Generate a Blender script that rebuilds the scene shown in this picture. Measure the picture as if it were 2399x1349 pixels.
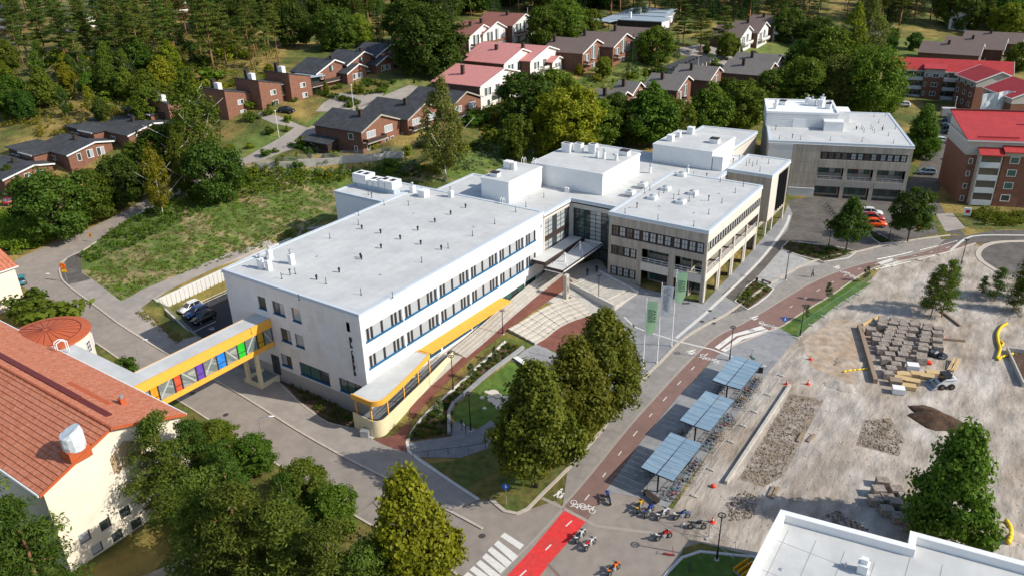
import bpy,math,random
import numpy as np
from bisect import bisect_right
from mathutils import Vector,Matrix
from mathutils.geometry import tessellate_polygon
random.seed(7)
rng=np.random.default_rng(7)
SC=bpy.context.scene
COL=SC.collection
for _o in list(bpy.data.objects):
 bpy.data.objects.remove(_o)
# ---------------------------------------------------------------- camera
F_PX,CX,CY,CAM_H=1811.2458,1199.5,674.5,58.0
PITCH,ROLL,YAW=math.radians(25.4695),math.radians(1.4696),math.radians(-34.6258)
_f=np.array([math.sin(YAW)*math.cos(PITCH),math.cos(YAW)*math.cos(PITCH),-math.sin(PITCH)])
_r0=np.array([math.cos(YAW),-math.sin(YAW),0.0])
_d0=np.cross(_f,_r0)
_r=math.cos(ROLL)*_r0+math.sin(ROLL)*_d0
_d=np.cross(_f,_r)
cam_data=bpy.data.cameras.new('camera')
cam=bpy.data.objects.new('camera',cam_data)
COL.objects.link(cam)
cam.matrix_world=Matrix(((_r[0],-_d[0],-_f[0],0),(_r[1],-_d[1],-_f[1],0),(_r[2],-_d[2],-_f[2],CAM_H),(0,0,0,1)))
cam_data.sensor_width=36.0
cam_data.lens=F_PX/2399*36.0
cam_data.clip_start=1.0
cam_data.clip_end=4000.0
SC.camera=cam
# ---------------------------------------------------------------- light
SUN_EL,SUN_AZ=math.radians(36.0),math.radians(16.3)
world=bpy.data.worlds.new('World')
SC.world=world
world.use_nodes=True
_nt=world.node_tree
_nt.nodes.clear()
_sky=_nt.nodes.new('ShaderNodeTexSky')
_sky.sky_type='NISHITA'
_sky.sun_disc=False
_sky.sun_elevation=SUN_EL
_sky.sun_rotation=math.radians(90)-SUN_AZ
_bg=_nt.nodes.new('ShaderNodeBackground')
_bg.inputs['Strength'].default_value=0.13
_wo=_nt.nodes.new('ShaderNodeOutputWorld')
_nt.links.new(_sky.outputs[0],_bg.inputs[0])
_nt.links.new(_bg.outputs[0],_wo.inputs[0])
_sd=bpy.data.lights.new('sun','SUN')
_sd.energy=4.0
_sd.angle=math.radians(0.53)
_sd.color=(1.0,0.94,0.84)
sun=bpy.data.objects.new('sun',_sd)
COL.objects.link(sun)
_sv=Vector((math.cos(SUN_EL)*math.cos(SUN_AZ),math.cos(SUN_EL)*math.sin(SUN_AZ),math.sin(SUN_EL)))
sun.rotation_euler=_sv.to_track_quat('Z','Y').to_euler()
sun.location=(60,60,120)
SC.view_settings.view_transform='Standard'
SC.view_settings.look='None'
SC.view_settings.exposure=0.4
SC.view_settings.gamma=1.0
SC.view_settings.use_curve_mapping=False
try:
 SC.cycles.max_bounces=6
 SC.cycles.diffuse_bounces=3
 SC.cycles.glossy_bounces=3
 SC.cycles.transmission_bounces=4
 SC.cycles.transparent_max_bounces=6
 SC.cycles.sample_clamp_indirect=4.0
 SC.cycles.use_denoising=True
except Exception:
 pass
# ---------------------------------------------------------------- view rays: photo pixel -> metres
def ray(x,y):
 a,b=(x-CX)/F_PX,(y-CY)/F_PX
 return (_r[0]*a+_d[0]*b+_f[0],_r[1]*a+_d[1]*b+_f[1],_r[2]*a+_d[2]*b+_f[2])
def at(x,y,z=0.0):
 d=ray(x,y)
 t=(z-CAM_H)/d[2]
 return (d[0]*t,d[1]*t,z)
# ---------------------------------------------------------------- object helpers
def link(o,parent=None):
 COL.objects.link(o)
 if parent is not None:
  o.parent=parent
 return o
def tag(o,label=None,cat=None,group=None,kind=None):
 if label:o['label']=label
 if cat:o['category']=cat
 if group:o['group']=group
 if kind:o['kind']=kind
 return o
def thing(name,label,cat,loc=(0,0,0),rz=0.0,group=None,scale=1.0):
 o=bpy.data.objects.new(name,None)
 o.empty_display_size=0.5
 link(o)
 o.location=loc
 o.rotation_euler=(0,0,rz)
 o.scale=(scale,)*3 if not isinstance(scale,tuple) else scale
 return tag(o,label,cat,group)
def copy_tree(o,parent=None,mats=None):
 c=o.copy()
 COL.objects.link(c)
 c.parent=parent
 if mats and o.type=='MESH' and o.data.materials and o.data.materials[0] and o.data.materials[0].name in mats:
  c.material_slots[0].link='OBJECT'
  c.material_slots[0].material=mats[o.data.materials[0].name]
 for ch in list(o.children):
  copy_tree(ch,c,mats)
 return c
class MB:
 """collects faces and links them as one mesh object"""
 def __init__(s):
  s.v=[];s.f=[]
 def add(s,vs,fs):
  n=len(s.v)
  s.v+=[tuple(map(float,p)) for p in vs]
  s.f+=[tuple(i+n for i in f) for f in fs]
  return s
 def quad(s,a,b,c,d):
  return s.add([a,b,c,d],[(0,1,2,3)])
 def box(s,x0,x1,y0,y1,z0,z1,M=None):
  p=[(x,y,z) for z in (z0,z1) for (x,y) in ((x0,y0),(x1,y0),(x1,y1),(x0,y1))]
  if M is not None:p=[tuple(M@Vector(q)) for q in p]
  return s.add(p,[(3,2,1,0),(4,5,6,7),(0,1,5,4),(1,2,6,5),(2,3,7,6),(3,0,4,7)])
 def prism(s,poly,z0,z1,top=True,bot=True):
  """poly: xy list (any winding); z1 may be a function of the vertex"""
  a=sum(poly[i][0]*poly[(i+1)%len(poly)][1]-poly[(i+1)%len(poly)][0]*poly[i][1] for i in range(len(poly)))
  if a<0:poly=poly[::-1]
  n=len(poly)
  f0=z0 if callable(z0) else (lambda p:z0)
  f1=z1 if callable(z1) else (lambda p:z1)
  vs=[(p[0],p[1],f0(p)) for p in poly]+[(p[0],p[1],f1(p)) for p in poly]
  fs=[(i,(i+1)%n,n+(i+1)%n,n+i) for i in range(n)]
  tri=tessellate_polygon([[Vector((p[0],p[1],0)) for p in poly]])
  for t in tri:
   a,b,c=t
   cr=(poly[b][0]-poly[a][0])*(poly[c][1]-poly[a][1])-(poly[c][0]-poly[a][0])*(poly[b][1]-poly[a][1])
   if cr<0:b,c=c,b
   if top:fs.append((n+a,n+b,n+c))
   if bot:fs.append((a,c,b))
  return s.add(vs,fs)
 def cyl(s,p0,p1,r0,r1=None,n=8,caps=True):
  r1=r0 if r1 is None else r1
  p0,p1=Vector(p0),Vector(p1)
  ax=(p1-p0)
  if ax.length<1e-6: return s
  ax.normalize()
  u=ax.cross(Vector((0,0,1))) if abs(ax.z)<0.95 else ax.cross(Vector((1,0,0)))
  u.normalize();w=ax.cross(u)
  vs=[]
  for p,r in ((p0,r0),(p1,r1)):
   for i in range(n):
    a=2*math.pi*i/n
    vs.append(tuple(p+u*(r*math.cos(a))+w*(r*math.sin(a))))
  fs=[(i,n+i,n+(i+1)%n,(i+1)%n) for i in range(n)]
  if caps:fs+=[tuple(range(n)),tuple(range(2*n-1,n-1,-1))]
  return s.add(vs,fs)
 def tube(s,pts,r,n=6):
  for i in range(len(pts)-1):
   ra=r(i/(len(pts)-1)) if callable(r) else r
   rb=r((i+1)/(len(pts)-1)) if callable(r) else r
   s.cyl(pts[i],pts[i+1],ra,rb,n)
  return s
 def torus(s,c,R,r,axis='y',n=16,m=6):
  vs,fs=[],[]
  for i in range(n):
   a=2*math.pi*i/n
   for j in range(m):
    b=2*math.pi*j/m
    q=R+r*math.cos(b);h=r*math.sin(b)
    if axis=='y':p=(c[0]+q*math.cos(a),c[1]+h,c[2]+q*math.sin(a))
    elif axis=='x':p=(c[0]+h,c[1]+q*math.cos(a),c[2]+q*math.sin(a))
    else:p=(c[0]+q*math.cos(a),c[1]+q*math.sin(a),c[2]+h)
    vs.append(p)
  for i in range(n):
   for j in range(m):
    fs.append((i*m+j,((i+1)%n)*m+j,((i+1)%n)*m+(j+1)%m,i*m+(j+1)%m))
  return s.add(vs,fs)
 def ball(s,c,rx,ry=None,rz=None,n=10,m=7):
  ry=rx if ry is None else ry;rz=rx if rz is None else rz
  vs,fs=[],[]
  for j in range(m+1):
   t=math.pi*j/m
   for i in range(n):
    a=2*math.pi*i/n
    vs.append((c[0]+rx*math.sin(t)*math.cos(a),c[1]+ry*math.sin(t)*math.sin(a),c[2]-rz*math.cos(t)))
  for j in range(m):
   for i in range(n):
    fs.append((j*n+i,j*n+(i+1)%n,(j+1)*n+(i+1)%n,(j+1)*n+i))
  return s.add(vs,fs)
 def mesh(s,name,smooth=False):
  me=bpy.data.meshes.new(name)
  me.from_pydata(s.v,[],s.f)
  me.validate(verbose=False)
  if smooth:
   for p in me.polygons:p.use_smooth=True
  me.update()
  return me
 def build(s,name,mat,parent=None,smooth=False,off=None):
  """off: world origin subtracted from the vertices (the root's location)"""
  if off is not None:
   s.v=[(p[0]-off[0],p[1]-off[1],p[2]-off[2]) for p in s.v]
  me=s.mesh(name,smooth)
  o=bpy.data.objects.new(name,me)
  me.materials.append(mat)
  return link(o,parent)
def obj_from(name,me,mat,parent=None,loc=(0,0,0),rz=0.0):
 o=bpy.data.objects.new(name,me)
 if mat is not None and not me.materials:me.materials.append(mat)
 link(o,parent)
 o.location=loc
 o.rotation_euler=(0,0,rz)
 return o
# ---------------------------------------------------------------- materials
def pm(name,col,rough=0.85,var=0.12,scale=1.5,bump=0.0,bscale=None,col2=None,spec=0.3,metal=0.0,detail=5.0,mix=(0.42,0.6),coords='pos',streak=None,objvar=0.0):
 """noise-broken colour; col2 gives second colour in patches; coords 'pos' = world metres, 'obj' = object space"""
 m=bpy.data.materials.new(name)
 m.use_nodes=True
 nt=m.node_tree;N=nt.nodes;L=nt.links
 b=N['Principled BSDF']
 b.inputs['Roughness'].default_value=rough
 b.inputs['Metallic'].default_value=metal
 b.inputs['Specular IOR Level'].default_value=spec
 if coords=='pos':
  g=N.new('ShaderNodeNewGeometry');src=g.outputs['Position']
 else:
  g=N.new('ShaderNodeTexCoord');src=g.outputs['Object']
 if streak:
  mp=N.new('ShaderNodeMapping');mp.inputs['Scale'].default_value=streak
  L.new(src,mp.inputs['Vector']);src=mp.outputs[0]
 n1=N.new('ShaderNodeTexNoise');n1.inputs['Scale'].default_value=scale;n1.inputs['Detail'].default_value=detail
 n1.inputs['Roughness'].default_value=0.65
 L.new(src,n1.inputs['Vector'])
 out=None
 if col2 is not None:
  r=N.new('ShaderNodeMapRange');r.inputs['From Min'].default_value=mix[0];r.inputs['From Max'].default_value=mix[1]
  L.new(n1.outputs[0],r.inputs['Value'])
  mx=N.new('ShaderNodeMix');mx.data_type='RGBA'
  mx.inputs[6].default_value=(*col,1);mx.inputs[7].default_value=(*col2,1)
  L.new(r.outputs[0],mx.inputs[0]);out=mx.outputs[2]
 n2=N.new('ShaderNodeTexNoise');n2.inputs['Scale'].default_value=scale*3.7;n2.inputs['Detail'].default_value=6.0
 L.new(src,n2.inputs['Vector'])
 r2=N.new('ShaderNodeMapRange');r2.inputs['From Min'].default_value=0.3;r2.inputs['From Max'].default_value=0.7
 r2.inputs['To Min'].default_value=1-var;r2.inputs['To Max'].default_value=1+var
 if col2 is None:
  ad=N.new('ShaderNodeMath');ad.operation='MULTIPLY_ADD';ad.inputs[1].default_value=0.5
  hf=N.new('ShaderNodeMath');hf.operation='MULTIPLY';hf.inputs[1].default_value=0.5
  L.new(n1.outputs[0],hf.inputs[0]);L.new(n2.outputs[0],ad.inputs[0]);L.new(hf.outputs[0],ad.inputs[2])
  L.new(ad.outputs[0],r2.inputs['Value'])
  r2.inputs['From Min'].default_value=0.36;r2.inputs['From Max'].default_value=0.64
 else:
  L.new(n2.outputs[0],r2.inputs['Value'])
 val=r2.outputs[0]
 if objvar:
  oi=N.new('ShaderNodeObjectInfo')
  r3=N.new('ShaderNodeMapRange');r3.inputs['To Min'].default_value=1-objvar;r3.inputs['To Max'].default_value=1+objvar
  L.new(oi.outputs['Random'],r3.inputs['Value'])
  mm=N.new('ShaderNodeMath');mm.operation='MULTIPLY'
  L.new(val,mm.inputs[0]);L.new(r3.outputs[0],mm.inputs[1]);val=mm.outputs[0]
 vm=N.new('ShaderNodeVectorMath');vm.operation='SCALE'
 if out is None:
  vm.inputs[0].default_value=col
 else:
  L.new(out,vm.inputs[0])
 L.new(val,vm.inputs['Scale'])
 L.new(vm.outputs[0],b.inputs['Base Color'])
 if bump:
  bp=N.new('ShaderNodeBump');bp.inputs['Strength'].default_value=1.0;bp.inputs['Distance'].default_value=bump
  n3=N.new('ShaderNodeTexNoise');n3.inputs['Scale'].default_value=bscale or scale*4;n3.inputs['Detail'].default_value=4.0
  L.new(src,n3.inputs['Vector']);L.new(n3.outputs[0],bp.inputs['Height']);L.new(bp.outputs[0],b.inputs['Normal'])
 return m
def glassy(name,col,rough=0.06,spec=0.6,alpha=1.0):
 m=bpy.data.materials.new(name);m.use_nodes=True
 b=m.node_tree.nodes['Principled BSDF']
 b.inputs['Base Color'].default_value=(*col,1)
 b.inputs['Roughness'].default_value=rough
 b.inputs['Specular IOR Level'].default_value=spec
 b.inputs['Alpha'].default_value=alpha
 return m
def leafmat(name,c1,c2,trans=0.35,hue=0.06,val=0.25):
 """leaf: colour runs between c1 and c2 from leaf to leaf, trees differ a little, light shines through"""
 m=bpy.data.materials.new(name);m.use_nodes=True
 nt=m.node_tree;N=nt.nodes;L=nt.links
 N.clear()
 o=N.new('ShaderNodeOutputMaterial')
 g=N.new('ShaderNodeNewGeometry');oi=N.new('ShaderNodeObjectInfo')
 mx=N.new('ShaderNodeMix');mx.data_type='RGBA'
 mx.inputs[6].default_value=(*c1,1);mx.inputs[7].default_value=(*c2,1)
 tc=N.new('ShaderNodeTexCoord')
 nz=N.new('ShaderNodeTexNoise');nz.inputs['Scale'].default_value=0.45;nz.inputs['Detail'].default_value=2.0
 L.new(tc.outputs['Object'],nz.inputs['Vector'])
 sm=N.new('ShaderNodeMath');sm.operation='MULTIPLY_ADD';sm.inputs[1].default_value=0.55
 hf=N.new('ShaderNodeMapRange');hf.inputs['From Min'].default_value=0.3;hf.inputs['From Max'].default_value=0.7;hf.inputs['To Max'].default_value=0.45
 L.new(nz.outputs[0],hf.inputs['Value'])
 L.new(g.outputs['Random Per Island'],sm.inputs[0]);L.new(hf.outputs[0],sm.inputs[2])
 L.new(sm.outputs[0],mx.inputs[0])
 hs=N.new('ShaderNodeHueSaturation')
 r1=N.new('ShaderNodeMapRange');r1.inputs['To Min'].default_value=0.5-hue*.5;r1.inputs['To Max'].default_value=0.5+hue*.5
 r2=N.new('ShaderNodeMapRange');r2.inputs['To Min'].default_value=1-val;r2.inputs['To Max'].default_value=1+val
 L.new(oi.outputs['Random'],r1.inputs['Value'])
 ml=N.new('ShaderNodeMath');ml.operation='FRACT'
 m7=N.new('ShaderNodeMath');m7.operation='MULTIPLY';m7.inputs[1].default_value=7.31
 L.new(oi.outputs['Random'],m7.inputs[0]);L.new(m7.outputs[0],ml.inputs[0]);L.new(ml.outputs[0],r2.inputs['Value'])
 L.new(r1.outputs[0],hs.inputs['Hue']);L.new(r2.outputs[0],hs.inputs['Value']);L.new(mx.outputs[2],hs.inputs['Color'])
 df=N.new('ShaderNodeBsdfDiffuse');tr=N.new('ShaderNodeBsdfTranslucent');ms=N.new('ShaderNodeMixShader')
 gl=N.new('ShaderNodeBsdfGlossy');gl.inputs['Roughness'].default_value=0.45;gl.inputs['Color'].default_value=(1,1,1,1)
 ms2=N.new('ShaderNodeMixShader');ms2.inputs[0].default_value=0.006
 ms.inputs[0].default_value=trans
 L.new(hs.outputs[0],df.inputs['Color']);L.new(hs.outputs[0],tr.inputs['Color'])
 L.new(df.outputs[0],ms.inputs[1]);L.new(tr.outputs[0],ms.inputs[2])
 L.new(ms.outputs[0],ms2.inputs[1]);L.new(gl.outputs[0],ms2.inputs[2]);L.new(ms2.outputs[0],o.inputs['Surface'])
 return m
MT={}
def M_(name,*a,**k):
 MT[name]=pm(name,*a,**k)
 return MT[name]
# ---------------------------------------------------------------- terrain: heights known at photo points
CTRL=[
 (1600,800,0),(1800,720,0),(1950,650,0),(2150,580,0),(2390,560,0),(1560,745,0),(1650,730,-.1),(1500,720,0.0),(1700,650,-.1),(1780,560,.3),(1900,590,.2),(2000,520,.2),(2100,480,.2),(2200,470,0),
 (1520,860,-.4),(1450,960,-.8),(1380,1060,-1.2),(1600,950,-.6),(1700,880,-.4),(1500,1080,-1.1),(1600,1130,-1.0),
 (1300,1200,-1.5),(1450,1250,-1.4),(1200,1300,-1.7),(1250,1349,-1.7),(1600,1300,-1.2),(1500,1349,-1.5),
 (1100,1230,-2.0),(950,1110,-2.6),(1050,1130,-2.5),(1180,1180,-1.9),(830,1040,-3.0),(750,970,-3.0),(650,930,-3.0),(640,880,-2.7),(500,860,-2.8),(407,837,-1.9),(300,775,-.6),(200,690,.1),(130,630,.5),
 (590,850,-3.0),(250,540,2.2),(350,480,4.5),(450,420,7),(540,380,9),(40,650,.6),(0,600,1.6),(420,775,-1.5),(475,805,-2.7),(366,712,0),
 (880,1040,-3.1),(1000,935,-2.4),(1100,838,-1.1),(1200,750,.1),(1260,700,.7),(1320,655,1.0),(1380,630,1.2),(1420,645,1.2),
 (1330,790,-1.5),(1260,830,-1.9),(1390,740,-1.0),(1140,920,-2.5),(1060,1030,-2.8),(1200,870,-2.3),(1300,1000,-1.9),(1150,1100,-2.2),
 (330,730,0),(300,700,.2),(450,660,.5),(520,630,.8),(600,590,1.2),(700,553,2.6),(760,520,3.5),(800,470,4.5),
 (250,640,.7),(350,600,1.8),(420,560,2.8),(500,520,3.8),(650,480,4.4),(750,440,5.5),(560,440,5.5),(850,430,6),(950,420,6.5),(1050,410,7),(1150,370,8),
 (600,405,8),(700,385,9),(800,388,9),(950,378,9.5),(1060,370,9.5),(780,350,9.6),(1100,330,10),(654,322,11),(600,350,10),(829,260,14),(720,290,12.5),
 (560,290,13),(655,262,14.8),(700,250,15),(480,300,12),(760,215,16),(860,195,17.5),(950,180,18),(920,240,15),(1000,190,17),
 (50,470,3),(150,440,4.5),(200,400,6.5),(350,330,10),(300,420,5.5),(20,540,3),(150,530,3),
 (50,250,15),(150,180,19),(250,240,16),(300,130,21),(420,200,18),(450,120,22),(650,100,22),(550,170,20),(800,70,23),(1000,70,22),(60,350,10),(220,320,12),
 (100,20,28),(500,10,28),(1000,5,27),(1500,0,25),(2000,0,19),(2390,0,15),(2390,60,9),(750,10,27),(1250,10,25),
 (1180,245,12.5),(1300,205,13),(1100,180,16),(1130,110,19),(1220,105,19),(1380,155,16),(1480,130,17),(1620,172,12),(1450,230,12),(1350,270,10.5),(1300,310,9),
 (1430,280,8.5),(1600,255,8),(1750,215,8.5),(1850,205,7),(1700,150,12),(1800,90,14),(1500,60,20),(2060,85,10),(2200,140,6),(2350,130,6),(1950,180,6),
 (1500,300,7),(1650,285,6.5),(1780,250,5.5),(1900,225,4.5),(2050,255,2.5),(2180,235,1.5),(2270,490,0),(2350,520,0),(2230,330,.4),(2200,300,.6),(2120,420,.2),(2320,300,.8),
 (400,1349,-3.2),(100,1349,-3.4),(600,1250,-3),(500,1050,-3),(430,960,-3),(900,1330,-2.3),(1000,1349,-2.1),(780,1250,-2.6),
 (2100,800,0),(2350,900,-.3),(2000,1100,-.4),(2300,1250,-.6),(1850,950,-.3),(2390,700,-.2),(2250,680,0),(1750,1100,-.7),(1800,1300,-.9),(2390,1349,-.8),(1700,1349,-1.2),
]
WCTRL=[(-850,700,30),(-500,1000,30),(0,1100,22),(400,900,12),(200,400,4),(200,100,0),(100,0,-1),(0,0,-1.5),(-100,-50,-4),(-250,-20,-4),(-420,60,6),(-700,150,24),(-450,300,28),(-300,520,28),(-60,560,18),
   (-80,130,3),(-85,150,3.5),(-60,170,2),(-100,125,5.5),(-95,110,4.5),(-75,90,-1),(-80,75,-2.4),(-88,90,0),(-50,125,0),(-50,150,.4),(-35,190,.4)]
_P=[at(x,y,z) for x,y,z in CTRL]+WCTRL
_P=np.array(_P,float)
def _rbf(P):
 n=len(P)
 D=np.sqrt((P[:,None,0]-P[None,:,0])**2+(P[:,None,1]-P[None,:,1])**2+9.0)
 A=np.zeros((n+1,n+1));A[:n,:n]=-D-2.0*-np.eye(n)*-1.0*0;A[:n,n]=1;A[n,:n]=1
 A[:n,:n]-=np.eye(n)*-1.5
 b=np.zeros(n+1);b[:n]=P[:,2]
 return np.linalg.solve(A,b)
_W=_rbf(_P)
def _zf(x,y):
 x=np.asarray(x,float);y=np.asarray(y,float)
 D=np.sqrt((x[...,None]-_P[:,0])**2+(y[...,None]-_P[:,1])**2+9.0)
 return -(D@_W[:-1])+_W[-1]
def _axis(a,b,lo,hi,s,g):
 v=list(np.arange(lo,hi+1e-6,s))
 st,x=s,hi
 while x<b:
  st=min(st*g,16);x+=st;v.append(x)
 st,x=s,lo
 while x>a:
  st=min(st*g,16);x-=st;v.insert(0,x)
 return np.array(v)
GX=_axis(-760,190,-170,30,2.0,1.12)
GY=_axis(-30,900,10,210,2.0,1.12)
_gx,_gy=np.meshgrid(GX,GY,indexing='ij')
GZ=_zf(_gx,_gy)
for _i,_x in enumerate(GX):
 for _j,_y in enumerate(GY):
  if -118.9<_x<-92 and 60<_y<96 and _y>64.6+(_x+118.9)*-0.17:GZ[_i,_j]=min(GZ[_i,_j],-3.75)
  if -94<_x<-66.5 and 61.5<_y<106:GZ[_i,_j]=min(GZ[_i,_j],-3.75)
LX,LY=GX.tolist(),GY.tolist()
def T(x,y):
 i=min(max(bisect_right(LX,x)-1,0),len(LX)-2);j=min(max(bisect_right(LY,y)-1,0),len(LY)-2)
 u=(x-LX[i])/(LX[i+1]-LX[i]);v=(y-LY[j])/(LY[j+1]-LY[j])
 a,b,c,d=GZ[i,j],GZ[i+1,j],GZ[i+1,j+1],GZ[i,j+1]
 if u>=v: return float(a+(b-a)*u+(c-b)*v)
 return float(a+(c-d)*u+(d-a)*v)
def G(px,py,dh=0.0):
 """where the line of sight through a photo pixel meets the ground (raised by dh)"""
 d=ray(px,py)
 f= lambda t:CAM_H+d[2]*t-T(d[0]*t,d[1]*t)-dh
 t=25.0;pt=t
 while t<1500:
  if f(t)<=0: break
  pt=t;t*=1.02
 lo,hi=pt,t
 for _ in range(30):
  m=(lo+hi)/2
  if f(m)>0:lo=m
  else:hi=m
 t=hi
 return (d[0]*t,d[1]*t,CAM_H+d[2]*t)
def g2(px,py):
 p=G(px,py)
 return (p[0],p[1])
# ---------------------------------------------------------------- surface materials
M_('asphalt',(0.285,0.245,0.208),0.9,0.10,0.22,col2=(0.245,0.212,0.182),mix=(0.38,0.66),bump=0.004,bscale=30)
M_('asphalt_old',(0.245,0.225,0.2),0.9,0.12,0.3,col2=(0.29,0.262,0.235),mix=(0.4,0.62),bump=0.004,bscale=30)
M_('asphalt_dark',(0.098,0.088,0.078),0.9,0.16,0.3,col2=(0.135,0.12,0.105),mix=(0.42,0.62),bump=0.004,bscale=30)
M_('asphalt_new',(0.045,0.045,0.047),0.85,0.15,0.6,bump=0.003,bscale=30)
M_('pavement',(0.335,0.295,0.255),0.9,0.08,0.25,col2=(0.285,0.25,0.22),mix=(0.4,0.62),bump=0.003,bscale=30)
M_('bike_lane',(0.225,0.135,0.112),0.9,0.08,0.3,col2=(0.19,0.12,0.1),mix=(0.4,0.65),bump=0.003,bscale=30)
M_('red_asphalt',(0.165,0.062,0.045),0.9,0.12,0.35,col2=(0.20,0.08,0.06),mix=(0.4,0.65),bump=0.003,bscale=30)
M_('red_paint',(0.66,0.04,0.038),0.8,0.12,0.5,col2=(0.56,0.05,0.045),mix=(0.45,0.65),bump=0.003,bscale=30)
M_('white_paint',(0.66,0.64,0.59),0.8,0.14,2.5,col2=(0.52,0.5,0.46),mix=(0.55,0.75))
M_('pale_strip',(0.33,0.29,0.25),0.9,0.1,2.0)
M_('kerb',(0.46,0.40,0.33),0.9,0.16,1.2,bump=0.004)
M_('kerb_white',(0.56,0.54,0.50),0.9,0.1,1.2)
M_('stone_slab',(0.235,0.235,0.24),0.9,0.1,0.35,col2=(0.285,0.285,0.285),mix=(0.42,0.62),bump=0.003,bscale=14)
M_('light_slab',(0.38,0.375,0.36),0.9,0.1,0.9,col2=(0.30,0.30,0.295),mix=(0.42,0.62),bump=0.003,bscale=14)
M_('grey_slab',(0.17,0.18,0.195),0.9,0.1,0.8,col2=(0.21,0.22,0.23),mix=(0.42,0.62))
M_('concrete',(0.47,0.44,0.385),0.9,0.1,0.6,col2=(0.41,0.385,0.34),mix=(0.42,0.62),bump=0.004,bscale=10)
M_('concrete_dark',(0.33,0.31,0.28),0.9,0.1,0.6,bump=0.004,bscale=10)
M_('gravel',(0.30,0.245,0.19),0.95,0.34,0.17,col2=(0.41,0.37,0.325),mix=(0.36,0.62),bump=0.16,bscale=1.6,streak=(1.0,0.42,1.0),detail=9)
M_('sand',(0.36,0.265,0.18),0.95,0.26,0.25,col2=(0.40,0.33,0.26),mix=(0.4,0.6),bump=0.05,bscale=2.2)
M_('soil',(0.075,0.048,0.032),0.95,0.35,0.5,col2=(0.11,0.06,0.035),mix=(0.4,0.6),bump=0.05,bscale=6)
M_('bark_mulch',(0.10,0.055,0.035),0.95,0.35,0.6,col2=(0.07,0.05,0.03),mix=(0.4,0.6),bump=0.05,bscale=7)
M_('lawn',(0.065,0.125,0.018),0.95,0.3,0.25,col2=(0.12,0.165,0.03),mix=(0.45,0.65),bump=0.05,bscale=9)
M_('verge',(0.15,0.125,0.032),0.95,0.35,0.3,col2=(0.075,0.105,0.02),mix=(0.4,0.6),bump=0.06,bscale=7)
M_('meadow',(0.30,0.225,0.115),0.95,0.35,0.16,col2=(0.10,0.145,0.028),mix=(0.38,0.52),bump=0.16,bscale=2.6,streak=(0.7,1.3,1))
M_('hill_ground',(0.24,0.175,0.05),0.95,0.4,0.06,col2=(0.075,0.095,0.018),mix=(0.42,0.56),bump=0.3,bscale=1.5)
M_('garden_grass',(0.10,0.145,0.028),0.95,0.3,0.12,col2=(0.17,0.165,0.045),mix=(0.45,0.62),bump=0.06,bscale=5)
# ---------------------------------------------------------------- ground sheet
def _ground():
 nx,ny=len(GX),len(GY)
 v=np.stack([_gx,_gy,GZ],-1).reshape(-1,3)
 idx=np.arange(nx*ny).reshape(nx,ny)
 a,b,c,d=idx[:-1,:-1].ravel(),idx[1:,:-1].ravel(),idx[1:,1:].ravel(),idx[:-1,1:].ravel()
 f=np.concatenate([np.stack([a,b,c],1),np.stack([a,c,d],1)])
 me=bpy.data.meshes.new('ground')
 me.from_pydata(v.tolist(),[],f.tolist())
 for p in me.polygons:p.use_smooth=True
 me.materials.append(MT['hill_ground'])
 o=bpy.data.objects.new('ground',me)
 link(o)
 tag(o,kind='structure')
_ground()
def _clip(poly,a,b):
 out=[]
 ex,ey=b[0]-a[0],b[1]-a[1]
 n=len(poly)
 if n==0: return out
 prev=poly[-1];sp=ex*(prev[1]-a[1])-ey*(prev[0]-a[0])
 for cur in poly:
  sc=ex*(cur[1]-a[1])-ey*(cur[0]-a[0])
  if (sc>=0)!=(sp>=0):
   k=sp/(sp-sc)
   out.append((prev[0]+(cur[0]-prev[0])*k,prev[1]+(cur[1]-prev[1])*k))
  if sc>=0:out.append(cur)
  prev,sp=cur,sc
 return out
def drape(mb,poly,lift):
 """lay a flat polygon on the ground: cut along the ground's own triangles so that it follows it exactly"""
 tri=tessellate_polygon([[Vector((p[0],p[1],0)) for p in poly]])
 for t in tri:
  q=[poly[i] for i in t]
  ar=(q[1][0]-q[0][0])*(q[2][1]-q[0][1])-(q[2][0]-q[0][0])*(q[1][1]-q[0][1])
  if abs(ar)<1e-6: continue
  if ar<0:q=q[::-1]
  x0,x1=min(p[0] for p in q),max(p[0] for p in q)
  i0=max(bisect_right(LX,x0)-1,0);i1=min(bisect_right(LX,x1)-1,len(LX)-2)
  for i in range(i0,i1+1):
   col=_clip(_clip(q,(LX[i],1e5),(LX[i],-1e5))[:] if False else q,(LX[i],1e4),(LX[i],-1e4))
   col=_clip(col,(LX[i+1],-1e4),(LX[i+1],1e4))
   if len(col)<3: continue
   y0,y1=min(p[1] for p in col),max(p[1] for p in col)
   j0=max(bisect_right(LY,y0)-1,0);j1=min(bisect_right(LY,y1)-1,len(LY)-2)
   for j in range(j0,j1+1):
    cell=_clip(col,(LX[i]-1e4,LY[j]),(LX[i]+1e4,LY[j]))
    cell=_clip(cell,(LX[i]+1e4,LY[j+1]),(LX[i]-1e4,LY[j+1]))
    if len(cell)<3: continue
    A,C=(LX[i],LY[j]),(LX[i+1],LY[j+1])
    a,b,c,d=GZ[i,j],GZ[i+1,j],GZ[i+1,j+1],GZ[i,j+1]
    sx,sy=LX[i+1]-LX[i],LY[j+1]-LY[j]
    for lower in (True,False):
     h=_clip(cell,C,A) if lower else _clip(cell,A,C)
     if len(h)<3: continue
     vs=[]
     for p in h:
      u,w=(p[0]-LX[i])/sx,(p[1]-LY[j])/sy
      z=a+(b-a)*u+(c-b)*w if lower else a+(c-d)*u+(d-a)*w
      vs.append((p[0],p[1],z+lift))
     mb.add(vs,[tuple(range(len(vs)))])
 return mb
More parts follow.
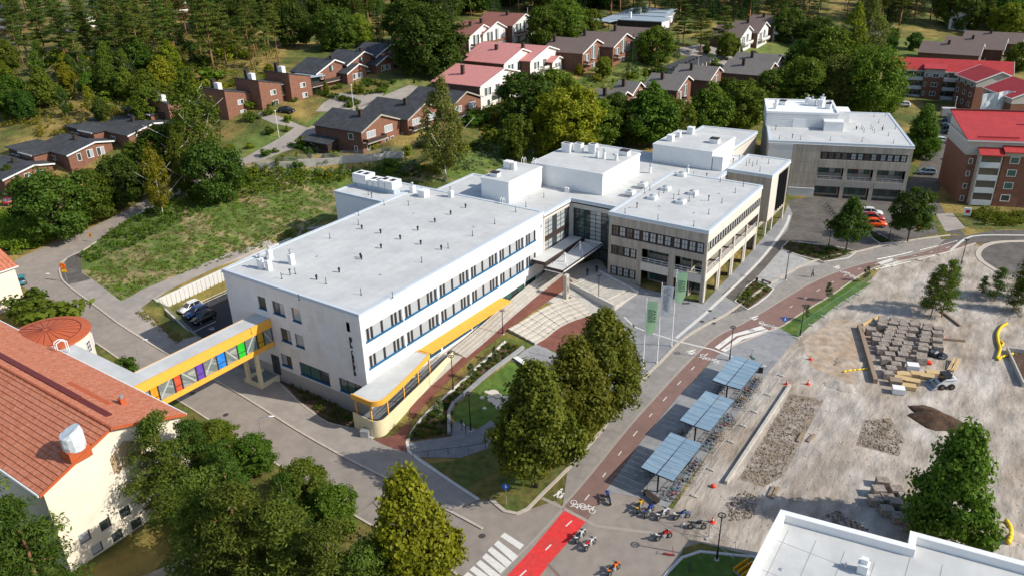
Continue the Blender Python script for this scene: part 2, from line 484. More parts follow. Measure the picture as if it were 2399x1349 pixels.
def smooth_line(pts,step=3.0):
 """Catmull-Rom through world points"""
 out=[]
 n=len(pts)
 for i in range(n-1):
  p0,p1,p2,p3=pts[max(i-1,0)],pts[i],pts[i+1],pts[min(i+2,n-1)]
  L=math.hypot(p2[0]-p1[0],p2[1]-p1[1]);k=max(1,int(L/step))
  for a in range(k):
   t=a/k
   out.append(tuple(0.5*(2*p1[c]+(p2[c]-p0[c])*t+(2*p0[c]-5*p1[c]+4*p2[c]-p3[c])*t*t+(3*p1[c]-p0[c]-3*p2[c]+p3[c])*t**3) for c in (0,1)))
 out.append(tuple(pts[-1][:2]))
 return out
def sheet(name,px,mat,lift,world=False):
 poly=[tuple(p[:2]) for p in px] if world else [g2(*p) for p in px]
 mb=drape(MB(),poly,lift)
 o=mb.build(name,MT[mat])
 return tag(o,kind='structure')
def offset_line(line,d):
 out=[]
 for i,p in enumerate(line):
  a,b=line[max(i-1,0)],line[min(i+1,len(line)-1)]
  tx,ty=b[0]-a[0],b[1]-a[1];l=math.hypot(tx,ty) or 1
  out.append((p[0]-ty/l*d,p[1]+tx/l*d))
 return out
def ribbon(mb,line,w,lift,d=0.0):
 a,b=offset_line(line,d-w/2),offset_line(line,d+w/2)
 for i in range(len(line)-1):
  drape(mb,[a[i],a[i+1],b[i+1],b[i]],lift)
 return mb
def kerb(name,line,w=0.25,h=0.13,mat='kerb',lift=0.0):
 mb=MB()
 a,b=offset_line(line,-w/2),offset_line(line,w/2)
 n=len(line);vs,fs=[],[]
 for i in range(n):
  za,zb=T(*a[i])+lift,T(*b[i])+lift
  vs+=[(*a[i],za-.3),(*a[i],za+h),(*b[i],zb+h),(*b[i],zb-.3)]
 for i in range(n-1):
  k=i*4
  for j in range(3):fs.append((k+j,k+j+1,k+5+j,k+4+j))
 fs+=[(3,2,1,0),(4*n-4,4*n-3,4*n-2,4*n-1)]
 mb.add(vs,fs)
 return tag(mb.build(name,MT[mat]),kind='structure')
def wl(px,step=2.0):
 return smooth_line([g2(*p) for p in px],step)
# ---------------------------------------------------------------- roads, pavements, lawns (outlines as seen in the photograph, laid on the ground)
K_FOOT=[(1150,1170),(1182,1197),(1212,1203),(1236,1192),(1275,1152),(1330,1098),(1385,1037),(1440,968),(1500,893),(1545,850),(1590,803),(1640,768),(1700,737),(1750,702),(1800,668),(1870,627),(1940,602),(2010,590),(2080,573),(2160,560),(2225,552)]
K_MID=[(1318,1186),(1390,1102),(1470,1003),(1560,903),(1620,840),(1680,787),(1740,757),(1800,722),(1850,691),(1900,663),(1960,637),(2030,616),(2130,598),(2200,577),(2262,553)]
K_BIKE=[(1375,1220),(1440,1122),(1500,1036),(1590,927),(1680,832),(1740,800),(1800,776),(1832,764),(1880,732),(1950,690),(2020,642),(2070,621),(2150,604),(2215,592),(2285,570)]
foot_l,mid_l,bike_l=wl(K_FOOT),wl(K_MID),wl(K_BIKE)
def between(name,A,B,mat,lift):
 mb=drape(MB(),list(A)+list(B)[::-1],lift)
 return tag(mb.build(name,MT[mat]),kind='structure')
sheet('site_ground',[(2399,640),(2330,600),(2285,570),(2215,592),(2150,604),(2070,621),(2040,655),(1905,757),(1866,792),(1800,870),(1700,1000),(1597,1160),(1545,1240),(1580,1290),(1640,1270),(1800,1310),(1950,1420),(2500,1420),(2500,640)],'gravel',0.008)
sheet('sand_patch',[(1880,800),(1960,745),(2060,770),(2010,850),(2000,900),(1900,860)],'sand',0.016)
sheet('crossroads',[(1090,1352),(1000,1300),(830,1207),(930,1130),(1057,1198),(1120,1170),(1150,1172),(1182,1199),(1212,1205),(1236,1194),(1300,1172),(1318,1186),(1375,1220),(1440,1122),(1560,1185),(1600,1200),(1600,1290),(1560,1352),(1500,1420),(1080,1420)],'asphalt',0.012)
street_kerb=wl([(274,756),(300,773),(352,803),(407,837),(507,892),(597,945),(700,1010),(821,1078),(934,1134),(1057,1199),(1188,1268),(1330,1345)])
hill_l=[(0,628),(60,598),(120,572),(180,548),(240,521),(330,474),(420,428),(470,398),(540,362),(620,330),(690,305)]
hill_r=[(690,335),(620,362),(540,400),(470,432),(430,446),(400,462),(320,505),(260,540),(218,572),(194,588),(160,604),(144,616),(139,633),(144,652),(160,670),(200,700),(274,756)]
sheet('street',hill_l+hill_r+[(300,773),(407,837),(507,892),(597,945),(700,1010),(821,1078),(934,1134),(830,1207),(660,1095),(600,1055),(530,1010),(454,960),(408,932),(327,874),(224,803),(170,745),(128,703),(90,696),(65,678),(0,650)],'asphalt',0.012)
sheet('side_pavement',[(194,588),(188,600),(187,622),(196,642),(216,655),(285,707),(340,676),(360,690),(330,722),(410,800),(470,790),(540,800),(640,874),(760,988),(838,1004),(870,1030),(940,1040),(1010,1090),(1090,1150),(1120,1172),(1057,1199),(934,1134),(821,1078),(700,1010),(597,945),(507,892),(407,837),(300,773),(274,756),(200,700),(160,670),(144,652),(139,633),(144,616),(160,604)],'pavement',0.10)
kerb('kerb',wl([(225,568),(194,588),(160,604),(144,616),(139,633),(144,652),(160,670),(200,700),(274,756),(300,773),(407,837),(507,892),(597,945),(700,1010),(821,1078),(934,1134),(1057,1199),(1130,1238)]),0.3,0.14)
kerb('kerb',wl([(224,803),(327,874),(408,932),(454,960),(530,1010),(600,1055),(660,1095),(830,1207),(1000,1300),(1070,1345)]),0.25,0.13)
sheet('new_asphalt',[(160,604),(190,590),(188,605),(192,640),(214,655),(160,668),(144,650),(140,633)],'asphalt_dark',0.108)
sheet('verge',[(224,803),(327,874),(408,932),(454,960),(530,1010),(600,1055),(660,1095),(830,1207),(1000,1300),(1080,1352),(1040,1420),(300,1420),(480,1180),(520,1120),(420,1000),(330,900),(210,820)],'verge',0.02)
sheet('yard_path',[(330,1349),(480,1290),(520,1200),(640,1349),(560,1420),(300,1420)],'sand',0.03)
between('footpath',foot_l[6:],mid_l,'asphalt_old',0.02)
between('cycle_lane',mid_l,bike_l,'bike_lane',0.02)
tag(ribbon(MB(),mid_l,0.32,0.026).build('lane_strip',MT['pale_strip']),kind='structure')
kerb('kerb',foot_l,0.45,0.12)
kerb('kerb',bike_l[18:],0.25,0.08)
sheet('shelter_paving',[(1440,1122),(1500,1036),(1590,927),(1680,832),(1740,800),(1800,776),(1832,764),(1868,792),(1800,872),(1700,1003),(1595,1152),(1562,1190),(1500,1165),(1418,1150)],'stone_slab',0.03)
sheet('red_crossing',[(1322,1195),(1374,1220),(1290,1316),(1262,1352),(1210,1420),(1120,1420),(1240,1292)],'red_paint',0.020)
tag(ribbon(MB(),wl([(1270,1166),(1320,1190),(1380,1222),(1395,1231),(1440,1237),(1530,1248)]),0.42,0.026).build('paved_band',MT['pale_strip']),kind='structure')
tag(ribbon(MB(),wl([(1320,1190),(1260,1255),(1190,1325),(1170,1349)]),0.3,0.026).build('paved_band',MT['pale_strip']),kind='structure')
tag(ribbon(MB(),wl([(1283,1319),(1310,1349)]),0.3,0.028).build('paved_band',MT['bike_lane']),kind='structure')
sheet('plaza',[(1437,728),(1494,687),(1500,674),(1575,692),(1647,712),(1760,590),(1838,500),(1846,478),(1857,500),(1845,540),(1790,603),(1690,690),(1722,708),(1750,726),(1700,737),(1640,768),(1590,803),(1545,850),(1500,893),(1440,968),(1400,940),(1330,880),(1245,838),(1228,820),(1262,803),(1340,845),(1400,800),(1395,760),(1385,735)],'stone_slab',0.02)
sheet('red_plaza',[(1252,804),(1275,792),(1310,765),(1350,747),(1384,734),(1440,790),(1420,850),(1340,838),(1300,822)],'red_asphalt',0.034)
sheet('driveway',[(1690,690),(1790,603),(1845,540),(1857,500),(1845,470),(1950,455),(2080,455),(2120,440),(2150,470),(2215,545),(2080,571),(2010,588),(1926,618),(1830,584),(1815,600),(1766,657),(1724,706)],'asphalt_dark',0.028)
tag(ribbon(MB(),wl([(1584,792),(1640,745),(1700,690),(1790,600),(1838,535),(1850,505)]),0.55,0.035).build('white_band',MT['kerb_white']),kind='structure')
tag(ribbon(MB(),wl([(1462,742),(1485,765),(1590,800),(1668,818),(1705,832),(1795,858)]),0.34,0.04).build('white_band',MT['kerb_white']),kind='structure')
sheet('slab_terrace',[(1766,657),(1830,585),(1924,620),(1872,628),(1812,676)],'light_slab',0.034)
for nm,pts in (('planting_bed',[(1722,707),(1766,658),(1812,677),(1751,725)]),('planting_bed',[(1830,584),(1846,566),(2008,590),(1930,614)]),('planting_bed',[(2028,547),(2042,541),(2092,568),(2062,572)])):
 sheet(nm,pts,'soil',0.05)
 kerb('kerb',wl(pts+pts[:1],3.0),0.2,0.12,'kerb_white')
sheet('lawn',[(1826,768),(1880,732),(1950,690),(1985,660),(2042,664),(1975,705),(1905,757),(1865,790)],'lawn',0.04)
sheet('lawn',[(1565,1349),(1598,1310),(1640,1298),(1790,1310),(1760,1420),(1520,1420)],'lawn',0.03)
kerb('kerb',wl([(1540,1376),(1565,1340),(1598,1306),(1640,1292),(1700,1298),(1780,1306)]),0.3,0.13,'kerb_white')
sheet('side_road',[(2500,540),(2399,540),(2330,540),(2262,553),(2225,552),(2200,575),(2285,570),(2330,570),(2500,560)],'asphalt_dark',0.034)
tag(ribbon(MB(),wl([(2225,590),(2262,560),(2300,552),(2399,552)]),0.5,0.045).build('white_band',MT['kerb_white']),kind='structure')
sheet('turning_circle',[(2292,592),(2310,573),(2350,566),(2450,566),(2450,680),(2399,652),(2320,630)],'asphalt_dark',0.02)
kerb('kerb',wl([(2345,640),(2300,612),(2292,592),(2310,575),(2350,567),(2420,566)]),0.9,0.08,'kerb')
sheet('back_lane',[(2120,440),(2150,470),(2215,545),(2262,553),(2215,500),(2190,460),(2230,400),(2255,300),(2190,300),(2150,400)],'asphalt_dark',0.022)
sheet('pale_path',[(2192,502),(2232,500),(2262,536),(2215,543)],'pavement',0.045)
sheet('grass_strip',[(2180,505),(2192,503),(2228,560),(2205,562)],'verge',0.04)
sheet('grass_strip',[(2232,500),(2330,505),(2450,530),(2399,538),(2290,536),(2262,530)],'verge',0.05)
sheet('planting_bed',[(640,882),(655,872),(760,925),(838,984),(822,1000),(770,986),(700,938)],'soil',0.13)
kerb('kerb',wl([(636,884),(700,942),(768,990),(815,1003)]),0.2,0.16)
sheet('verge',[(970,1090),(1080,1075),(1142,1052),(1200,1000),(1300,960),(1400,940),(1440,968),(1385,1037),(1330,1098),(1275,1152),(1236,1192),(1212,1203),(1182,1197),(1150,1170),(1090,1150),(1010,1105)],'verge',0.03)
sheet('garden_bed',[(960,1032),(965,1012),(1005,965),(1100,880),(1185,800),(1226,815),(1130,882),(1056,955),(1058,1020)],'bark_mulch',0.04)
sheet('lawn',[(1062,960),(1130,895),(1200,845),(1290,850),(1330,880),(1300,960),(1210,1010),(1150,985),(1118,1005),(1062,985)],'lawn',0.04)
sheet('grey_paving',[(958,1036),(1058,1022),(1062,985),(1118,1006),(1150,984),(1168,1000),(1142,1050),(1080,1072),(968,1070)],'grey_slab',0.05)
sheet('grey_paving',[(1200,845),(1228,820),(1340,870),(1330,880),(1290,850)],'stone_slab',0.05)
kerb('kerb',wl([(1120,1170),(1030,1110),(985,1080),(958,1058),(954,1036),(966,1010),(1005,963),(1100,878),(1184,800)]),0.4,0.14,'kerb_white')
sheet('red_path',[(875,1030),(920,1022),(960,985),(1062,880),(1130,820),(1180,782),(1262,722),(1345,664),(1320,640),(1275,672),(1236,712),(1190,750),(1110,815),(1010,905),(960,955),(960,1010),(950,1040),(960,1062),(905,1045)],'red_asphalt',0.115)
sheet('meadow',[(190,600),(225,568),(262,540),(320,503),(430,444),(540,398),(620,372),(760,400),(1000,390),(1110,360),(1190,330),(1260,350),(1250,400),(1050,430),(880,420),(800,440),(780,500),(720,545),(600,590),(560,606),(340,676),(285,707),(216,655),(196,642),(187,622)],'meadow',0.03)
sheet('bank_path',[(340,676),(430,640),(540,592),(620,566),(700,547),(770,528),(790,540),(700,556),(620,580),(590,600),(520,622),(420,668),(362,702),(330,722)],'pavement',0.05)
for pts in ([(540,395),(690,300),(640,290),(600,275),(610,262),(720,300),(800,270),(900,225),(960,200),(985,205),(930,245),(850,275),(760,310),(700,345),(620,375)],
   [(740,262),(760,240),(800,218),(840,225),(900,215),(890,240),(800,262)],
   [(1640,165),(1700,140),(1760,125),(1800,140),(1720,165),(1650,180)],[(1560,118),(1640,105),(1720,118),(1760,128),(1700,142),(1600,130)],
   [(1090,165),(1120,130),(1200,118),(1290,105),(1280,118),(1200,132),(1130,150)]):
 sheet('lane',pts,'pavement',0.04)
sheet('garden_lawn',[(560,330),(640,300),(700,330),(640,375),(560,370),(530,350)],'garden_grass',0.03)
sheet('garden_lawn',[(700,300),(760,260),(840,230),(960,180),(1040,160),(1060,250),(960,260),(850,280),(760,305)],'garden_grass',0.024)
sheet('garden_lawn',[(1110,250),(1200,240),(1340,190),(1560,150),(1640,180),(1520,250),(1400,290),(1250,340),(1150,330)],'garden_grass',0.024)
sheet('garden_lawn',[(1560,150),(1700,120),(1850,80),(2100,90),(2399,100),(2399,160),(2080,190),(1900,210),(1700,230)],'garden_grass',0.02)
# ---- painted markings
def marks(name,quads,mat='white_paint',lift=0.034):
 mb=MB()
 for q in quads:drape(mb,[g2(*p) for p in q],lift)
 return tag(mb.build(name,MT[mat]),kind='structure')
for q in ([(1172,1256),(1182,1247),(1228,1276),(1218,1287)],[(1157,1275),(1167,1265),(1214,1302),(1202,1315)],[(1142,1289),(1152,1280),(1199,1317),(1187,1329)],[(1129,1305),(1139,1295),(1185,1330),(1173,1343)],[(1115,1320),(1125,1311),(1172,1347),(1158,1358)],[(1100,1334),(1110,1325),(1160,1360),(1148,1372)],[(1085,1349),(1096,1339),(1145,1375),(1132,1388)]):
 marks('crossing_stripe',[q])
def dashes(line,L,gap,w,d,lift=0.034,start=1.0,end=None):
 acc,out=-start,[]
 seg=[]
 tot=0.0
 for i in range(len(line)-1):
  l=math.hypot(line[i+1][0]-line[i][0],line[i+1][1]-line[i][1])
  k=max(1,int(l/0.25))
  for a in range(k):
   p=tuple(line[i][c]+(line[i+1][c]-line[i][c])*a/k for c in (0,1))
   s=tot+l*a/k
   if end is not None and s>end: break
   if s>=start and (s-start)%(L+gap)<L:seg.append(p)
   elif seg:
    if len(seg)>3:out.append(seg)
    seg=[]
  tot+=l
 for s in out:
  o=ribbon(MB(),s[::3]+[s[-1]],w,lift,d).build('lane_dash',MT['white_paint'])
  tag(o,kind='structure')
_mid2=[((mid_l[int(i*(len(mid_l)-1)/199)][0]+bike_l[int(i*(len(bike_l)-1)/199)][0])/2,(mid_l[int(i*(len(mid_l)-1)/199)][1]+bike_l[int(i*(len(bike_l)-1)/199)][1])/2) for i in range(200)]
_mid2=smooth_line(_mid2[::6],1.0)
dashes(_mid2,1.3,3.1,0.13,0.0,start=2.4,end=47)
dashes(_mid2,1.3,3.1,0.13,0.0,start=60,end=150)
for a,b in (((1326,1232),(1340,1219)),((1278,1288),(1291,1275)),((1215,1352),(1233,1335))):
 tag(ribbon(MB(),[g2(*a),g2(*b)],0.16,0.03).build('lane_dash',MT['white_paint']),kind='structure')
for q in ([(1674,813),(1684,818),(1725,787),(1795,770),(1783,763),(1715,783)],[(1688,820),(1700,824),(1740,795),(1805,776),(1797,771),(1730,790)],[(2055,616),(2064,621),(2098,610),(2088,606)],[(2068,622),(2078,626),(2112,614),(2102,611)]):
 marks('crossing_stripe',[q])
def pictogram(name,px,ang,s,parts):
 """flat painted sign: parts = list of closed polygons in metres, laid on the ground"""
 c=g2(*px);ca,sa=math.cos(ang),math.sin(ang)
 mb=MB()
 for P in parts:
  vs=[(c[0]+(x*ca-y*sa)*s,c[1]+(x*sa+y*ca)*s) for x,y in P]
  mb.add([(x,y,T(x,y)+0.05) for x,y in vs],[tuple(range(len(vs)))])
 return tag(mb.build(name,MT['white_paint']),kind='structure')
def _ring(cx,cy,R,r,n=18):
 out=[]
 for i in range(n):
  a,b=2*math.pi*i/n,2*math.pi*(i+1)/n
  out.append([(cx+R*math.cos(a),cy+R*math.sin(a)),(cx+R*math.cos(b),cy+R*math.sin(b)),(cx+r*math.cos(b),cy+r*math.sin(b)),(cx+r*math.cos(a),cy+r*math.sin(a))])
 return out
def _bar(x0,y0,x1,y1,w):
 l=math.hypot(x1-x0,y1-y0);nx,ny=-(y1-y0)/l*w/2,(x1-x0)/l*w/2
 return [(x0+nx,y0+ny),(x1+nx,y1+ny),(x1-nx,y1-ny),(x0-nx,y0-ny)]
BIKE_SIGN=_ring(-.55,0,.38,.28)+_ring(.55,0,.38,.28)+[_bar(-.55,0,-.2,.55,.1),_bar(-.2,.55,.4,.55,.1),_bar(.4,.5,.0,0,.1),_bar(-.55,0,0,0,.1),_bar(0,0,-.24,.62,.1),_bar(.55,0,.36,.75,.1),_bar(.36,.75,.58,.75,.1),_bar(-.36,.66,-.12,.66,.1)]
WALK_SIGN=[[(.16*math.cos(a)-.2,1.02+.16*math.sin(a)) for a in [i*math.pi/5 for i in range(10)]],[(-.36,.8),(-.04,.8),(.16,.45),(.05,.4),(-.06,.55),(-.02,.25),(.1,-.3),(-.06,-.3),(-.18,.1),(-.34,-.3),(-.5,-.3),(-.34,.25),(-.4,.5)],
    [(.3+.12*math.cos(a),.55+.12*math.sin(a)) for a in [i*math.pi/5 for i in range(10)]],[(.18,.38),(.42,.38),(.5,.05),(.42,-.3),(.3,-.3),(.28,-.05),(.2,-.3),(.08,-.3),(.18,.05)]]
_dir=math.atan2(mid_l[6][1]-mid_l[0][1],mid_l[6][0]-mid_l[0][0])
pictogram('cycle_marking',(1354,1180),_dir-math.pi/2+math.pi,1.0,BIKE_SIGN)
pictogram('cycle_marking',(1377,1193),_dir-math.pi/2,1.0,BIKE_SIGN)
pictogram('walker_marking',(1308,1161),_dir-math.pi/2,1.1,WALK_SIGN)
_dir2=math.radians(62)
pictogram('cycle_marking',(1652,836),_dir2+math.pi/2,1.0,BIKE_SIGN)
pictogram('cycle_marking',(1672,845),_dir2-math.pi/2,1.0,BIKE_SIGN)
pictogram('walker_marking',(1616,826),_dir2-math.pi/2,1.1,WALK_SIGN)
pictogram('walker_marking',(1764,746),_dir2-math.pi/2,1.1,WALK_SIGN)
pictogram('cycle_marking',(1808,766),_dir2-math.pi/2,1.0,BIKE_SIGN)
pictogram('cycle_marking',(1790,758),_dir2+math.pi/2,1.0,BIKE_SIGN)
pictogram('walker_marking',(1959,628),math.radians(70)-math.pi/2,1.1,WALK_SIGN)
pictogram('cycle_marking',(1980,640),math.radians(70)-math.pi/2,1.0,BIKE_SIGN)
pictogram('cycle_marking',(2002,648),math.radians(70)+math.pi/2,1.0,BIKE_SIGN)
M_('iron',(0.06,0.055,0.05),0.7,0.2,3)
for p in ((452,922),(530,972),(1130,1255),(1663,728),(1676,746),(1645,753),(1672,757),(530,848),(1923,545)):
 c=g2(*p)
 m=MB();m.add([(c[0]+.36*math.cos(a),c[1]+.36*math.sin(a),T(c[0],c[1])+(.135 if p[0]<1000 else .05)) for a in [i*math.pi/8 for i in range(16)]],[tuple(range(16))])
 tag(m.build('manhole_cover',MT['iron']),kind='structure')
# ---------------------------------------------------------------- building helpers
M_('white_wall',(0.76,0.735,0.70),0.8,0.025,0.5,col2=(0.70,0.68,0.65),mix=(0.45,0.62))
M_('roof_felt',(0.52,0.525,0.51),0.85,0.05,0.18,col2=(0.455,0.46,0.45),mix=(0.40,0.60))
M_('roof_seam',(0.36,0.365,0.36),0.85,0.05,1)
M_('coping',(0.49,0.54,0.585),0.55,0.03,0.4)
M_('coping_grey',(0.40,0.46,0.53),0.55,0.04,0.4)
M_('panel_white',(0.76,0.765,0.76),0.6,0.03,0.5)
M_('plinth',(0.40,0.385,0.36),0.9,0.08,0.8)
M_('frame_dark',(0.035,0.03,0.032),0.6,0.1,1)
M_('frame_brown',(0.05,0.034,0.028),0.6,0.1,1)
M_('frame_blue',(0.012,0.12,0.26),0.55,0.08,1)
M_('reveal_blue',(0.33,0.45,0.60),0.6,0.05,1)
M_('yellow',(0.80,0.40,0.055),0.55,0.05,0.7)
M_('cream_panel',(0.72,0.62,0.39),0.6,0.04,0.7)
M_('raw_concrete',(0.40,0.355,0.295),0.9,0.14,0.8,col2=(0.315,0.275,0.225),mix=(0.42,0.62),streak=(1.6,1.6,0.12),bump=0.006,bscale=9)
M_('pale_concrete',(0.56,0.52,0.455),0.9,0.06,0.8,streak=(1.4,1.4,0.3))
M_('metal_grey',(0.42,0.44,0.46),0.4,0.06,1.0,metal=0.5)
M_('metal_white',(0.74,0.74,0.73),0.5,0.04,1.0)
M_('metal_black',(0.02,0.02,0.024),0.5,0.1,1.0)
MT['blind_pane']=glassy('blind_pane',(0.40,0.42,0.43),0.12,0.6)
MT['pane']=glassy('pane',(0.045,0.06,0.06),0.05,0.8)
MT['pane_teal']=glassy('pane_teal',(0.045,0.115,0.10),0.05,0.8)
MT['pane_pale']=glassy('pane_pale',(0.36,0.39,0.40),0.1,0.7)
MT['pane_brown']=glassy('pane_brown',(0.10,0.085,0.07),0.1,0.7)
PANES=['pane','pane_pale','pane_brown','pane_teal']
class Face:
 """a vertical wall plane: u runs along it, d points outwards, z up"""
 def __init__(s,o,u,n):
  s.o,s.u,s.n=o,u,n
 def p(s,u,d,z):
  return (s.o[0]+s.u[0]*u+s.n[0]*d,s.o[1]+s.u[1]*u+s.n[1]*d,z)
 def box(s,mb,u0,u1,d0,d1,z0,z1):
  P=[s.p(u,d,z) for z in (z0,z1) for (u,d) in ((u0,d0),(u1,d0),(u1,d1),(u0,d1))]
  fl=s.u[0]*s.n[1]-s.u[1]*s.n[0]
  F=[(3,2,1,0),(4,5,6,7),(0,1,5,4),(1,2,6,5),(2,3,7,6),(3,0,4,7)]
  if fl<0:F=[f[::-1] for f in F]
  return mb.add(P,F)
 def wall(s,mb,L,z0,z1,ops=(),depth=0.2,u0=0.0,z0f=None):
  us=sorted({u0,L}|{v for o in ops for v in o[:2]});zs=sorted({z0,z1}|{v for o in ops for v in o[2:4]})
  fl=s.u[0]*s.n[1]-s.u[1]*s.n[0]>0
  def q(a,b,c,d):
   mb.quad(*((a,b,c,d) if not fl else (d,c,b,a)))
  for i in range(len(us)-1):
   for j in range(len(zs)-1):
    cu,cz=(us[i]+us[i+1])/2,(zs[j]+zs[j+1])/2
    if any(o[0]<cu<o[1] and o[2]<cz<o[3] for o in ops): continue
    q(s.p(us[i],0,zs[j]),s.p(us[i],0,zs[j+1]),s.p(us[i+1],0,zs[j+1]),s.p(us[i+1],0,zs[j]))
  for a,b,c,d in [o[:4] for o in ops]:
   q(s.p(a,0,c),s.p(a,-depth,c),s.p(a,-depth,d),s.p(a,0,d))
   q(s.p(b,0,d),s.p(b,-depth,d),s.p(b,-depth,c),s.p(b,0,c))
   q(s.p(a,0,d),s.p(a,-depth,d),s.p(b,-depth,d),s.p(b,0,d))
   q(s.p(b,0,c),s.p(b,-depth,c),s.p(a,-depth,c),s.p(a,0,c))
  return mb
 def window(s,root,off,u0,u1,z0,z1,frame='frame_dark',pane='pane',cols=1,rows=1,depth=0.16,fw=0.07,sill=None,cuts=None,name='window'):
  mb=MB()
  us=[u0+(u1-u0)*i/cols for i in range(cols+1)] if cuts is None else [u0+(u1-u0)*c for c in cuts]
  for i,u in enumerate(us):
   a=u if i==0 else (u-fw if i==len(us)-1 else u-fw/2)
   s.box(mb,a,a+fw,-depth-.05,-depth+.05,z0,z1)
  for j in range(rows+1):
   z=z0+(z1-z0)*j/rows
   a=z if j==0 else (z-fw if j==rows else z-fw/2)
   for i in range(len(us)-1):
    s.box(mb,us[i]+(fw if i==0 else fw/2),us[i+1]-(fw if i==len(us)-2 else fw/2),-depth-.045,-depth+.045,a,a+fw)
  w=mb.build(name,MT[frame],root,off=off)
  panes=[pane] if isinstance(pane,str) else pane
  for i in range(len(us)-1):
   pb=MB()
   a,b=s.p(us[i]+fw/2,-depth,z0+fw/2),s.p(us[i+1]-fw/2,-depth,z0+fw/2)
   c,d=s.p(us[i+1]-fw/2,-depth,z1-fw/2),s.p(us[i]+fw/2,-depth,z1-fw/2)
   pb.quad(a,b,c,d) if s.u[0]*s.n[1]-s.u[1]*s.n[0]<0 else pb.quad(d,c,b,a)
   pb.build('pane',MT[panes[i%len(panes)]],w,off=off)
  if sill:
   sb=MB();s.box(sb,u0-.05,u1+.05,-depth-.05,.07,z0-.14,z0+.01)
   sb.build('sill',MT[sill],w,off=off)
  return w
def rect_faces(x0,x1,y0,y1):
 return {'S':Face((x0,y0),(1,0),(0,-1)),'E':Face((x1,y0),(0,1),(1,0)),'N':Face((x1,y1),(-1,0),(0,1)),'W':Face((x0,y1),(0,-1),(-1,0))}
def flat_roof(root,off,poly,z,coping=True,felt='roof_felt',over=0.12,h=0.55,inner=0.0,rim=0.45):
 """felt roof with a metal coping round its edge; poly counter-clockwise xy"""
 n=len(poly)
 cx=[poly[i] for i in range(n)]
 def off_poly(d):
  out=[]
  for i in range(n):
   p,a,b=cx[i],cx[i-1],cx[(i+1)%n]
   e1=(p[0]-a[0],p[1]-a[1]);e2=(b[0]-p[0],b[1]-p[1])
   l1,l2=math.hypot(*e1),math.hypot(*e2)
   n1,n2=(e1[1]/l1,-e1[0]/l1),(e2[1]/l2,-e2[0]/l2)
   k=1+n1[0]*n2[0]+n1[1]*n2[1]
   out.append((p[0]+(n1[0]+n2[0])/k*d,p[1]+(n1[1]+n2[1])/k*d))
  return out
 o,i_=off_poly(over),off_poly(-rim)
 m=MB();m.prism(off_poly(-rim+.01),z-.2,z+h-.12-inner)
 roof=m.build('roof',MT[felt],root,off=off)
 m=MB();lip=MB()
 o2=off_poly(over+.06)
 for k in range(n):
  a,b=k,(k+1)%n
  m.quad((*o[a],z+.08),(*o[b],z+.08),(*o[b],z+h),(*o[a],z+h))
  m.quad((*o[a],z+h),(*o[b],z+h),(*i_[b],z+h-.02),(*i_[a],z+h-.02))
  m.quad((*i_[a],z+h-.02),(*i_[b],z+h-.02),(*i_[b],z+h-.6),(*i_[a],z+h-.6))
  lip.quad((*o2[a],z),(*o2[b],z),(*o2[b],z+.09),(*o2[a],z+.09))
  lip.quad((*o2[a],z+.09),(*o2[b],z+.09),(*o[b],z+.1),(*o[a],z+.1))
  lip.quad((*o2[b],z),(*o2[a],z),(*off_poly(-.1)[a],z),(*off_poly(-.1)[b],z))
 m.build('coping',MT['coping'],root,off=off)
 lip.build('drip_edge',MT['metal_white'],root,off=off)
 return roof
_m=MB();_m.cyl((0,0,0),(0,0,.06),.16,.10,8);_m.cyl((0,0,.06),(0,0,.95),.045,.045,6);VENT_POLE=_m.mesh('vent_pole')
_m=MB();_m.cyl((0,0,0),(0,0,.38),.11,.11,8);_m.cyl((0,0,.38),(0,0,.72),.17,.15,8);VENT_CAP=_m.mesh('vent_cap')
_m=MB();_m.cyl((0,0,0),(0,0,.8),.07,.07,6);_m.cyl((0,0,.75),(0,0,.95),.08,.2,8);VENT_CONE=_m.mesh('vent_cone')
_m=MB();_m.ball((0,0,0.02),.22,.22,.07,8,5);DRAIN=_m.mesh('roof_drain')
def vents(root,off,z,poles=(),caps=(),cones=(),drains=()):
 for lst,me,nm,mt in ((poles,VENT_POLE,'vent_pole','metal_black'),(caps,VENT_CAP,'vent_cap','metal_black'),(cones,VENT_CONE,'vent_cone','metal_black'),(drains,DRAIN,'roof_drain','metal_grey')):
  for p in lst:
   q=at(p[0],p[1],z)
   obj_from(nm,me,MT[mt],root,(q[0]-off[0],q[1]-off[1],z-off[2]))
def duct_box(root,off,x,y,z,sx,sy,h,name='duct_box',mat='metal_white',top=None):
 m=MB();m.box(x-sx/2,x+sx/2,y-sy/2,y+sy/2,z,z+h)
 m.box(x-sx/2-.06,x+sx/2+.06,y-sy/2-.06,y+sy/2+.06,z+h,z+h+.08)
 o=m.build(name,MT[mat],root,off=off)
 if top=='pipe':
  t=MB();t.cyl((x,y,z+h+.08),(x,y,z+h+.7),.16,.16,8);t.cyl((x,y,z+h+.62),(x,y,z+h+.8),.28,.22,8)
  t.build('vent_cap',MT['metal_grey'],o,off=off)
 if top=='hatch':
  t=MB();t.box(x-sx/2+.05,x+sx/2-.05,y-sy/2+.05,y+sy/2-.05,z+h+.08,z+h+.3)
  t.build('hatch',MT['frame_dark'],o,off=off)
 if top=='open':
  t=MB();t.box(x-sx/2+.2,x+sx/2-.2,y-sy/2+.2,y+sy/2-.2,z+h+.08,z+h+.1)
  t.build('grille',MT['frame_dark'],o,off=off)
 return o
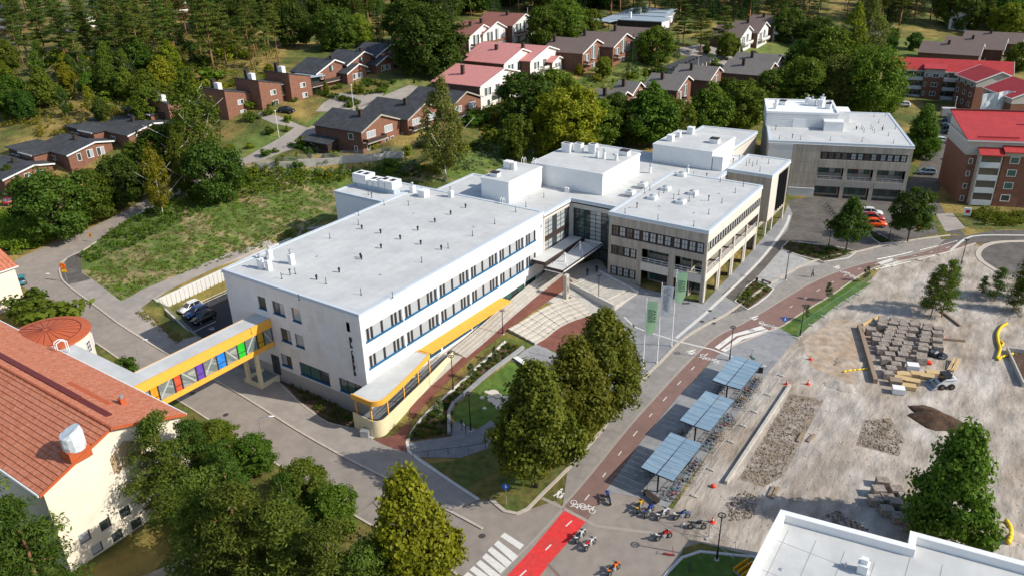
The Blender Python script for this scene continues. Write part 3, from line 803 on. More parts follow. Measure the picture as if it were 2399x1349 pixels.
# ---------------------------------------------------------------- white school block
X0,X1,Y0,Y1,ZR=-94.0,-66.5,61.5,106.3,12.2
OFF=(X1,Y0,-3.2)
wb=thing('school_building','long white three-storey school block with flat roof and strip windows','building',OFF)
FC=rect_faces(X0,X1,Y0,Y1)
BAY=7.65
ops=[]
for r,(za,zb) in enumerate(((8.3,10.15),(4.2,6.05))):
 for k in range(6):
  u0=0.75+BAY*k;u1=min(u0+7.25,42.3)
  ops.append((u0,u1,za,zb))
gops=[]
for k in range(1,6):
 u0=0.75+BAY*k+(2.2 if k==1 else 0);u1=min(0.75+BAY*k+7.2,42.3)
 gops.append((u0,u1,-0.25,1.65))
m=MB()
FC['E'].wall(m,Y1-Y0,-4.2,ZR,ops+gops,0.2)
sops=[(X-X0,X2-X0,a,b) for X,X2,a,b in ((-86.9,-85.2,8.3,10.25),(-83.8,-81.3,8.3,10.25),(-79.8,-78.0,8.2,10.25),(-83.0,-80.8,4.1,6.2),(-80.0,-78.2,4.1,6.1),(-83.9,-81.6,-.25,1.7),(-80.0,-73.9,-.6,1.5),(-72.0,-67.6,-.6,1.5))]
FC['S'].wall(m,X1-X0,-4.2,ZR,sops,0.22)
FC['W'].wall(m,Y1-Y0,-4.2,ZR,[],0.2)
FC['N'].wall(m,X1-X0,-4.2,ZR,[],0.2)
m.quad((X0,Y0,ZR-.3),(X1,Y0,ZR-.3),(X1,Y1,ZR-.3),(X0,Y1,ZR-.3))
m.build('wall',MT['white_wall'],wb,off=OFF)
for u0,u1,za,zb in ops:
 L=u1-u0;short=L<6
 fr=[0.0,.07,.17,.44,.72,.82,.945] if not short else [0.0,.2,.42,.93]
 w=MB();F=FC['E']
 F.box(w,u0,u1,-.2,-.12,zb-.07,zb);
 root_w=w.build('window',MT['frame_dark'],wb,off=OFF)
 for i,f in enumerate(fr[1:] if not short else fr[1:]):
  fb=MB();a=u0+f*L
  F.box(fb,a-.17,a+.17,-.19,.0,za+.05,zb)
  fb.build('fin',MT['frame_dark'],root_w,off=OFF)
 cuts=[u0]+[u0+f*L for f in fr[1:]]+[u1]
 for i in range(len(cuts)-1):
  a,b=cuts[i]+(.17 if i else 0),cuts[i+1]-(.17 if i<len(cuts)-2 else 0)
  if b-a<.12: continue
  last=i==len(cuts)-2 and not short
  pb=MB();F.box(pb,a,b,-.19,-.10,za+.02,zb-.02)
  pb.build('pane',MT['reveal_blue' if last else 'blind_pane'],root_w,off=OFF)
 sb=MB();F.box(sb,u0-.05,u1+.02,-.2,.12,za-.2,za+.04);sb.build('sill',MT['frame_blue'],root_w,off=OFF)
for u0,u1,za,zb in gops:
 FC['E'].window(wb,OFF,u0,u1,za,zb,'frame_dark',['pane_teal','pane_teal','pane'],max(2,round((u1-u0)/1.8)),1,0.16,0.08,'frame_blue')
for i,(u0,u1,za,zb) in enumerate(sops):
 pn=['pane_brown','pane_pale'] if i in (0,1,3) else (['pane_teal','pane_teal','pane'] if i>5 else ['pane_pale','pane_brown'])
 FC['S'].window(wb,OFF,u0,u1,za,zb,'frame_dark',pn,{6:3,7:3}.get(i,2 if u1-u0>2 else 1),1,0.2,0.08,'frame_blue')
m=MB()
FC['S'].box(m,-.04,X1-X0-.02,.02,.06,-4.2,-1.0);FC['E'].box(m,.04,Y1-Y0,.02,.07,-4.2,-.9)
m.build('plinth',MT['plinth'],wb,off=OFF)
for i in range(26):
 u=rng.uniform(5,25) if i%2 else rng.uniform(13.5,25);z=rng.uniform(1.8,10.4);wd=rng.uniform(.9,2.2);hh=rng.uniform(1.2,2.4)
 if any(a-.1<u+wd and u<b+.1 and c-.3<z+hh and z<d+.1 for a,b,c,d in sops) or u+wd>26.9 or z+hh>11.9: continue
 if 4.0<u+wd and u<10.2 and z<8: continue
 pb=MB();FC['S'].box(pb,u,u+wd,0,.004+.001*(i%5),z,z+hh)
 if i==0:M_('panel_beige',(0.70,0.665,0.61),0.8,0.02,0.5,objvar=0.05)
 pb.build('cladding_panel',MT['panel_beige'],wb,off=OFF)
def glyph(mb,F,u,z,s,k,d0=.03,d1=.12):
 b= lambda a0,b0,a1,b1:F.box(mb,u+a0*s,u+a1*s,d0,d1,z+b0*s,z+b1*s)
 b(0,0,.22,1.0)
 if k%3!=2:b(.22,.8,.8,1.0)
 if k%2==0:b(.22,0,.8,.2)
 if k%4!=1:b(.22,.4,.7,.6)
 if k%3==0:b(.6,.2,.8,.8)
sg=MB()
for k in range(3):glyph(sg,FC['S'],25.25,8.3-k*.56,.5,k)
for k in range(9):glyph(sg,FC['S'],25.3,6.35-k*.44,.4,k+1)
sg.build('wall_lettering',MT['metal_black'],wb,off=OFF)
em=MB();F=FC['E']
em.add([F.p(u,.03,z) for u,z in ((43.7,9.55),(43.95,9.95),(43.9,10.25),(44.25,10.6),(44.15,10.2),(44.3,10.1),(44.1,9.95))],[(6,5,4,3,2,1,0),(0,1,2,3,4,5,6)])
em.build('bird_emblem',MT['metal_black'],wb,off=OFF)
flat_roof(wb,OFF,[(X0,Y0),(X1,Y0),(X1,Y1),(X0,Y1)],ZR)
m=MB()
for k in range(1,16):
 x=X0+.5+k*1.75
 if x<X1-.5:m.box(x,x+.04,Y0+.6,Y1-.6,ZR+.40,ZR+.437)
m.build('felt_seam',MT['roof_seam'],wb,off=OFF)
vents(wb,OFF,ZR+.44,
  poles=[(701,703),(660,653),(692,642),(764,665),(773,559),(840,527),(840,505),(900,481),(920,697),(846,690),(988,615),(1050,582),(1159,525),(1107,553),(957,481),(1208,497)],
  caps=[(742,655),(795,638),(847,608),(893,582),(845,604),(892,547),(938,561),(979,540),(986,573),(1034,585),(1019,521),(1056,503),(1091,487),(848,537)],
  cones=[(680,645)],drains=[(743,601),(970,500),(1110,532),(892,644)])
for px in ((612,628),(631,632),(633,607),(684,618)):
 q=at(px[0],px[1],ZR+.44);duct_box(wb,OFF,q[0],q[1],ZR+.4,.7,.7,1.5,top='pipe')
# ---- north-west extension of the block with chillers on its roof
NX0,NX1,NY0,NY1=-106.3,-94.0,96.0,106.3
OFF2=(NX0,NY0,0)
ne=thing('plant_wing','white clad annex behind the school block with cooling units on its roof','building',OFF2)
FN=rect_faces(NX0,NX1,NY0,NY1)
m=MB();FN['S'].wall(m,NX1-NX0-.01,0.0,ZR);FN['W'].wall(m,NY1-NY0,0.0,ZR);FN['N'].wall(m,NX1-NX0-.01,0.0,ZR);m.build('wall',MT['panel_white'],ne,off=OFF2)
for k in range(19):
 b=MB();FN['S'].box(b,.01,NX1-NX0-.02,0,.03,1.2+k*.57,1.2+k*.57+.5);b.build('cladding_board',MT['panel_white'],ne,off=OFF2)
b=MB();FN['S'].box(b,5.0,7.2,.03,.06,8.6,10.2);b.build('vent_grille',MT['metal_white'],ne,off=OFF2)
flat_roof(ne,OFF2,[(NX0,NY0),(NX1-.2,NY0),(NX1-.2,NY1),(NX0,NY1)],ZR)
m=MB();m.box(-104.6,-95.2,100.3,102.2,ZR+.4,ZR+1.3);m.build('unit_curb',MT['coping_grey'],ne,off=OFF2)
for x0,w,h in ((-105.3,3.6,1.7),(-101.4,1.3,1.1),(-100.0,1.3,1.1),(-98.6,1.5,1.45),(-97.0,1.9,1.45)):
 m=MB();m.box(x0,x0+w-.12,100.0,102.6,ZR+1.32,ZR+1.32+h)
 u=m.build('cooling_unit',MT['metal_white'],ne,off=OFF2)
 for k in range(2 if w>3 else 1):
  f=MB();cxx=x0+(w-.12)*(2*k+1)/(4 if w>3 else 2)
  f.box(cxx-.5,cxx+.5,100.7,101.9,ZR+1.32+h,ZR+1.34+h);f.build('fan_grille',MT['frame_dark'],u,off=OFF2)
vents(ne,OFF2,ZR+.44,poles=[(863,457)],cones=[(871,464)])
for px,s in (((967,451),.8),((993,460),1.5),((1058,461),.8)):
 q=at(px[0],px[1],ZR+.44);duct_box(wb,OFF,q[0],min(q[1],104.5),ZR+.4,s,s,1.2,top='pipe' if s<1 else None)
# ---------------------------------------------------------------- central hall with the glass entrance and plant rooms
OFF3=(-67,116,0)
hall=thing('school_hall','white roofed central school hall with glazed entrance wall and box plant rooms','building',OFF3)
ZH=11.7
HP=[(-90.9,106.45),(-66.5,106.45),(-66.5,115.8),(-56.75,115.8),(-56.75,138.2),(-48.1,138.2),(-48.1,157.0),(-53.0,157.0),(-53.0,172.5),(-53.0,178.5),(-65.8,177.5),(-65.8,150.0),(-79.6,150.6),(-79.6,119.0),(-90.9,119.0)]
m=MB()
n=len(HP)
for i in range(n):
 a,b=HP[i],HP[(i+1)%n]
 if i in (1,2): continue
 m.quad((*a,-.5),(*b,-.5),(*b,ZH),(*a,ZH))
m.prism(HP,ZH-.3,ZH-.05,bot=False)
FE=Face((-66.5,106.45),(0,1),(1,0));FS=Face((-66.5,115.8),(1,0),(0,-1))
FE.wall(m,9.35,-.5,ZH,[(.35,8.9,1.0,10.9)],.25);FS.wall(m,9.75,-.5,ZH,[(.5,9.6,0.6,10.6)],.25)
m.build('wall',MT['pale_concrete'],hall,off=OFF3)
FE.window(hall,OFF3,.35,8.9,7.6,10.9,'frame_dark',['pane_pale','pane_pale','pane'],6,4,.2,.09)
FE.window(hall,OFF3,.35,8.9,3.6,6.8,'frame_dark',['pane_pale','pane_pale','pane'],6,4,.2,.09)
FE.window(hall,OFF3,.35,8.9,1.0,3.2,'frame_dark','pane',4,2,.2,.09)
b=MB();FE.box(b,.35,8.9,-.22,-.1,6.8,7.6);FE.box(b,.35,8.9,-.22,-.1,3.2,3.6);b.build('spandrel',MT['frame_brown'],hall,off=OFF3)
FS.window(hall,OFF3,.5,9.6,3.6,10.6,'frame_dark',['pane','pane_teal','pane','pane_pale','pane_pale','pane','pane_teal','pane'],8,9,.2,.08)
FS.window(hall,OFF3,.5,9.6,0.6,3.5,'frame_dark','pane',5,1,.2,.09,name='entrance_door')
flat_roof(hall,OFF3,HP,ZH,h=.62)
def plant_room(x0,x1,y0,y1,z0,z1,boards=8,door=None,over=False):
 P=MB();P.box(x0,x1,y0,y1,z0,z1-.3)
 r=P.build('plant_room',MT['panel_white'],hall,off=OFF3)
 FF=rect_faces(x0,x1,y0,y1)
 for k in range(boards):
  hgt=(z1-.5-z0)/boards
  b=MB();FF['S'].box(b,.0,x1-x0,0,.035,z0+.1+k*hgt,z0+.1+k*hgt+hgt-.06);b.build('cladding_board',MT['panel_white'],r,off=OFF3)
 for k in range(int((y1-y0)/1.2)):
  b=MB();FF['E'].box(b,k*1.2+.02,k*1.2+1.16,0,.03,z0+.05,z1-.35);b.build('cladding_panel',MT['metal_white'],r,off=OFF3)
 b=MB()
 b.box(x0-.1,x1+.1,y0-.1,y1+.1,z1-.42,z1);b.build('roof_edge',MT['metal_white'],r,off=OFF3)
 b=MB();b.box(x0+.15,x1-.15,y0+.15,y1-.15,z1-.02,z1+.02);b.build('roof',MT['roof_felt'],r,off=OFF3)
 return r
ZP=ZH+.5
p1=plant_room(-80.6,-74.6,107.8,118.8,ZP,16.2)
p2=plant_room(-77.6,-62.4,120.0,135.4,ZP,16.3,9)
p3=plant_room(-63.8,-51.2,144.6,157.6,ZP,15.9,8)
b=MB();b.box(-51.0,-49.0,144.7,148.6,ZP,15.0);b.build('plant_annex',MT['metal_white'],hall,off=OFF3)
b=MB();Face((-63.8,144.6),(1,0),(0,-1)).box(b,1.3,4.0,.03,.08,ZP+.3,ZP+2.6);b.build('plant_door',MT['metal_white'],hall,off=OFF3)
def ladder(x,y,z0,z1):
 b=MB()
 for dx in (-.28,.28):
  b.tube([(x+dx,y,z0),(x+dx,y,z1+.6),(x+dx,y+.35,z1+1.0),(x+dx,y+.7,z1+.6),(x+dx,y+.7,z1)],.05,5)
 for k in range(int((z1-z0)/.35)):b.cyl((x-.28,y,z0+k*.35),(x+.28,y,z0+k*.35),.03,.03,4)
 b.build('roof_ladder',MT['metal_white'],hall,off=OFF3)
ladder(-75.0,106.0,ZH+.6,ZH+1.0);ladder(-79.0,119.1,ZP+1,16.2);ladder(-76.8,119.6,ZP+1,16.2)
for x,y,z,sx,sy,h,tp in ((-79.4,114.8,16.2,1.4,1.2,1.3,None),(-78.0,114.6,16.2,.7,.9,1.3,None),(-78.7,109.6,16.2,1.6,1.2,.55,'hatch'),
        (-75.3,129.4,16.3,1.9,1.2,1.7,'open'),(-73.2,130.4,16.3,1.5,1.2,1.7,'open'),(-70.4,131.0,16.3,1.5,1.2,1.8,'open'),(-68.2,128.6,16.3,.5,.5,1.1,'pipe'),(-66.7,128.6,16.3,.5,.5,1.1,'pipe'),(-64.2,128.8,16.3,.5,.5,1.2,None),(-64.4,132.8,16.3,1.8,1.4,.8,'hatch'),
        (-61.6,148.2,15.9,1.2,1.2,1.2,None),(-61.4,152.0,15.9,.8,.8,1.0,None),(-60.2,155.6,15.9,1.3,1.3,1.4,None),(-53.2,151.0,15.9,1.8,1.4,.8,'hatch'),
        (-60.7,136.8,ZP,.45,.45,1.1,'pipe'),(-54.0,139.4,ZP,.45,.45,1.2,'pipe'),(-69.0,118.8,ZP,.8,.8,.8,None),(-51.3,151.2,ZP-.2,.5,.5,1.7,None)):
 duct_box(hall,OFF3,x,y,z,sx,sy,h,top=tp)
vents(hall,OFF3,ZH+.5,poles=[(1274,463),(1232,485),(1625,412),(1668,393),(1785,378)],cones=[(1655,418)],drains=[(1240,465),(1532,423)])
# ---------------------------------------------------------------- concrete wing facing the plaza
WX0,WX1,WY0,WY1=-56.6,-39.0,111.7,138.3
OFF4=(WX1,WY0,-.3)
cw=thing('concrete_wing','grey concrete school wing with ribbon windows and arcade above the plaza','building',OFF4)
FW=rect_faces(WX0,WX1,WY0,WY1)
rec=[(6.3,11.2,5.0,7.35),(12.3,17.0,5.0,7.35),(6.3,11.2,-.3,3.4),(12.3,17.0,-.3,3.4)]
rib=[(.5,17.1,8.55,10.55)];w2=[(.5,5.4,5.15,6.9),(.5,5.4,1.25,3.0)]
m=MB()
FW['S'].wall(m,17.6,-.6,ZR,rib+w2+rec,.25)
erib=[(.4,26.2,8.9,10.5)]
ebay=[(0.5+6.6*k,0.5+6.6*k+6.1,5.0,7.4) for k in range(4)]
egr=[(1.1+6.6*k,1.1+6.6*k+4.9,-.3,3.5) for k in range(4)]
FW['E'].wall(m,26.6,-.6,ZR,erib+ebay+egr,.25)
FW['N'].wall(m,17.6,-.6,ZR);FW['W'].wall(m,26.6,-.6,ZR)
for u0,u1,za,zb in rec[:2]:
 FW['S'].box(m,u0,u1,-2.6,-2.5,za,zb);FW['S'].box(m,u0,u1,-2.5,-.26,za-.3,za-.02);FW['S'].box(m,u0,u1,-2.5,-.26,zb+.02,zb+.3)
for u0,u1,za,zb in rec[2:]:
 FW['S'].box(m,u0,u1,-3.1,-3.0,za,zb);FW['S'].box(m,u0,u1,-3.0,-.26,zb+.02,zb+.3)
for u0,u1,za,zb in ebay:
 FW['E'].box(m,u0,u1,-2.6,-2.5,za,zb);FW['E'].box(m,u0,u1,-2.5,-.26,za-.3,za-.02);FW['E'].box(m,u0,u1,-2.5,-.26,zb+.02,zb+.3)
for u0,u1,za,zb in egr:
 FW['E'].box(m,u0,u1,-3.1,-3.0,za,zb);FW['E'].box(m,u0,u1,-3.0,-.26,zb+.02,zb+.3)
m.build('wall',MT['raw_concrete'],cw,off=OFF4)
for k in range(5):
 m=MB();u=[0.1,6.7,13.3,19.9,26.15][k];FW['E'].box(m,u,u+.38,.0,.10,-.6,7.3)
 m.build('pilaster',MT['pale_concrete'],cw,off=OFF4)
for a,b in ((.05,5.78),(5.82,11.68),(11.72,17.55)):
 for za,zb in ((10.58,12.15),(7.4,8.52)):
  pb=MB();FW['S'].box(pb,a,b,.0,.06,za,zb);pb.build('concrete_panel',MT['raw_concrete'],cw,off=OFF4)
for za,zb in ((3.05,5.1),(.05,1.2)):
 pb=MB();FW['S'].box(pb,.05,5.78,.0,.06,za,zb);pb.build('concrete_panel',MT['raw_concrete'],cw,off=OFF4)
for k in range(4):
 for za,zb in ((10.55,12.15),(7.45,8.85),(3.6,4.95)):
  pb=MB();FW['E'].box(pb,.05+6.65*k,.05+6.65*k+6.6,.0,.05,za,zb);pb.build('concrete_panel',MT['pale_concrete'],cw,off=OFF4)
for a,b in ((6.25,11.25),(12.25,17.05)):
 pb=MB();FW['S'].box(pb,a,b,.0,.05,3.45,4.95);pb.build('concrete_panel',MT['pale_concrete'],cw,off=OFF4)
def four(F,root,off,u0,u1,n,za,zb,pan,gap=.28,fr='frame_brown',rows=2,cols=2,depth=.12):
 for k in range(n):
  w=(u1-u0)/n
  F.window(root,off,u0+k*w+gap/2,u0+(k+1)*w-gap/2,za,zb,fr,pan[k%len(pan)],cols,rows,depth,.06)
b=MB();FW['S'].box(b,.5,17.1,-.24,-.14,8.55,10.55);FW['S'].box(b,.5,5.4,-.24,-.14,5.15,6.9);FW['S'].box(b,.5,5.4,-.24,-.14,1.25,3.0);FW['E'].box(b,.4,26.2,-.24,-.14,8.9,10.5)
b.build('window_band',MT['frame_brown'],cw,off=OFF4)
for k in range(3):four(FW['S'],cw,OFF4,.6+5.6*k,5.9+5.6*k,4,8.75,10.4,['pane_brown','pane_pale'] if k==0 else ['pane_pale','pane_pale','pane_pale'],depth=.09)
four(FW['S'],cw,OFF4,.6,5.3,4,5.3,6.8,['pane_brown','pane_brown','pane_pale','pane_pale'],depth=.09)
four(FW['S'],cw,OFF4,.6,5.3,4,1.4,2.9,['pane_pale'],depth=.09)
four(FW['E'],cw,OFF4,.5,26.1,22,9.05,10.4,['pane_pale','blind_pane'],gap=.42,cols=1,rows=1,depth=.09)
RBS=Face((WX0,WY0+2.5),(1,0),(0,-1));RBG=Face((WX0,WY0+3.0),(1,0),(0,-1));RBE=Face((WX1-2.5,WY0),(0,1),(1,0));RGE=Face((WX1-3.0,WY0),(0,1),(1,0))
for u0,u1,za,zb in rec[:2]:RBS.window(cw,OFF4,u0+.4,u1-.2,5.8,7.2,'frame_dark',['pane_teal','pane'],4,1,-.06,.08)
for u0,u1,za,zb in rec[2:]:RBG.window(cw,OFF4,u0+.5,u1-.1,.7,3.0,'frame_dark',['pane_teal','pane','pane'],4,2,-.06,.09)
for u0,u1,za,zb in ebay:RBE.window(cw,OFF4,u0+.3,u1-.2,5.7,7.2,'frame_brown',['pane','pane_teal'],4,1,-.06,.08)
for k,(u0,u1,za,zb) in enumerate(egr):RGE.window(cw,OFF4,u0+.3,u1-.2,.5,3.0,'frame_brown',['pane','pane_brown'],3,1,-.06,.08)
def railing(F,root,off,u0,u1,z,h=.95,d=.0,mat='metal_white',n=4):
 b=MB()
 F.box(b,u0,u1,d-.03,d+.03,z+h-.06,z+h);F.box(b,u0,u1,d-.02,d+.02,z+h*.45,z+h*.45+.04)
 for k in range(n+1):
  u=u0+.03+(u1-u0-.09)*k/n;F.box(b,u,u+.05,d-.02,d+.02,z,z+h)
 return b.build('railing',MT[mat],root,off=off)
for u0,u1,za,zb in rec[:2]:railing(FW['S'],cw,OFF4,u0,u1,za-.1,.85,-.1)
for u0,u1,za,zb in ebay:railing(FW['E'],cw,OFF4,u0,u1,za-.1,.85,-.1)
flat_roof(cw,OFF4,[(WX0,WY0),(WX1,WY0),(WX1,WY1),(WX0,WY1)],ZR,h=.6)
vents(cw,OFF4,ZR+.5,poles=[(1464,500),(1541,515),(1625,530),(1660,502),(1691,476),(1722,452),(1741,437),(1687,427),(1510,453),(1522,446),(1543,460),(1555,452),(1578,466),(1590,457),(1614,472),(1625,463)],cones=[(1492,488),(1660,471)],drains=[(1545,484),(1626,499),(1685,454)])
for px in ((1473,456),(1502,437),(1525,468),(1556,447),(1591,478),(1620,457),(1594,414)):
 q=at(px[0],px[1],ZR+.5)
 m=MB();m.box(q[0]-.75,q[0]+.75,q[1]-.1,q[1]+1.4,ZR+.4,ZR+1.05)
 o=m.build('skylight',MT['metal_white'],cw,off=OFF4)
 d=MB();d.ball((q[0],q[1]+.65,ZR+1.05),.62,.62,.3,10,6);d.build('dome',MT['pane_pale'],o,True,OFF4)
# ---------------------------------------------------------------- rear wing
RX0,RX1,RY0,RY1=-48.0,-39.3,145.2,157.2
OFF5=(RX1,RY0,0)
rw=thing('rear_wing','narrow concrete school wing on pillars with tall dark louvred window','building',OFF5)
FR=rect_faces(RX0,RX1,RY0,RY1)
m=MB()
FR['S'].wall(m,RX1-RX0,3.2,ZR);FR['E'].wall(m,RY1-RY0,3.2,ZR,[(4.6,11.4,3.9,11.6)],.3);FR['N'].wall(m,RX1-RX0,3.2,ZR);FR['W'].wall(m,RY1-RY0,3.2,ZR)
m.quad((RX0,RY1,3.2),(RX1,RY1,3.2),(RX1,RY0,3.2),(RX0,RY0,3.2))
m.box(RX0+.3,RX1-2.5,RY0+.3,RY1-.3,-.3,3.19)
m.build('wall',MT['raw_concrete'],rw,off=OFF5)
for x,y in ((RX1-.25,RY0+.3),(RX1-.25,RY0+4.2),(RX1-.25,RY1-.3),(RX0+.3,RY0+.3)):
 b=MB();b.box(x-.22,x+.22,y-.25,y+.25,-.3,3.2);b.build('pillar',MT['pale_concrete'],rw,off=OFF5)
b=MB();FR['E'].box(b,.03,4.5,0,.05,3.3,12.1);b.build('concrete_panel',MT['pale_concrete'],rw,off=OFF5)
FR['E'].window(rw,OFF5,4.6,11.4,3.9,11.6,'frame_dark',['pane','pane_teal'],5,1,.2,.1)
for k in range(4):
 b=MB();u=5.9+1.36*k;FR['E'].box(b,u-.05,u+.05,-.15,.22,3.9,11.6);b.build('louvre',MT['frame_dark'],rw,off=OFF5)
flat_roof(rw,OFF5,[(RX0,RY0),(RX1,RY0),(RX1,RY1),(RX0,RY1)],ZR,h=.6)
vents(rw,OFF5,ZR+.5,poles=[(1732,373),(1748,388),(1755,383),(1763,389),(1773,385),(1780,402),(1800,384)],cones=[(1717,383)])
# ---------------------------------------------------------------- far wing (turned about 19 degrees)
fa=math.radians(19.4);FU=(math.cos(fa),math.sin(fa));FNn=(math.sin(fa),-math.cos(fa))
FO=(-47.6,170.1)
OFF6=(FO[0],FO[1],-.3)
fw=thing('far_wing','far concrete school wing with large roof plant room beside the car park','building',OFF6)
LF,DF=29.3,31.0
FF=Face(FO,FU,FNn)
FEr=Face((FO[0]+FU[0]*LF,FO[1]+FU[1]*LF),(-FNn[0],-FNn[1]),FU)
P4=[FO,(FO[0]+FU[0]*LF,FO[1]+FU[1]*LF),(FO[0]+FU[0]*LF-FNn[0]*DF,FO[1]+FU[1]*LF-FNn[1]*DF),(FO[0]-FNn[0]*DF,FO[1]-FNn[1]*DF)]
m=MB()
rib6=[(11.0,28.4,9.1,10.75)]
bal6=[(10.9,16.2,4.6,7.2),(17.0,22.2,4.6,7.2),(23.0,28.6,4.6,7.2)];gr6=[(10.6,16.0,-.2,3.0),(16.8,22.0,-.2,3.0),(22.8,28.4,-.2,3.0)]
FF.wall(m,LF,-.6,ZR,rib6+bal6+gr6,.25)
for i in range(1,4):
 a,b_=P4[i],P4[(i+1)%4]
 m.quad((*a,-.6),(*b_,-.6),(*b_,ZR),(*a,ZR))
for u0,u1,za,zb in bal6:
 FF.box(m,u0,u1,-2.5,-2.4,za,zb);FF.box(m,u0,u1,-2.4,-.26,za-.3,za-.02);FF.box(m,u0,u1,-2.4,-.26,zb+.02,zb+.3)
for u0,u1,za,zb in gr6:
 FF.box(m,u0,u1,-2.0,-1.9,za,zb);FF.box(m,u0,u1,-1.9,-.26,zb+.02,zb+.3)
m.build('wall',MT['raw_concrete'],fw,off=OFF6)
b=MB();FF.box(b,.02,5.1,0,.05,-.5,12.1);b.build('brick_panel',MT['panel_white'],fw,off=OFF6)
M_('pale_brick',(0.52,0.53,0.53),0.85,0.05,1)
for k in range(34):
 q=MB();FF.box(q,.02,5.1,.05,.07,-.3+k*.36,-.3+k*.36+.31);q.build('brick_course',MT['pale_brick'],fw,off=OFF6)
for c,(a,b_) in enumerate(((5.25,8.0),(8.04,10.75))):
 for za,zb in ((10.6,12.15),(8.3,10.56),(6.0,8.26),(3.7,5.96),(2.6,3.66)):
  q=MB();FF.box(q,a,b_,0,.07,za,zb);q.build('concrete_panel',MT['raw_concrete'],fw,off=OFF6)
for a,b_ in ((10.8,16.4),(16.45,22.35),(22.4,29.25)):
 for za,zb in ((10.8,12.15),(7.25,9.05)):
  q=MB();FF.box(q,a,b_,0,.07,za,zb);q.build('concrete_panel',MT['raw_concrete'],fw,off=OFF6)
for a,b_ in ((10.8,16.2),(16.9,22.2),(22.9,28.6)):
 q=MB();FF.box(q,a,b_,0,.05,3.1,4.5);q.build('concrete_panel',MT['concrete_dark'],fw,off=OFF6)
b=MB();FF.box(b,5.2,10.7,.4,.6,-.4,2.4);FF.box(b,5.2,10.7,.3,.7,2.4,2.55);b.build('pale_block',MT['pale_brick'],fw,off=OFF6)
b=MB();FF.box(b,11.0,28.4,-.24,-.12,9.1,10.75);b.build('window_band',MT['frame_dark'],fw,off=OFF6)
for k in range(3):four(FF,fw,OFF6,11.2+5.9*k,16.6+5.9*k,4,9.25,10.6,['pane_brown','pane'] if k==0 else ['pane_pale','pane_pale','pane_brown'] if k==1 else ['pane_pale'],depth=.07,gap=.4)
R6=Face((FO[0]-FNn[0]*2.4,FO[1]-FNn[1]*2.4),FU,FNn);R6g=Face((FO[0]-FNn[0]*1.9,FO[1]-FNn[1]*1.9),FU,FNn)
for u0,u1,za,zb in bal6:
 R6.window(fw,OFF6,u0+.2,u1-.3,5.5,7.0,'frame_dark',['pane_teal','pane','pane_pale'],4,1,-.06,.08);railing(FF,fw,OFF6,u0,u1,za-.1,.85,-.1)
for u0,u1,za,zb in gr6:R6g.window(fw,OFF6,u0+.2,u1-.3,.9,2.7,'frame_dark',['pane_teal','pane'],4,2,-.06,.09)
flat_roof(fw,OFF6,P4,ZR,h=.6)
pu0,pu1,pd0,pd1=-.4,15.3,-27.5,-13.4
def fp(u,d,z): return FF.p(u,d,z)
q=MB();FF.box(q,pu0,pu1,pd0,pd1,ZR+.4,15.9);pr_=q.build('plant_room',MT['panel_white'],fw,off=OFF6)
PF=Face(FF.p(pu0,pd1,0)[:2],FU,FNn)
for k in range(7):
 q=MB();PF.box(q,.05,pu1-pu0-.05,0,.12,ZR+.6+k*.42,ZR+.6+k*.42+.24);q.build('cladding_board',MT['metal_white'],pr_,off=OFF6)
q=MB();PF.box(q,6.0,8.7,.1,.2,ZR+.5,ZR+2.4);q.build('louvre_panel',MT['panel_white'],pr_,off=OFF6)
q=MB();FF.box(q,pu0-.1,pu1+.1,pd0-.1,pd1+.1,15.6,15.75);q.build('roof',MT['roof_felt'],pr_,off=OFF6)
q=MB();FF.box(q,pu0-.15,pu1+.15,pd1-.3,pd1+.15,15.7,16.2);FF.box(q,pu1-.3,pu1+.15,pd0,pd1-.31,15.7,16.25);FF.box(q,pu0-.15,pu1-.31,pd0-.15,pd0+.3,15.7,16.2);FF.box(q,pu0-.15,pu0+.3,pd0+.31,pd1-.31,15.7,16.2)
q.build('parapet',MT['metal_white'],pr_,off=OFF6)
q=MB();FF.box(q,12.2,16.3,-13.2,-10.6,ZR+.4,ZR+2.5);FF.box(q,12.1,16.4,-13.3,-10.5,ZR+2.5,ZR+2.65);q.build('stair_head',MT['metal_white'],fw,off=OFF6)
q=MB();FF.box(q,15.6,18.6,-24.5,-19.5,ZR+.4,ZR+3.0);FF.box(q,15.5,18.7,-24.6,-19.4,ZR+3.0,ZR+3.15);q.build('stair_head',MT['panel_white'],fw,off=OFF6)
for u,d,s,h in ((1.6,-17.5,.8,1.4),(3.6,-22.5,1.6,1.0),(10.2,-22.5,1.5,1.5),(12.0,-22.0,1.4,1.7),(13.6,-19.5,1.3,1.3),(9.4,-24.8,1.0,1.4),(12.8,-25.2,1.0,1.6)):
 p_=FF.p(u,d,0);duct_box(fw,OFF6,p_[0],p_[1],15.7,s,s,h,top='pipe' if h>1.35 else 'hatch')
vents(fw,OFF6,ZR+.5,poles=[(1826,326),(1875,328),(1945,330),(2019,333),(2093,336),(2081,319),(2058,289),(2047,275),(2018,302),(2040,302),(2021,306),(2044,306),(2024,311),(2048,311),(2068,302),(2097,303),(2074,272)],cones=[(1856,325),(1817,305)],caps=[(2006,304),(2067,306)],drains=[(2002,290),(2024,323)])
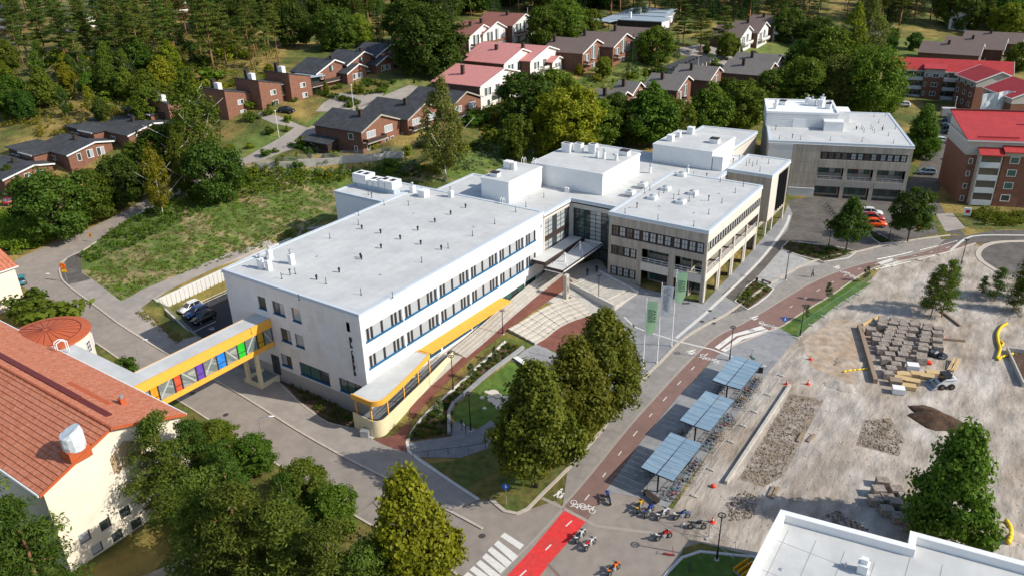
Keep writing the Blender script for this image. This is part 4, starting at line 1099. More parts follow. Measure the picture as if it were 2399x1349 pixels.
# ---------------------------------------------------------------- sunken car park west of the school block
m=MB();m.add([(x,y,-3.5) for x,y in ((-119,64.2),(-105,62.0),(-94.05,59.0),(-94.05,95.8),(-119,95.8))],[(0,1,2,3,4)])
tag(m.build('car_park',MT['asphalt_new']),kind='structure')
M_('white_concrete',(0.60,0.58,0.54),0.85,0.05,0.8,streak=(1.5,1.5,.2))
OFFW=(-119,64,-3.6)
rwall=thing('retaining_wall','pale ribbed concrete retaining wall along the sunken car park','wall',OFFW)
def wtop(y): return 0.1+max(0,(y-64)/30)*1.1
m=MB()
m.prism([(-119.35,64.0),(-119.0,64.0),(-119.0,95.8),(-119.35,95.8)],-3.8, lambda p:wtop(p[1]));m.build('wall_core',MT['white_concrete'],rwall,off=OFFW)
for k in range(36):
 y=64.15+k*.88
 b=MB();b.prism([(-119.0,y),(-118.9,y+.06),(-118.9,y+.72),(-119.0,y+.78)],-3.7, lambda p:wtop(p[1])-.12);b.build('wall_rib',MT['white_concrete'],rwall,off=OFFW)
lw=thing('low_wall','low concrete wall with steel railing above the parked cars','wall',(-119,64,-3))
m=MB();m.prism([(-119.3,63.9),(-105.0,61.7),(-104.95,62.0),(-119.25,64.2)],-3.8, lambda p:.25-2.85*(p[0]+119.3)/14.3);m.build('wall_body',MT['concrete'],lw,off=(-119,64,-3))
b=MB()
for k in range(9):
 t=k/8;x,y,z=-119.2+14.1*t,64.05-2.17*t,.25-2.85*t
 b.cyl((x,y,z),(x,y,z+1.0),.03,.03,5)
for h in (.5,1.0):b.cyl((-119.2,64.05,.25+h),(-105.1,61.88,-2.6+h),.03,.03,5)
b.build('railing',MT['metal_grey'],lw,off=(-119,64,-3))
b=thing('handrail','thin steel handrail at the foot of the ribbed wall','railing',(-116.5,71,-3.5))
h=MB()
for y in (70.5,72.2,74.2,76.3):h.cyl((-116.6,y,-3.5),(-116.6,y,-2.4),.035,.035,5)
for z in (-2.9,-2.4):h.cyl((-116.6,70.5,z),(-116.6,76.3,z),.03,.03,5)
h.build('rail',MT['metal_grey'],b,off=(-116.5,71,-3.5))
for x in (-109.8,-106.4):
 mm=MB();mm.box(x-.06,x+.06,63.6,68.6,-3.51,-3.494);tag(mm.build('bay_line',MT['white_paint']),kind='structure')
mm=MB()
for P in _ring(-.1,-.1,.42,.3)+[_bar(.0,.7,0,.1,.14),_bar(0,.1,.5,-.5,.12),_bar(-.05,.4,.4,.35,.1)]:
 mm.add([(-108.1+y*.9,66.5-x*.9,-3.49) for x,y in P],[tuple(range(len(P)))])
tag(mm.build('disabled_bay_marking',MT['white_paint']),kind='structure')
# ---------------------------------------------------------------- yellow footbridge with coloured panes
BX0,BX1,BY0,BY1=-88.0,-84.75,40.3,61.45
OFFB=(BX1,BY0,-3)
br=thing('footbridge','yellow covered footbridge with coloured glass panes over the street','bridge',OFFB)
m=MB();m.box(BX0,BX1-.02,BY0+2.0,BY1,6.8,7.06);m.box(-103.2,BX1-.02,BY0,BY0+1.99,6.8,7.06)
m.build('roof',MT['roof_felt'],br,off=OFFB)
m=MB();m.box(BX0,BX0+.25,BY0+2,BY1,2.8,7.1);m.box(BX0+.25,BX1-.3,BY0,BY1,2.9,3.2);m.build('deck',MT['pale_concrete'],br,off=OFFB)
def yel(x0,x1,y0,y1,z0,z1,nm):
 b=MB();b.box(x0,x1,y0,y1,z0,z1); return b.build(nm,MT['yellow'],br,off=OFFB)
yel(BX1-.25,BX1,BY0,BY1,5.75,7.12,'upper_fascia');yel(BX1-.25,BX1,BY0,BY1,2.7,3.45,'lower_fascia')
yel(-103.2,BX1-.26,BY0-.12,BY0-.01,6.6,7.1,'edge_trim')
yel(BX0-.1,BX0-.01,BY0+2,BY1,6.3,7.1,'edge_trim')
def tint(nm,c,a):MT[nm]=glassy(nm,c,.08,.6,a)
tint('pane_clear',(.35,.42,.40),.35);tint('pane_green',(.02,.55,.03),.88);tint('pane_blue',(.01,.22,.7),.88);tint('pane_purple',(.13,.05,.4),.9);tint('pane_red',(.6,.07,.02),.88);tint('pane_orange',(.75,.3,.01),.88);tint('pane_yellow',(.5,.3,.01),.9)
bx=[2040,1930,1840,1670,1560,1390,1270,1080,975,765,660,440,325,215,60]
def on_plane_x(px,py,X):
 d=ray(px,py);t=X/d[0]; return (X,d[1]*t,CAM_H+d[2]*t)
ys=[on_plane_x(300+x/5.995,720+(470+(2040-x)*(770/1710))/5.995,BX1)[1] for x in bx]
ys[0]=BY1-.05
cols=['pane_clear','pane_yellow','pane_clear','pane_green','pane_clear','pane_blue','pane_clear','pane_purple','pane_clear','pane_red','pane_clear','pane_orange','pane_clear','pane_clear']
FB=Face((BX1,0),(0,1),(1,0))
for i,c in enumerate(cols):
 a,b_=ys[i+1],ys[i]
 f=MB()
 FB.box(f,a,a+.09,-.2,-.06,3.45,5.75);FB.box(f,b_-.09,b_-.002,-.2,-.06,3.45,5.75)
 if c!='pane_clear':FB.box(f,a+.09,b_-.09,-.2,-.07,4.2,4.28)
 fr=f.build('window',MT['frame_dark'],br,off=OFFB)
 p=MB();p.quad(FB.p(a+.05,-.12,3.47),FB.p(b_-.05,-.12,3.47),FB.p(b_-.05,-.12,5.74),FB.p(a+.05,-.12,5.74));p.build('pane',MT[c],fr,off=OFFB)
 if c=='pane_clear' and b_-a>.9:
  dg=MB();lo,hi=(a+.1,b_-.1) if i%4==2 else (b_-.1,a+.1)
  dg.cyl((BX1-.4,lo,3.4),(BX1-.4,hi,5.8),.11,.11,6);dg.build('brace',MT['metal_white'],br,off=OFFB)
  q=MB();q.cyl((BX0+.5,hi,3.4),(BX0+.5,lo,5.8),.11,.11,6);q.build('brace',MT['metal_white'],br,off=OFFB)
for x,y in ((BX1-.3,58.2),(BX1-3.0,58.2)):
 b=MB();b.box(x-.25,x+.25,y-.25,y+.25,-3.2,2.7);b.build('pier',MT['cream_panel'],br,off=OFFB)
b=MB();b.box(-88.4,-84.6,57.8,58.1,-3.2,-2.2);b.box(-84.9,-84.6,58.1,61.2,-3.2,-2.2);b.box(-88.4,-88.1,58.1,61.2,-3.2,-2.2);b.build('porch_wall',MT['cream_panel'],br,off=OFFB)
b=MB();b.box(-88.1,-84.9,58.1,61.3,-3.2,-2.6);b.build('porch_floor',MT['grey_slab'],br,off=OFFB)
FC['S'].window(br,OFFB,8.0,9.6,-2.2,.9,'frame_dark','pane',2,1,-.08,.1,name='porch_door')
# ---------------------------------------------------------------- orange-tiled building
M_('roof_tile',(0.40,0.125,0.062),0.85,0.28,1.6,col2=(0.50,0.20,0.12),mix=(0.38,0.62),bump=0.03,bscale=7,streak=(1.6,.8,1),detail=8)
M_('roof_tile_dark',(0.36,0.095,0.045),0.8,0.2,1.0,bump=0.01)
M_('roof_metal_red',(0.44,0.10,0.035),0.55,0.08,.7)
M_('roof_metal_brown',(0.13,0.025,0.02),0.55,0.1,.7)
M_('cream_wall',(0.74,0.655,0.535),0.9,0.05,0.4,col2=(0.70,0.62,0.50),mix=(0.42,0.62))
M_('wood_shutter',(0.42,0.30,0.18),0.8,0.14,1.0,streak=(1,1,8))
EX,EY0,EY1,EZ,RZ,RYm=-73.6,23.2,39.75,7.5,10.65,31.45
OFFO=(EX-.5,EY0,-3.4)
ob=thing('tiled_building','cream building under a big orange tiled gable roof near the camera','building',OFFO)
WXw=EX-.45
FG=Face((WXw,EY0+.5),(0,1),(1,0))
gw=EY1-EY0-1.0
gops=[(2.2,3.2,-.2,1.2),(4.6,5.6,-.2,1.2),(2.0,3.0,2.2,3.6),(6.0,7.1,2.2,3.6),(8.0,9.1,2.2,3.6),(6.0,7.1,-.9,.5),(8.0,9.1,-.9,.5),(10.4,11.4,2.2,3.6)]
gops=[(1.7,2.9,-1.0,.35),(4.0,5.2,-1.0,.35),(6.3,7.5,-1.0,.35),(2.5,3.7,-3.2,-1.9),(4.8,6.0,-3.2,-1.9),(7.1,8.3,-3.2,-1.9)]
m=MB()
FG.wall(m,gw,-4,EZ-.1,gops,.28)
za=EZ-.1
m.add([(WXw,EY0+.5,za),(WXw,EY1-.5,za),(WXw,RYm,RZ-.3)],[(0,1,2)])
m.quad((-140,EY0+.5,-4),(WXw,EY0+.5,-4),(WXw,EY0+.5,za+.1),(-140,EY0+.5,za+.1))
m.quad((WXw,EY1-.5,-4),(-140,EY1-.5,-4),(-140,EY1-.5,za+.1),(WXw,EY1-.5,za+.1))
m.build('wall',MT['cream_wall'],ob,off=OFFO)
for i,g in enumerate(gops):FG.window(ob,OFFO,*g,'frame_brown','blind_pane' if i in (0,3) else 'pane',1,1,.22,.09)
for slope,(ya,yb) in (('S',(EY0,RYm)),('N',(EY1,RYm))):
 nC=15 if slope=='S' else 22
 for k in range(nC):
  t0,t1=k/nC,(k+1.06)/nC
  t1=min(t1,1.0)
  y0,y1=ya+(yb-ya)*t0,ya+(yb-ya)*t1
  z0,z1=EZ+(RZ-EZ)*t0,EZ+(RZ-EZ)*t1
  lf=.13 if slope=='S' else .07
  b=MB()
  P=[(-141,y0,z0+lf),(EX,y0,z0+lf),(EX,y1,z1+.03),(-141,y1,z1+.03)]
  Q=[(x,y,z-.12) for x,y,z in P]
  F6=[(0,1,2,3),(7,6,5,4),(0,4,5,1),(1,5,6,2),(2,6,7,3),(3,7,4,0)]
  if slope=='N':F6=[f[::-1] for f in F6]
  b.add(P+Q,F6);b.build('tile_course',MT['roof_tile'],ob,off=OFFO)
for k in range(42):
 x=EX-.35-k*1.55
 b=MB();b.cyl((x-.75,RYm,RZ+.05),(x+.75,RYm,RZ+.05),.17,.2,8);b.build('ridge_tile',MT['roof_tile_dark'],ob,off=OFFO)
for ya,sgn in ((EY0,1),(EY1,-1)):
 b=MB();P=[(EX+.02,ya-.05*sgn,EZ+.16),(EX+.02,RYm,RZ+.12),(EX+.02,RYm,RZ-.22),(EX+.02,ya-.05*sgn,EZ-.18)]
 b.add(P+[(x+.12,y,z) for x,y,z in P],[(0,1,2,3),(7,6,5,4),(0,4,5,1),(1,5,6,2),(2,6,7,3),(3,7,4,0)]);b.build('verge_board',MT['roof_metal_red'],ob,off=OFFO)
b=MB();b.cyl((-141,EY0-.1,EZ-.02),(EX,EY0-.1,EZ-.02),.12,.12,6);b.cyl((-141,EY1+.1,EZ-.02),(EX,EY1+.1,EZ-.02),.12,.12,6);b.build('gutter',MT['metal_white'],ob,off=OFFO)
def slopeN(y): return EZ+(RZ-EZ)*(EY1-y)/(EY1-RYm)
def slopeS(y): return EZ+(RZ-EZ)*(y-EY0)/(RYm-EY0)
def on_slope(px,py,f,yr):
 best=None
 d=ray(px,py)
 for k in range(600):
  y=yr[0]+(yr[1]-yr[0])*k/599;t=y/d[1];z=CAM_H+d[2]*t
  e=abs(z-f(y))
  if best is None or e<best[0]:best=(e,d[0]*t,y,f(y))
 return best[1:]
p0,p1=on_slope(0,822,slopeN,(RYm,EY1)),on_slope(256,975,slopeN,(RYm,EY1))
b=MB()
for (xa,xb,dz) in ((p0[0]-20,p1[0]-6,.32),(p1[0]-6,p1[0],.2)):
 yq=p1[1];b.box(xa,xb,yq-.35,yq+.35,slopeN(yq)+.05,slopeN(yq)+dz)
b.build('snow_guard',MT['roof_metal_brown'],ob,off=OFFO)
c=on_slope(288,946,slopeN,(RYm,EY1));b=MB();b.box(c[0]-.3,c[0]+.3,c[1]-.3,c[1]+.3,c[2]-.3,c[2]+.8);ch=b.build('chimney',MT['roof_metal_red'],ob,off=OFFO)
b=MB();b.cyl((c[0],c[1],c[2]+.8),(c[0],c[1],c[2]+1.2),.22,.22,8);b.build('chimney_pot',MT['metal_grey'],ch,off=OFFO)
b=MB();b.box(c[0]-9,c[0]-.3,c[1]-1.6,c[1]-1.0,slopeN(c[1]-1.3)+.04,slopeN(c[1]-1.3)+.14);b.build('roof_walkway',MT['roof_metal_red'],ob,off=OFFO)
c=on_slope(178,1062,slopeS,(EY0,RYm));b=MB();b.box(c[0]-.9,c[0]+.9,c[1]-1.0,c[1]+1.2,c[2]-.5,c[2]+.9);ch=b.build('roof_shaft',MT['roof_metal_red'],ob,off=OFFO)
b=MB()
vs,fs=[],[]
_w=random.Random(4)
for k in range(5):
 for i in range(14):
  a=2*math.pi*i/14;rr=1.05+.1*_w.random()-(.18 if k==4 else 0)
  vs.append((c[0]+rr*1.1*math.cos(a),c[1]+.1+rr*math.sin(a),c[2]+.75+k*.52+(.12*_w.random() if k else 0)+(.5*math.sin(a+.6) if k==4 else 0)))
for k in range(4):
 for i in range(14):fs.append((k*14+i,k*14+(i+1)%14,(k+1)*14+(i+1)%14,(k+1)*14+i))
fs.append(tuple(56+i for i in range(14)))
b.add(vs,fs)
M_('plastic_wrap',(0.60,0.64,0.66),0.3,0.12,1.4,spec=0.6,bump=.05,bscale=3)
b.build('plastic_cover',MT['plastic_wrap'],ch,off=OFFO)
b=MB();FG.box(b,7.0,10.6,.03,.1,5.0,7.0);b.add([FG.p(7.0,.1,7.0),FG.p(10.6,.1,7.0),FG.p(8.8,.1,8.2),FG.p(7.0,.03,7.0),FG.p(10.6,.03,7.0),FG.p(8.8,.03,8.2)],[(0,1,2),(1,4,5,2),(3,0,2,5)])
sh=b.build('gable_shutter',MT['wood_shutter'],ob,off=OFFO)
for k in range(16):
 q=MB();FG.box(q,7.1+k*.215,7.1+k*.215+.17,.1,.13,5.1,6.95);q.build('slat',MT['wood_shutter'],sh,off=OFFO)
for u in (7.8,9.7):q=MB();FG.box(q,u,u+.08,.13,.18,5.05,7.5);q.build('batten',MT['metal_white'],sh,off=OFFO)
TC,TR=(-107.4,41.4),5.5
OFFT=(TC[0],TC[1],-1)
tw=thing('round_tower','low round cream stair tower with shallow orange metal cone roof','building',OFFT)
m=MB();m.cyl((TC[0],TC[1],-3),(TC[0],TC[1],7.2),TR-.3,TR-.3,40);m.build('wall',MT['cream_wall'],tw,off=OFFT)
m=MB();m.cyl((TC[0],TC[1],7.2),(TC[0],TC[1],7.45),TR,TR,40);m.cyl((TC[0],TC[1],7.45),(TC[0],TC[1],8.2),TR,.3,40);m.build('roof',MT['roof_metal_red'],tw,off=OFFT)
m=MB()
for k in range(22):
 a=2*math.pi*k/22;m.cyl((TC[0]+.4*math.cos(a),TC[1]+.4*math.sin(a),8.19),(TC[0]+4.2*math.cos(a),TC[1]+4.2*math.sin(a),7.66),.04,.04,4)
m.torus((TC[0],TC[1],7.64),4.3,.06,'z',40,5);m.build('roof_seam',MT['roof_metal_brown'],tw,off=OFFT)
for k,a in enumerate((-.15,.25,.62,1.0)):
 fx=(TC[0]+(TR-.3)*math.cos(a),TC[1]+(TR-.3)*math.sin(a));Ft=Face((fx[0],fx[1]),(-math.sin(a),math.cos(a)),(math.cos(a),math.sin(a)))
 Ft.window(tw,OFFT,-.5,.5,4.4,6.2,'metal_white','pane',2,3,-.06,.07)
m=MB()
for d in (-.3,.3):
 m.tube([(-100.8+d,39.4,8.0),(-100.8+d,39.4,8.9),(-100.6+d,40.0,9.2),(-100.4+d,40.6,8.9),(-100.4+d,40.6,7.4)],.07,6)
m.build('roof_ladder',MT['metal_white'],ob,off=OFFO)
# ---------------------------------------------------------------- neighbour at the left edge
OFFL=(-138.2,45,-1)
lb=thing('cream_house','cream walled building with orange metal roof cut by the left edge','building',OFFL)
m=MB();m.box(-160,-138.3,38,51.6,-3.5,6.9);m.build('wall',MT['cream_wall'],lb,off=OFFL)
m=MB();m.add([(-137.8,37,6.95),(-137.8,52.0,6.95),(-149,52.0,11.6),(-149,37,11.6),(-137.8,37,6.8),(-137.8,52.0,6.8),(-149,52.0,11.4),(-149,37,11.4)],[(0,1,2,3),(7,6,5,4),(1,5,6,2),(0,4,5,1)]);m.build('roof',MT['roof_tile'],lb,off=OFFL)
for k in range(22):
 y=37.3+k*.7;b=MB();b.add([(-137.8,y,6.96),(-137.8,y+.08,6.96),(-149,y+.08,11.61),(-149,y,11.61),(-137.8,y+.04,7.03),(-149,y+.04,11.68)],[(0,4,5,3),(4,1,2,5)]);b.build('roof_rib',MT['roof_metal_red'],lb,off=OFFL)
m=MB();m.box(-138.0,-137.75,37,52.1,6.65,6.85);m.build('gutter',MT['metal_white'],lb,off=OFFL)
# ---------------------------------------------------------------- flat white building at the lower right
OFFR=(-12.2,55,-1)
rb=thing('white_roof_building','flat white roofed building with stepped parapet at the lower right','building',OFFR)
RP=[(-12.2,36),(14,36),(14,69.0),(-1.1,66.9),(-0.95,65.0),(-12.2,63.3)]
m=MB();m.prism(RP,-1.5,4.0);m.build('wall',MT['white_wall'],rb,off=OFFR)
def inset(poly,d):
 n=len(poly);out=[]
 for i in range(n):
  p,a,b=poly[i],poly[i-1],poly[(i+1)%n]
  e1=(p[0]-a[0],p[1]-a[1]);e2=(b[0]-p[0],b[1]-p[1]);l1,l2=math.hypot(*e1),math.hypot(*e2)
  n1,n2=(-e1[1]/l1,e1[0]/l1),(-e2[1]/l2,e2[0]/l2);k=1+n1[0]*n2[0]+n1[1]*n2[1]
  out.append((p[0]+(n1[0]+n2[0])/k*d,p[1]+(n1[1]+n2[1])/k*d))
 return out
RI=inset(RP,.55);RO_=inset(RP,-.08)
m=MB()
for i in range(6):
 a,b=i,(i+1)%6
 m.quad((*RO_[a],3.6),(*RO_[b],3.6),(*RO_[b],5.0),(*RO_[a],5.0));m.quad((*RO_[a],5.0),(*RO_[b],5.0),(*RI[b],4.98),(*RI[a],4.98));m.quad((*RI[b],4.0),(*RI[a],4.0),(*RI[a],4.98),(*RI[b],4.98))
m.build('parapet',MT['metal_white'],rb,off=OFFR)
m=MB();m.prism(inset(RP,.5),3.9,4.06);m.build('roof',MT['roof_felt'],rb,off=OFFR)
m=MB()
for k in range(9):m.box(-11+k*2.6,-10.96+k*2.6,37,62 if k<4 else 65,4.06,4.085)
for k in range(6):m.box(-11.5,13,38+k*4.4,38.04+k*4.4,4.06,4.08)
m.build('felt_seam',MT['roof_seam'],rb,off=OFFR)
q=at(2020,1338,4.06);duct_box(rb,OFFR,q[0],q[1],4.06,.85,.85,.95,'roof_fan');f=MB();f.box(q[0]-.3,q[0]+.3,q[1]-.2,q[1]+.3,5.09,5.6);f.build('fan_hood',MT['metal_white'],rb,off=OFFR)
q=at(1979,1331,4.06);f=MB();f.cyl((q[0],q[1],4.06),(q[0],q[1],4.8),.12,.07,8);f.build('vent_pole',MT['metal_grey'],rb,off=OFFR)
q=at(1830,1333,4.06);obj_from('roof_drain',DRAIN,MT['metal_grey'],rb,(q[0]-OFFR[0],q[1]-OFFR[1],4.06-OFFR[2]))
# ---------------------------------------------------------------- ramp canopy, pergola, steps along the school block
OFFC=(-66.4,58.4,-3)
cn=thing('ramp_canopy','curved yellow edged canopy over a ramp with cream panelled parapet','canopy',OFFC)
def arc(cx,cy,r,a0,a1,n=8): return [(cx+r*math.cos(a0+(a1-a0)*i/n),cy+r*math.sin(a0+(a1-a0)*i/n)) for i in range(n+1)]
RC=[(-66.42,61.4),(-66.42,58.3)]+arc(-63.3,59.75,1.5,-math.pi/2,-.1)+[(-61.85,60.6),(-62.6,65.0),(-63.4,69.0),(-64.2,71.9),(-66.42,71.5)]
m=MB();m.prism(inset(RC,.18),2.2,2.42);m.build('roof',MT['roof_felt'],cn,off=OFFC)
m=MB();rci=inset(RC,.18)
for i in range(1,len(RC)-1):
 a,b=i,i+1
 m.quad((*RC[a],1.75),(*RC[b],1.75),(*RC[b],2.5),(*RC[a],2.5));m.quad((*RC[a],2.5),(*RC[b],2.5),(*rci[b],2.5),(*rci[a],2.5));m.quad((*rci[b],1.75),(*rci[a],1.75),(*rci[a],2.5),(*rci[b],2.5));m.quad((*RC[b],1.75),(*RC[a],1.75),(*rci[a],1.75),(*rci[b],1.75))
m.build('fascia',MT['yellow'],cn,off=OFFC)
for x,y in ((-66.3,58.9),(-63.5,58.8),(-62.3,60.7),(-63.2,64.9),(-63.8,68.6),(-64.3,71.7)):
 b=MB();b.box(x-.09,x+.09,y-.09,y+.09,-2.6,1.8);b.build('post',MT['yellow'],cn,off=OFFC)
RW=[(-66.5,58.45)]+arc(-63.2,59.5,1.25,-math.pi/2-.3,-.05,10)+[(-62.25,61.5),(-62.9,65.5),(-63.7,70.5),(-64.5,75.0),(-64.95,77.9)]
seg=smooth_line(RW,.55)
ro=offset_line(seg,-.09)
for i in range(len(seg)-1):
 a,b_=seg[i],seg[i+1];t=i/len(seg)
 z1=-.45;z0=-3.4+max(0,(a[1]-60)/18)*1.9
 q=MB();g=.985
 e=(a[0]+(b_[0]-a[0])*g,a[1]+(b_[1]-a[1])*g);oa,ob_=ro[i],(ro[i][0]+(ro[i+1][0]-ro[i][0])*g,ro[i][1]+(ro[i+1][1]-ro[i][1])*g)
 q.prism([a,e,ob_,oa],z0,z1);q.build('parapet_panel',MT['cream_panel'],cn,off=OFFC)
m=MB();m.prism([(p[0],p[1]) for p in seg[:]]+[(-66.4,77.9),(-66.4,58.6)],-3.6, lambda p:-1.3-max(0,(70-p[1])/14)*.9);m.build('ramp',MT['grey_slab'],cn,off=OFFC)
m=MB()
for k in range(0,len(seg)-1):m.cyl((seg[k][0]-.12,seg[k][1]+.1,-.3),(seg[k+1][0]-.12,seg[k+1][1]+.1,-.3),.035,.035,5)
for d in (.9,1.5):m.cyl((-62.6-d,60.2,-1.0),(-64.6-d,76.5,-.3),.04,.04,5)
m.build('handrail',MT['metal_black'],cn,off=OFFC)
m=MB();m.cyl((-65.3,58.4,-1.8),(-65.3,58.33,-1.8),.3,.3,14);m.build('wall_lamp',MT['metal_grey'],cn,off=OFFC)
pg=thing('pergola','yellow slatted sunshade along the foot of the white school block','pergola',(-66.4,71.8,2))
zp= lambda y:2.3-(y-71.8)/20.8*.35
for k in range(7):
 x=-66.2+k*.33;b=MB();y1=92.6-k*.02
 b.add([(x,71.9+k*.03,zp(71.9)),(x+.2,71.9+k*.03,zp(71.9)),(x+.2,y1,zp(y1)),(x,y1,zp(y1)),(x,71.9+k*.03,zp(71.9)+.16),(x+.2,71.9+k*.03,zp(71.9)+.16),(x+.2,y1,zp(y1)+.16),(x,y1,zp(y1)+.16)],[(3,2,1,0),(4,5,6,7),(0,1,5,4),(1,2,6,5),(2,3,7,6),(3,0,4,7)]);b.build('slat',MT['yellow'],pg,off=(-66.4,71.8,2))
for k in range(8):
 y=72.6+k*2.75;b=MB();b.box(-66.4,-64.1,y,y+.1,zp(y)-.14,zp(y)-.01);b.build('cross_bar',MT['yellow'],pg,off=(-66.4,71.8,2))
OFFS=(-65,90,0)
st=thing('facade_steps','long pale concrete steps along the foot of the white school block','steps',OFFS)
def pz(y): return -3.1+(y-58)/47*4.0
for k in range(5):
 b=MB();xa,xb=-66.35+k*.68,-66.35+(k+1)*.68+.02
 ya,yb=78.6,107.5+k*.7
 top= lambda p,k=k:T(p[0],p[1])+.14+(4-k)*.13
 n=16
 for i in range(n):
  y0,y1=ya+(yb-ya)*i/n,ya+(yb-ya)*(i+1)/n
  b.prism([(xa,y0),(xb,y0),(xb,y1),(xa,y1)], lambda p:pz(p[1])-1.5,top)
 b.build('step',MT['concrete'],st,off=OFFS)
UP=[(1190,773),(1215,757),(1260,727),(1300,708),(1346,698)];LO=[(1252,806),(1277,791),(1312,764),(1350,747),(1386,735)]
uw=smooth_line([G(x,y,.3)[:2] for x,y in UP],1.2);lwd=smooth_line([G(x,y,.15)[:2] for x,y in LO],1.2)
N_=24
rs= lambda L:[L[min(len(L)-1,round(i*(len(L)-1)/N_))] for i in range(N_+1)]
uw,lwd=rs(uw),rs(lwd)
OFFA=(uw[12][0],uw[12][1],-1.5)
am=thing('amphitheatre','curved tiers of pale concrete seating steps beside the red path','seating',OFFA)
M_('bench_top',(0.56,0.51,0.43),.85,.08,1.0)
for k in range(5):
 t0,t1=k/5,(k+1)/5
 for nm,a,b_,dz,mt in (('tread',t0+.07,t1+.01,-.12,'concrete'),('bench',t0,t0+.09,.02,'bench_top')):
  b=MB()
  for i in range(N_):
   q= lambda i,t:(uw[i][0]+(lwd[i][0]-uw[i][0])*t,uw[i][1]+(lwd[i][1]-uw[i][1])*t)
   j=min(i+.5,N_-1);zu,zl=T(*uw[0])+.5+(T(*uw[-1])-T(*uw[0]))*j/N_,T(*lwd[0])+.3+(T(*lwd[-1])-T(*lwd[0]))*j/N_;zt=zu+(zl-zu)*(k+.05)/5
   b.prism([q(i,a),q(i+1,a),q(i+1,b_),q(i,b_)],-2.6,zt+dz)
  b.build(nm,MT[mt],am,off=OFFA)
OFFE=(-57,108,0)
es=thing('entrance_stairs','broad flight of pale concrete entrance stairs down to the plaza','stairs',OFFE)
A0,A1=G(1334,668,.3),G(1402,634,.3);B0,B1=G(1438,728,.1),G(1494,687,.1)
nst=10
brk=[0,.08,.15,.22,.34,.44,.51,.58,.80,.88,1.0]
for k in range(nst):
 t0,t1=brk[k],brk[k+1]+.004
 L= lambda t:(A0[0]+(B0[0]-A0[0])*t,A0[1]+(B0[1]-A0[1])*t);R= lambda t:(A1[0]+(B1[0]-A1[0])*t,A1[1]+(B1[1]-A1[1])*t)
 b=MB();b.prism([L(t0),L(t1),R(t1),R(t0)],-.8,max(T(*L(t0)),T(*R(t0)),1.25-1.2*k/(nst-1))+.12);b.build('step',MT['concrete'],es,off=OFFE)
for P,Q in ((A0,B0),(A1,B1)):
 b=MB();dx,dy=(.15,.1)
 b.prism([(P[0]-dx,P[1]-dy),(Q[0]-dx,Q[1]-dy),(Q[0]+dx,Q[1]+dy),(P[0]+dx,P[1]+dy)],-.6, lambda p,P=P:1.62-1.3*min(1,math.hypot(p[0]-P[0],p[1]-P[1])/15));b.build('stair_wall',MT['kerb_white'],es,off=OFFE)
b=MB()
for t in (.0,.25,.5):
 x,y=A0[0]+(B0[0]-A0[0])*t,A0[1]+(B0[1]-A0[1])*t;b.cyl((x,y,1.2-t),(x,y,2.3-t),.03,.03,5)
b.cyl((A0[0],A0[1],2.3),(A0[0]+(B0[0]-A0[0])*.5,A0[1]+(B0[1]-A0[1])*.5,1.8),.03,.03,5);b.build('handrail',MT['metal_grey'],es,off=OFFE)
sheet('bank',[(1386,737),(1344,700),(1318,690),(1322,664),(1334,668),(1437,728)],'concrete',.16)
sheet('apron',[(838,1000),(872,1030),(960,955),(1010,905),(1110,815),(1190,750),(1236,712),(1275,672),(1330,630),(1405,605),(1428,642),(1400,636),(1345,664),(1330,700),(1300,712),(1240,690),(1150,730),(1060,800),(940,900),(850,960)],'concrete',.07)
sheet('bank',[(1402,634),(1425,640),(1500,672),(1494,687)],'concrete_dark',.06)
OFFN=(-62,106,0)
ec=thing('entrance_canopy','flat entrance canopy hung from two white masts between the school wings','canopy',OFFN)
zc=4.7
m=MB();m.box(-66.35,-63.75,102.3,115.6,5.0,5.2);m.build('side_roof',MT['roof_felt'],ec,off=OFFN)
b=MB();b.box(-63.74,-63.55,102.2,115.6,4.75,5.3);b.box(-66.4,-63.75,102.15,102.29,4.75,5.3);b.build('side_roof_edge',MT['frame_brown'],ec,off=OFFN)
m=MB();m.box(-63.3,-59.9,101.8,115.5,zc-.12,zc);m.build('roof',MT['roof_felt'],ec,off=OFFN)
for x0,x1,y0,y1 in ((-63.5,-63.3,101.6,115.6),(-59.9,-59.65,101.6,115.6),(-63.3,-59.9,101.6,101.8)):
 b=MB();b.box(x0,x1,y0,y1,zc-.4,zc+.2);b.build('rim_beam',MT['frame_brown'],ec,off=OFFN)
b=MB();b.box(-59.64,-59.56,101.6,115.6,zc-.05,zc+.12);b.build('edge_trim',MT['metal_white'],ec,off=OFFN)
b=MB();b.box(-63.3,-59.7,101.48,101.58,zc-.38,zc-.22);b.build('edge_trim',MT['metal_white'],ec,off=OFFN)
m=MB();m.box(-63.5,-59.8,115.62,115.68,zc,zc+.3);m.build('flashing',MT['metal_white'],ec,off=OFFN)
for px in ((1323,614),(1359,587)):
 x,y,_z=at(px[0],px[1],zc)
 b=MB();b.cyl((x,y,zc),(x,y,zc+1.75),.15,.12,8);ms=b.build('mast',MT['metal_white'],ec,off=OFFN)
 for dx,dy in ((-1.3,-1.7),(-1.3,1.9),(1.6,-1.7),(1.6,1.9)):
  c=MB();c.cyl((x,y,zc+1.7),(x+dx,y+dy,zc+.02),.035,.035,5);c.build('stay',MT['metal_white'],ms,off=OFFN)
p0=at(1324,692,.9)
M_('carved',(0.34,0.32,0.28),.85,.3,1.2,col2=(.12,.12,.11),mix=(.48,.58),bump=.1,bscale=1.5,streak=(1,1,.5))
b=MB();b.box(p0[0]-.3,p0[0]+.3,p0[1]-.1,p0[1]+.8,-.3,zc-.13);b.build('pillar',MT['concrete'],ec,off=OFFN)
b=MB();b.box(p0[0]+.302,p0[0]+.35,p0[1]+.05,p0[1]+.65,1.2,zc-.5);b.build('relief_panel',MT['carved'],ec,off=OFFN)
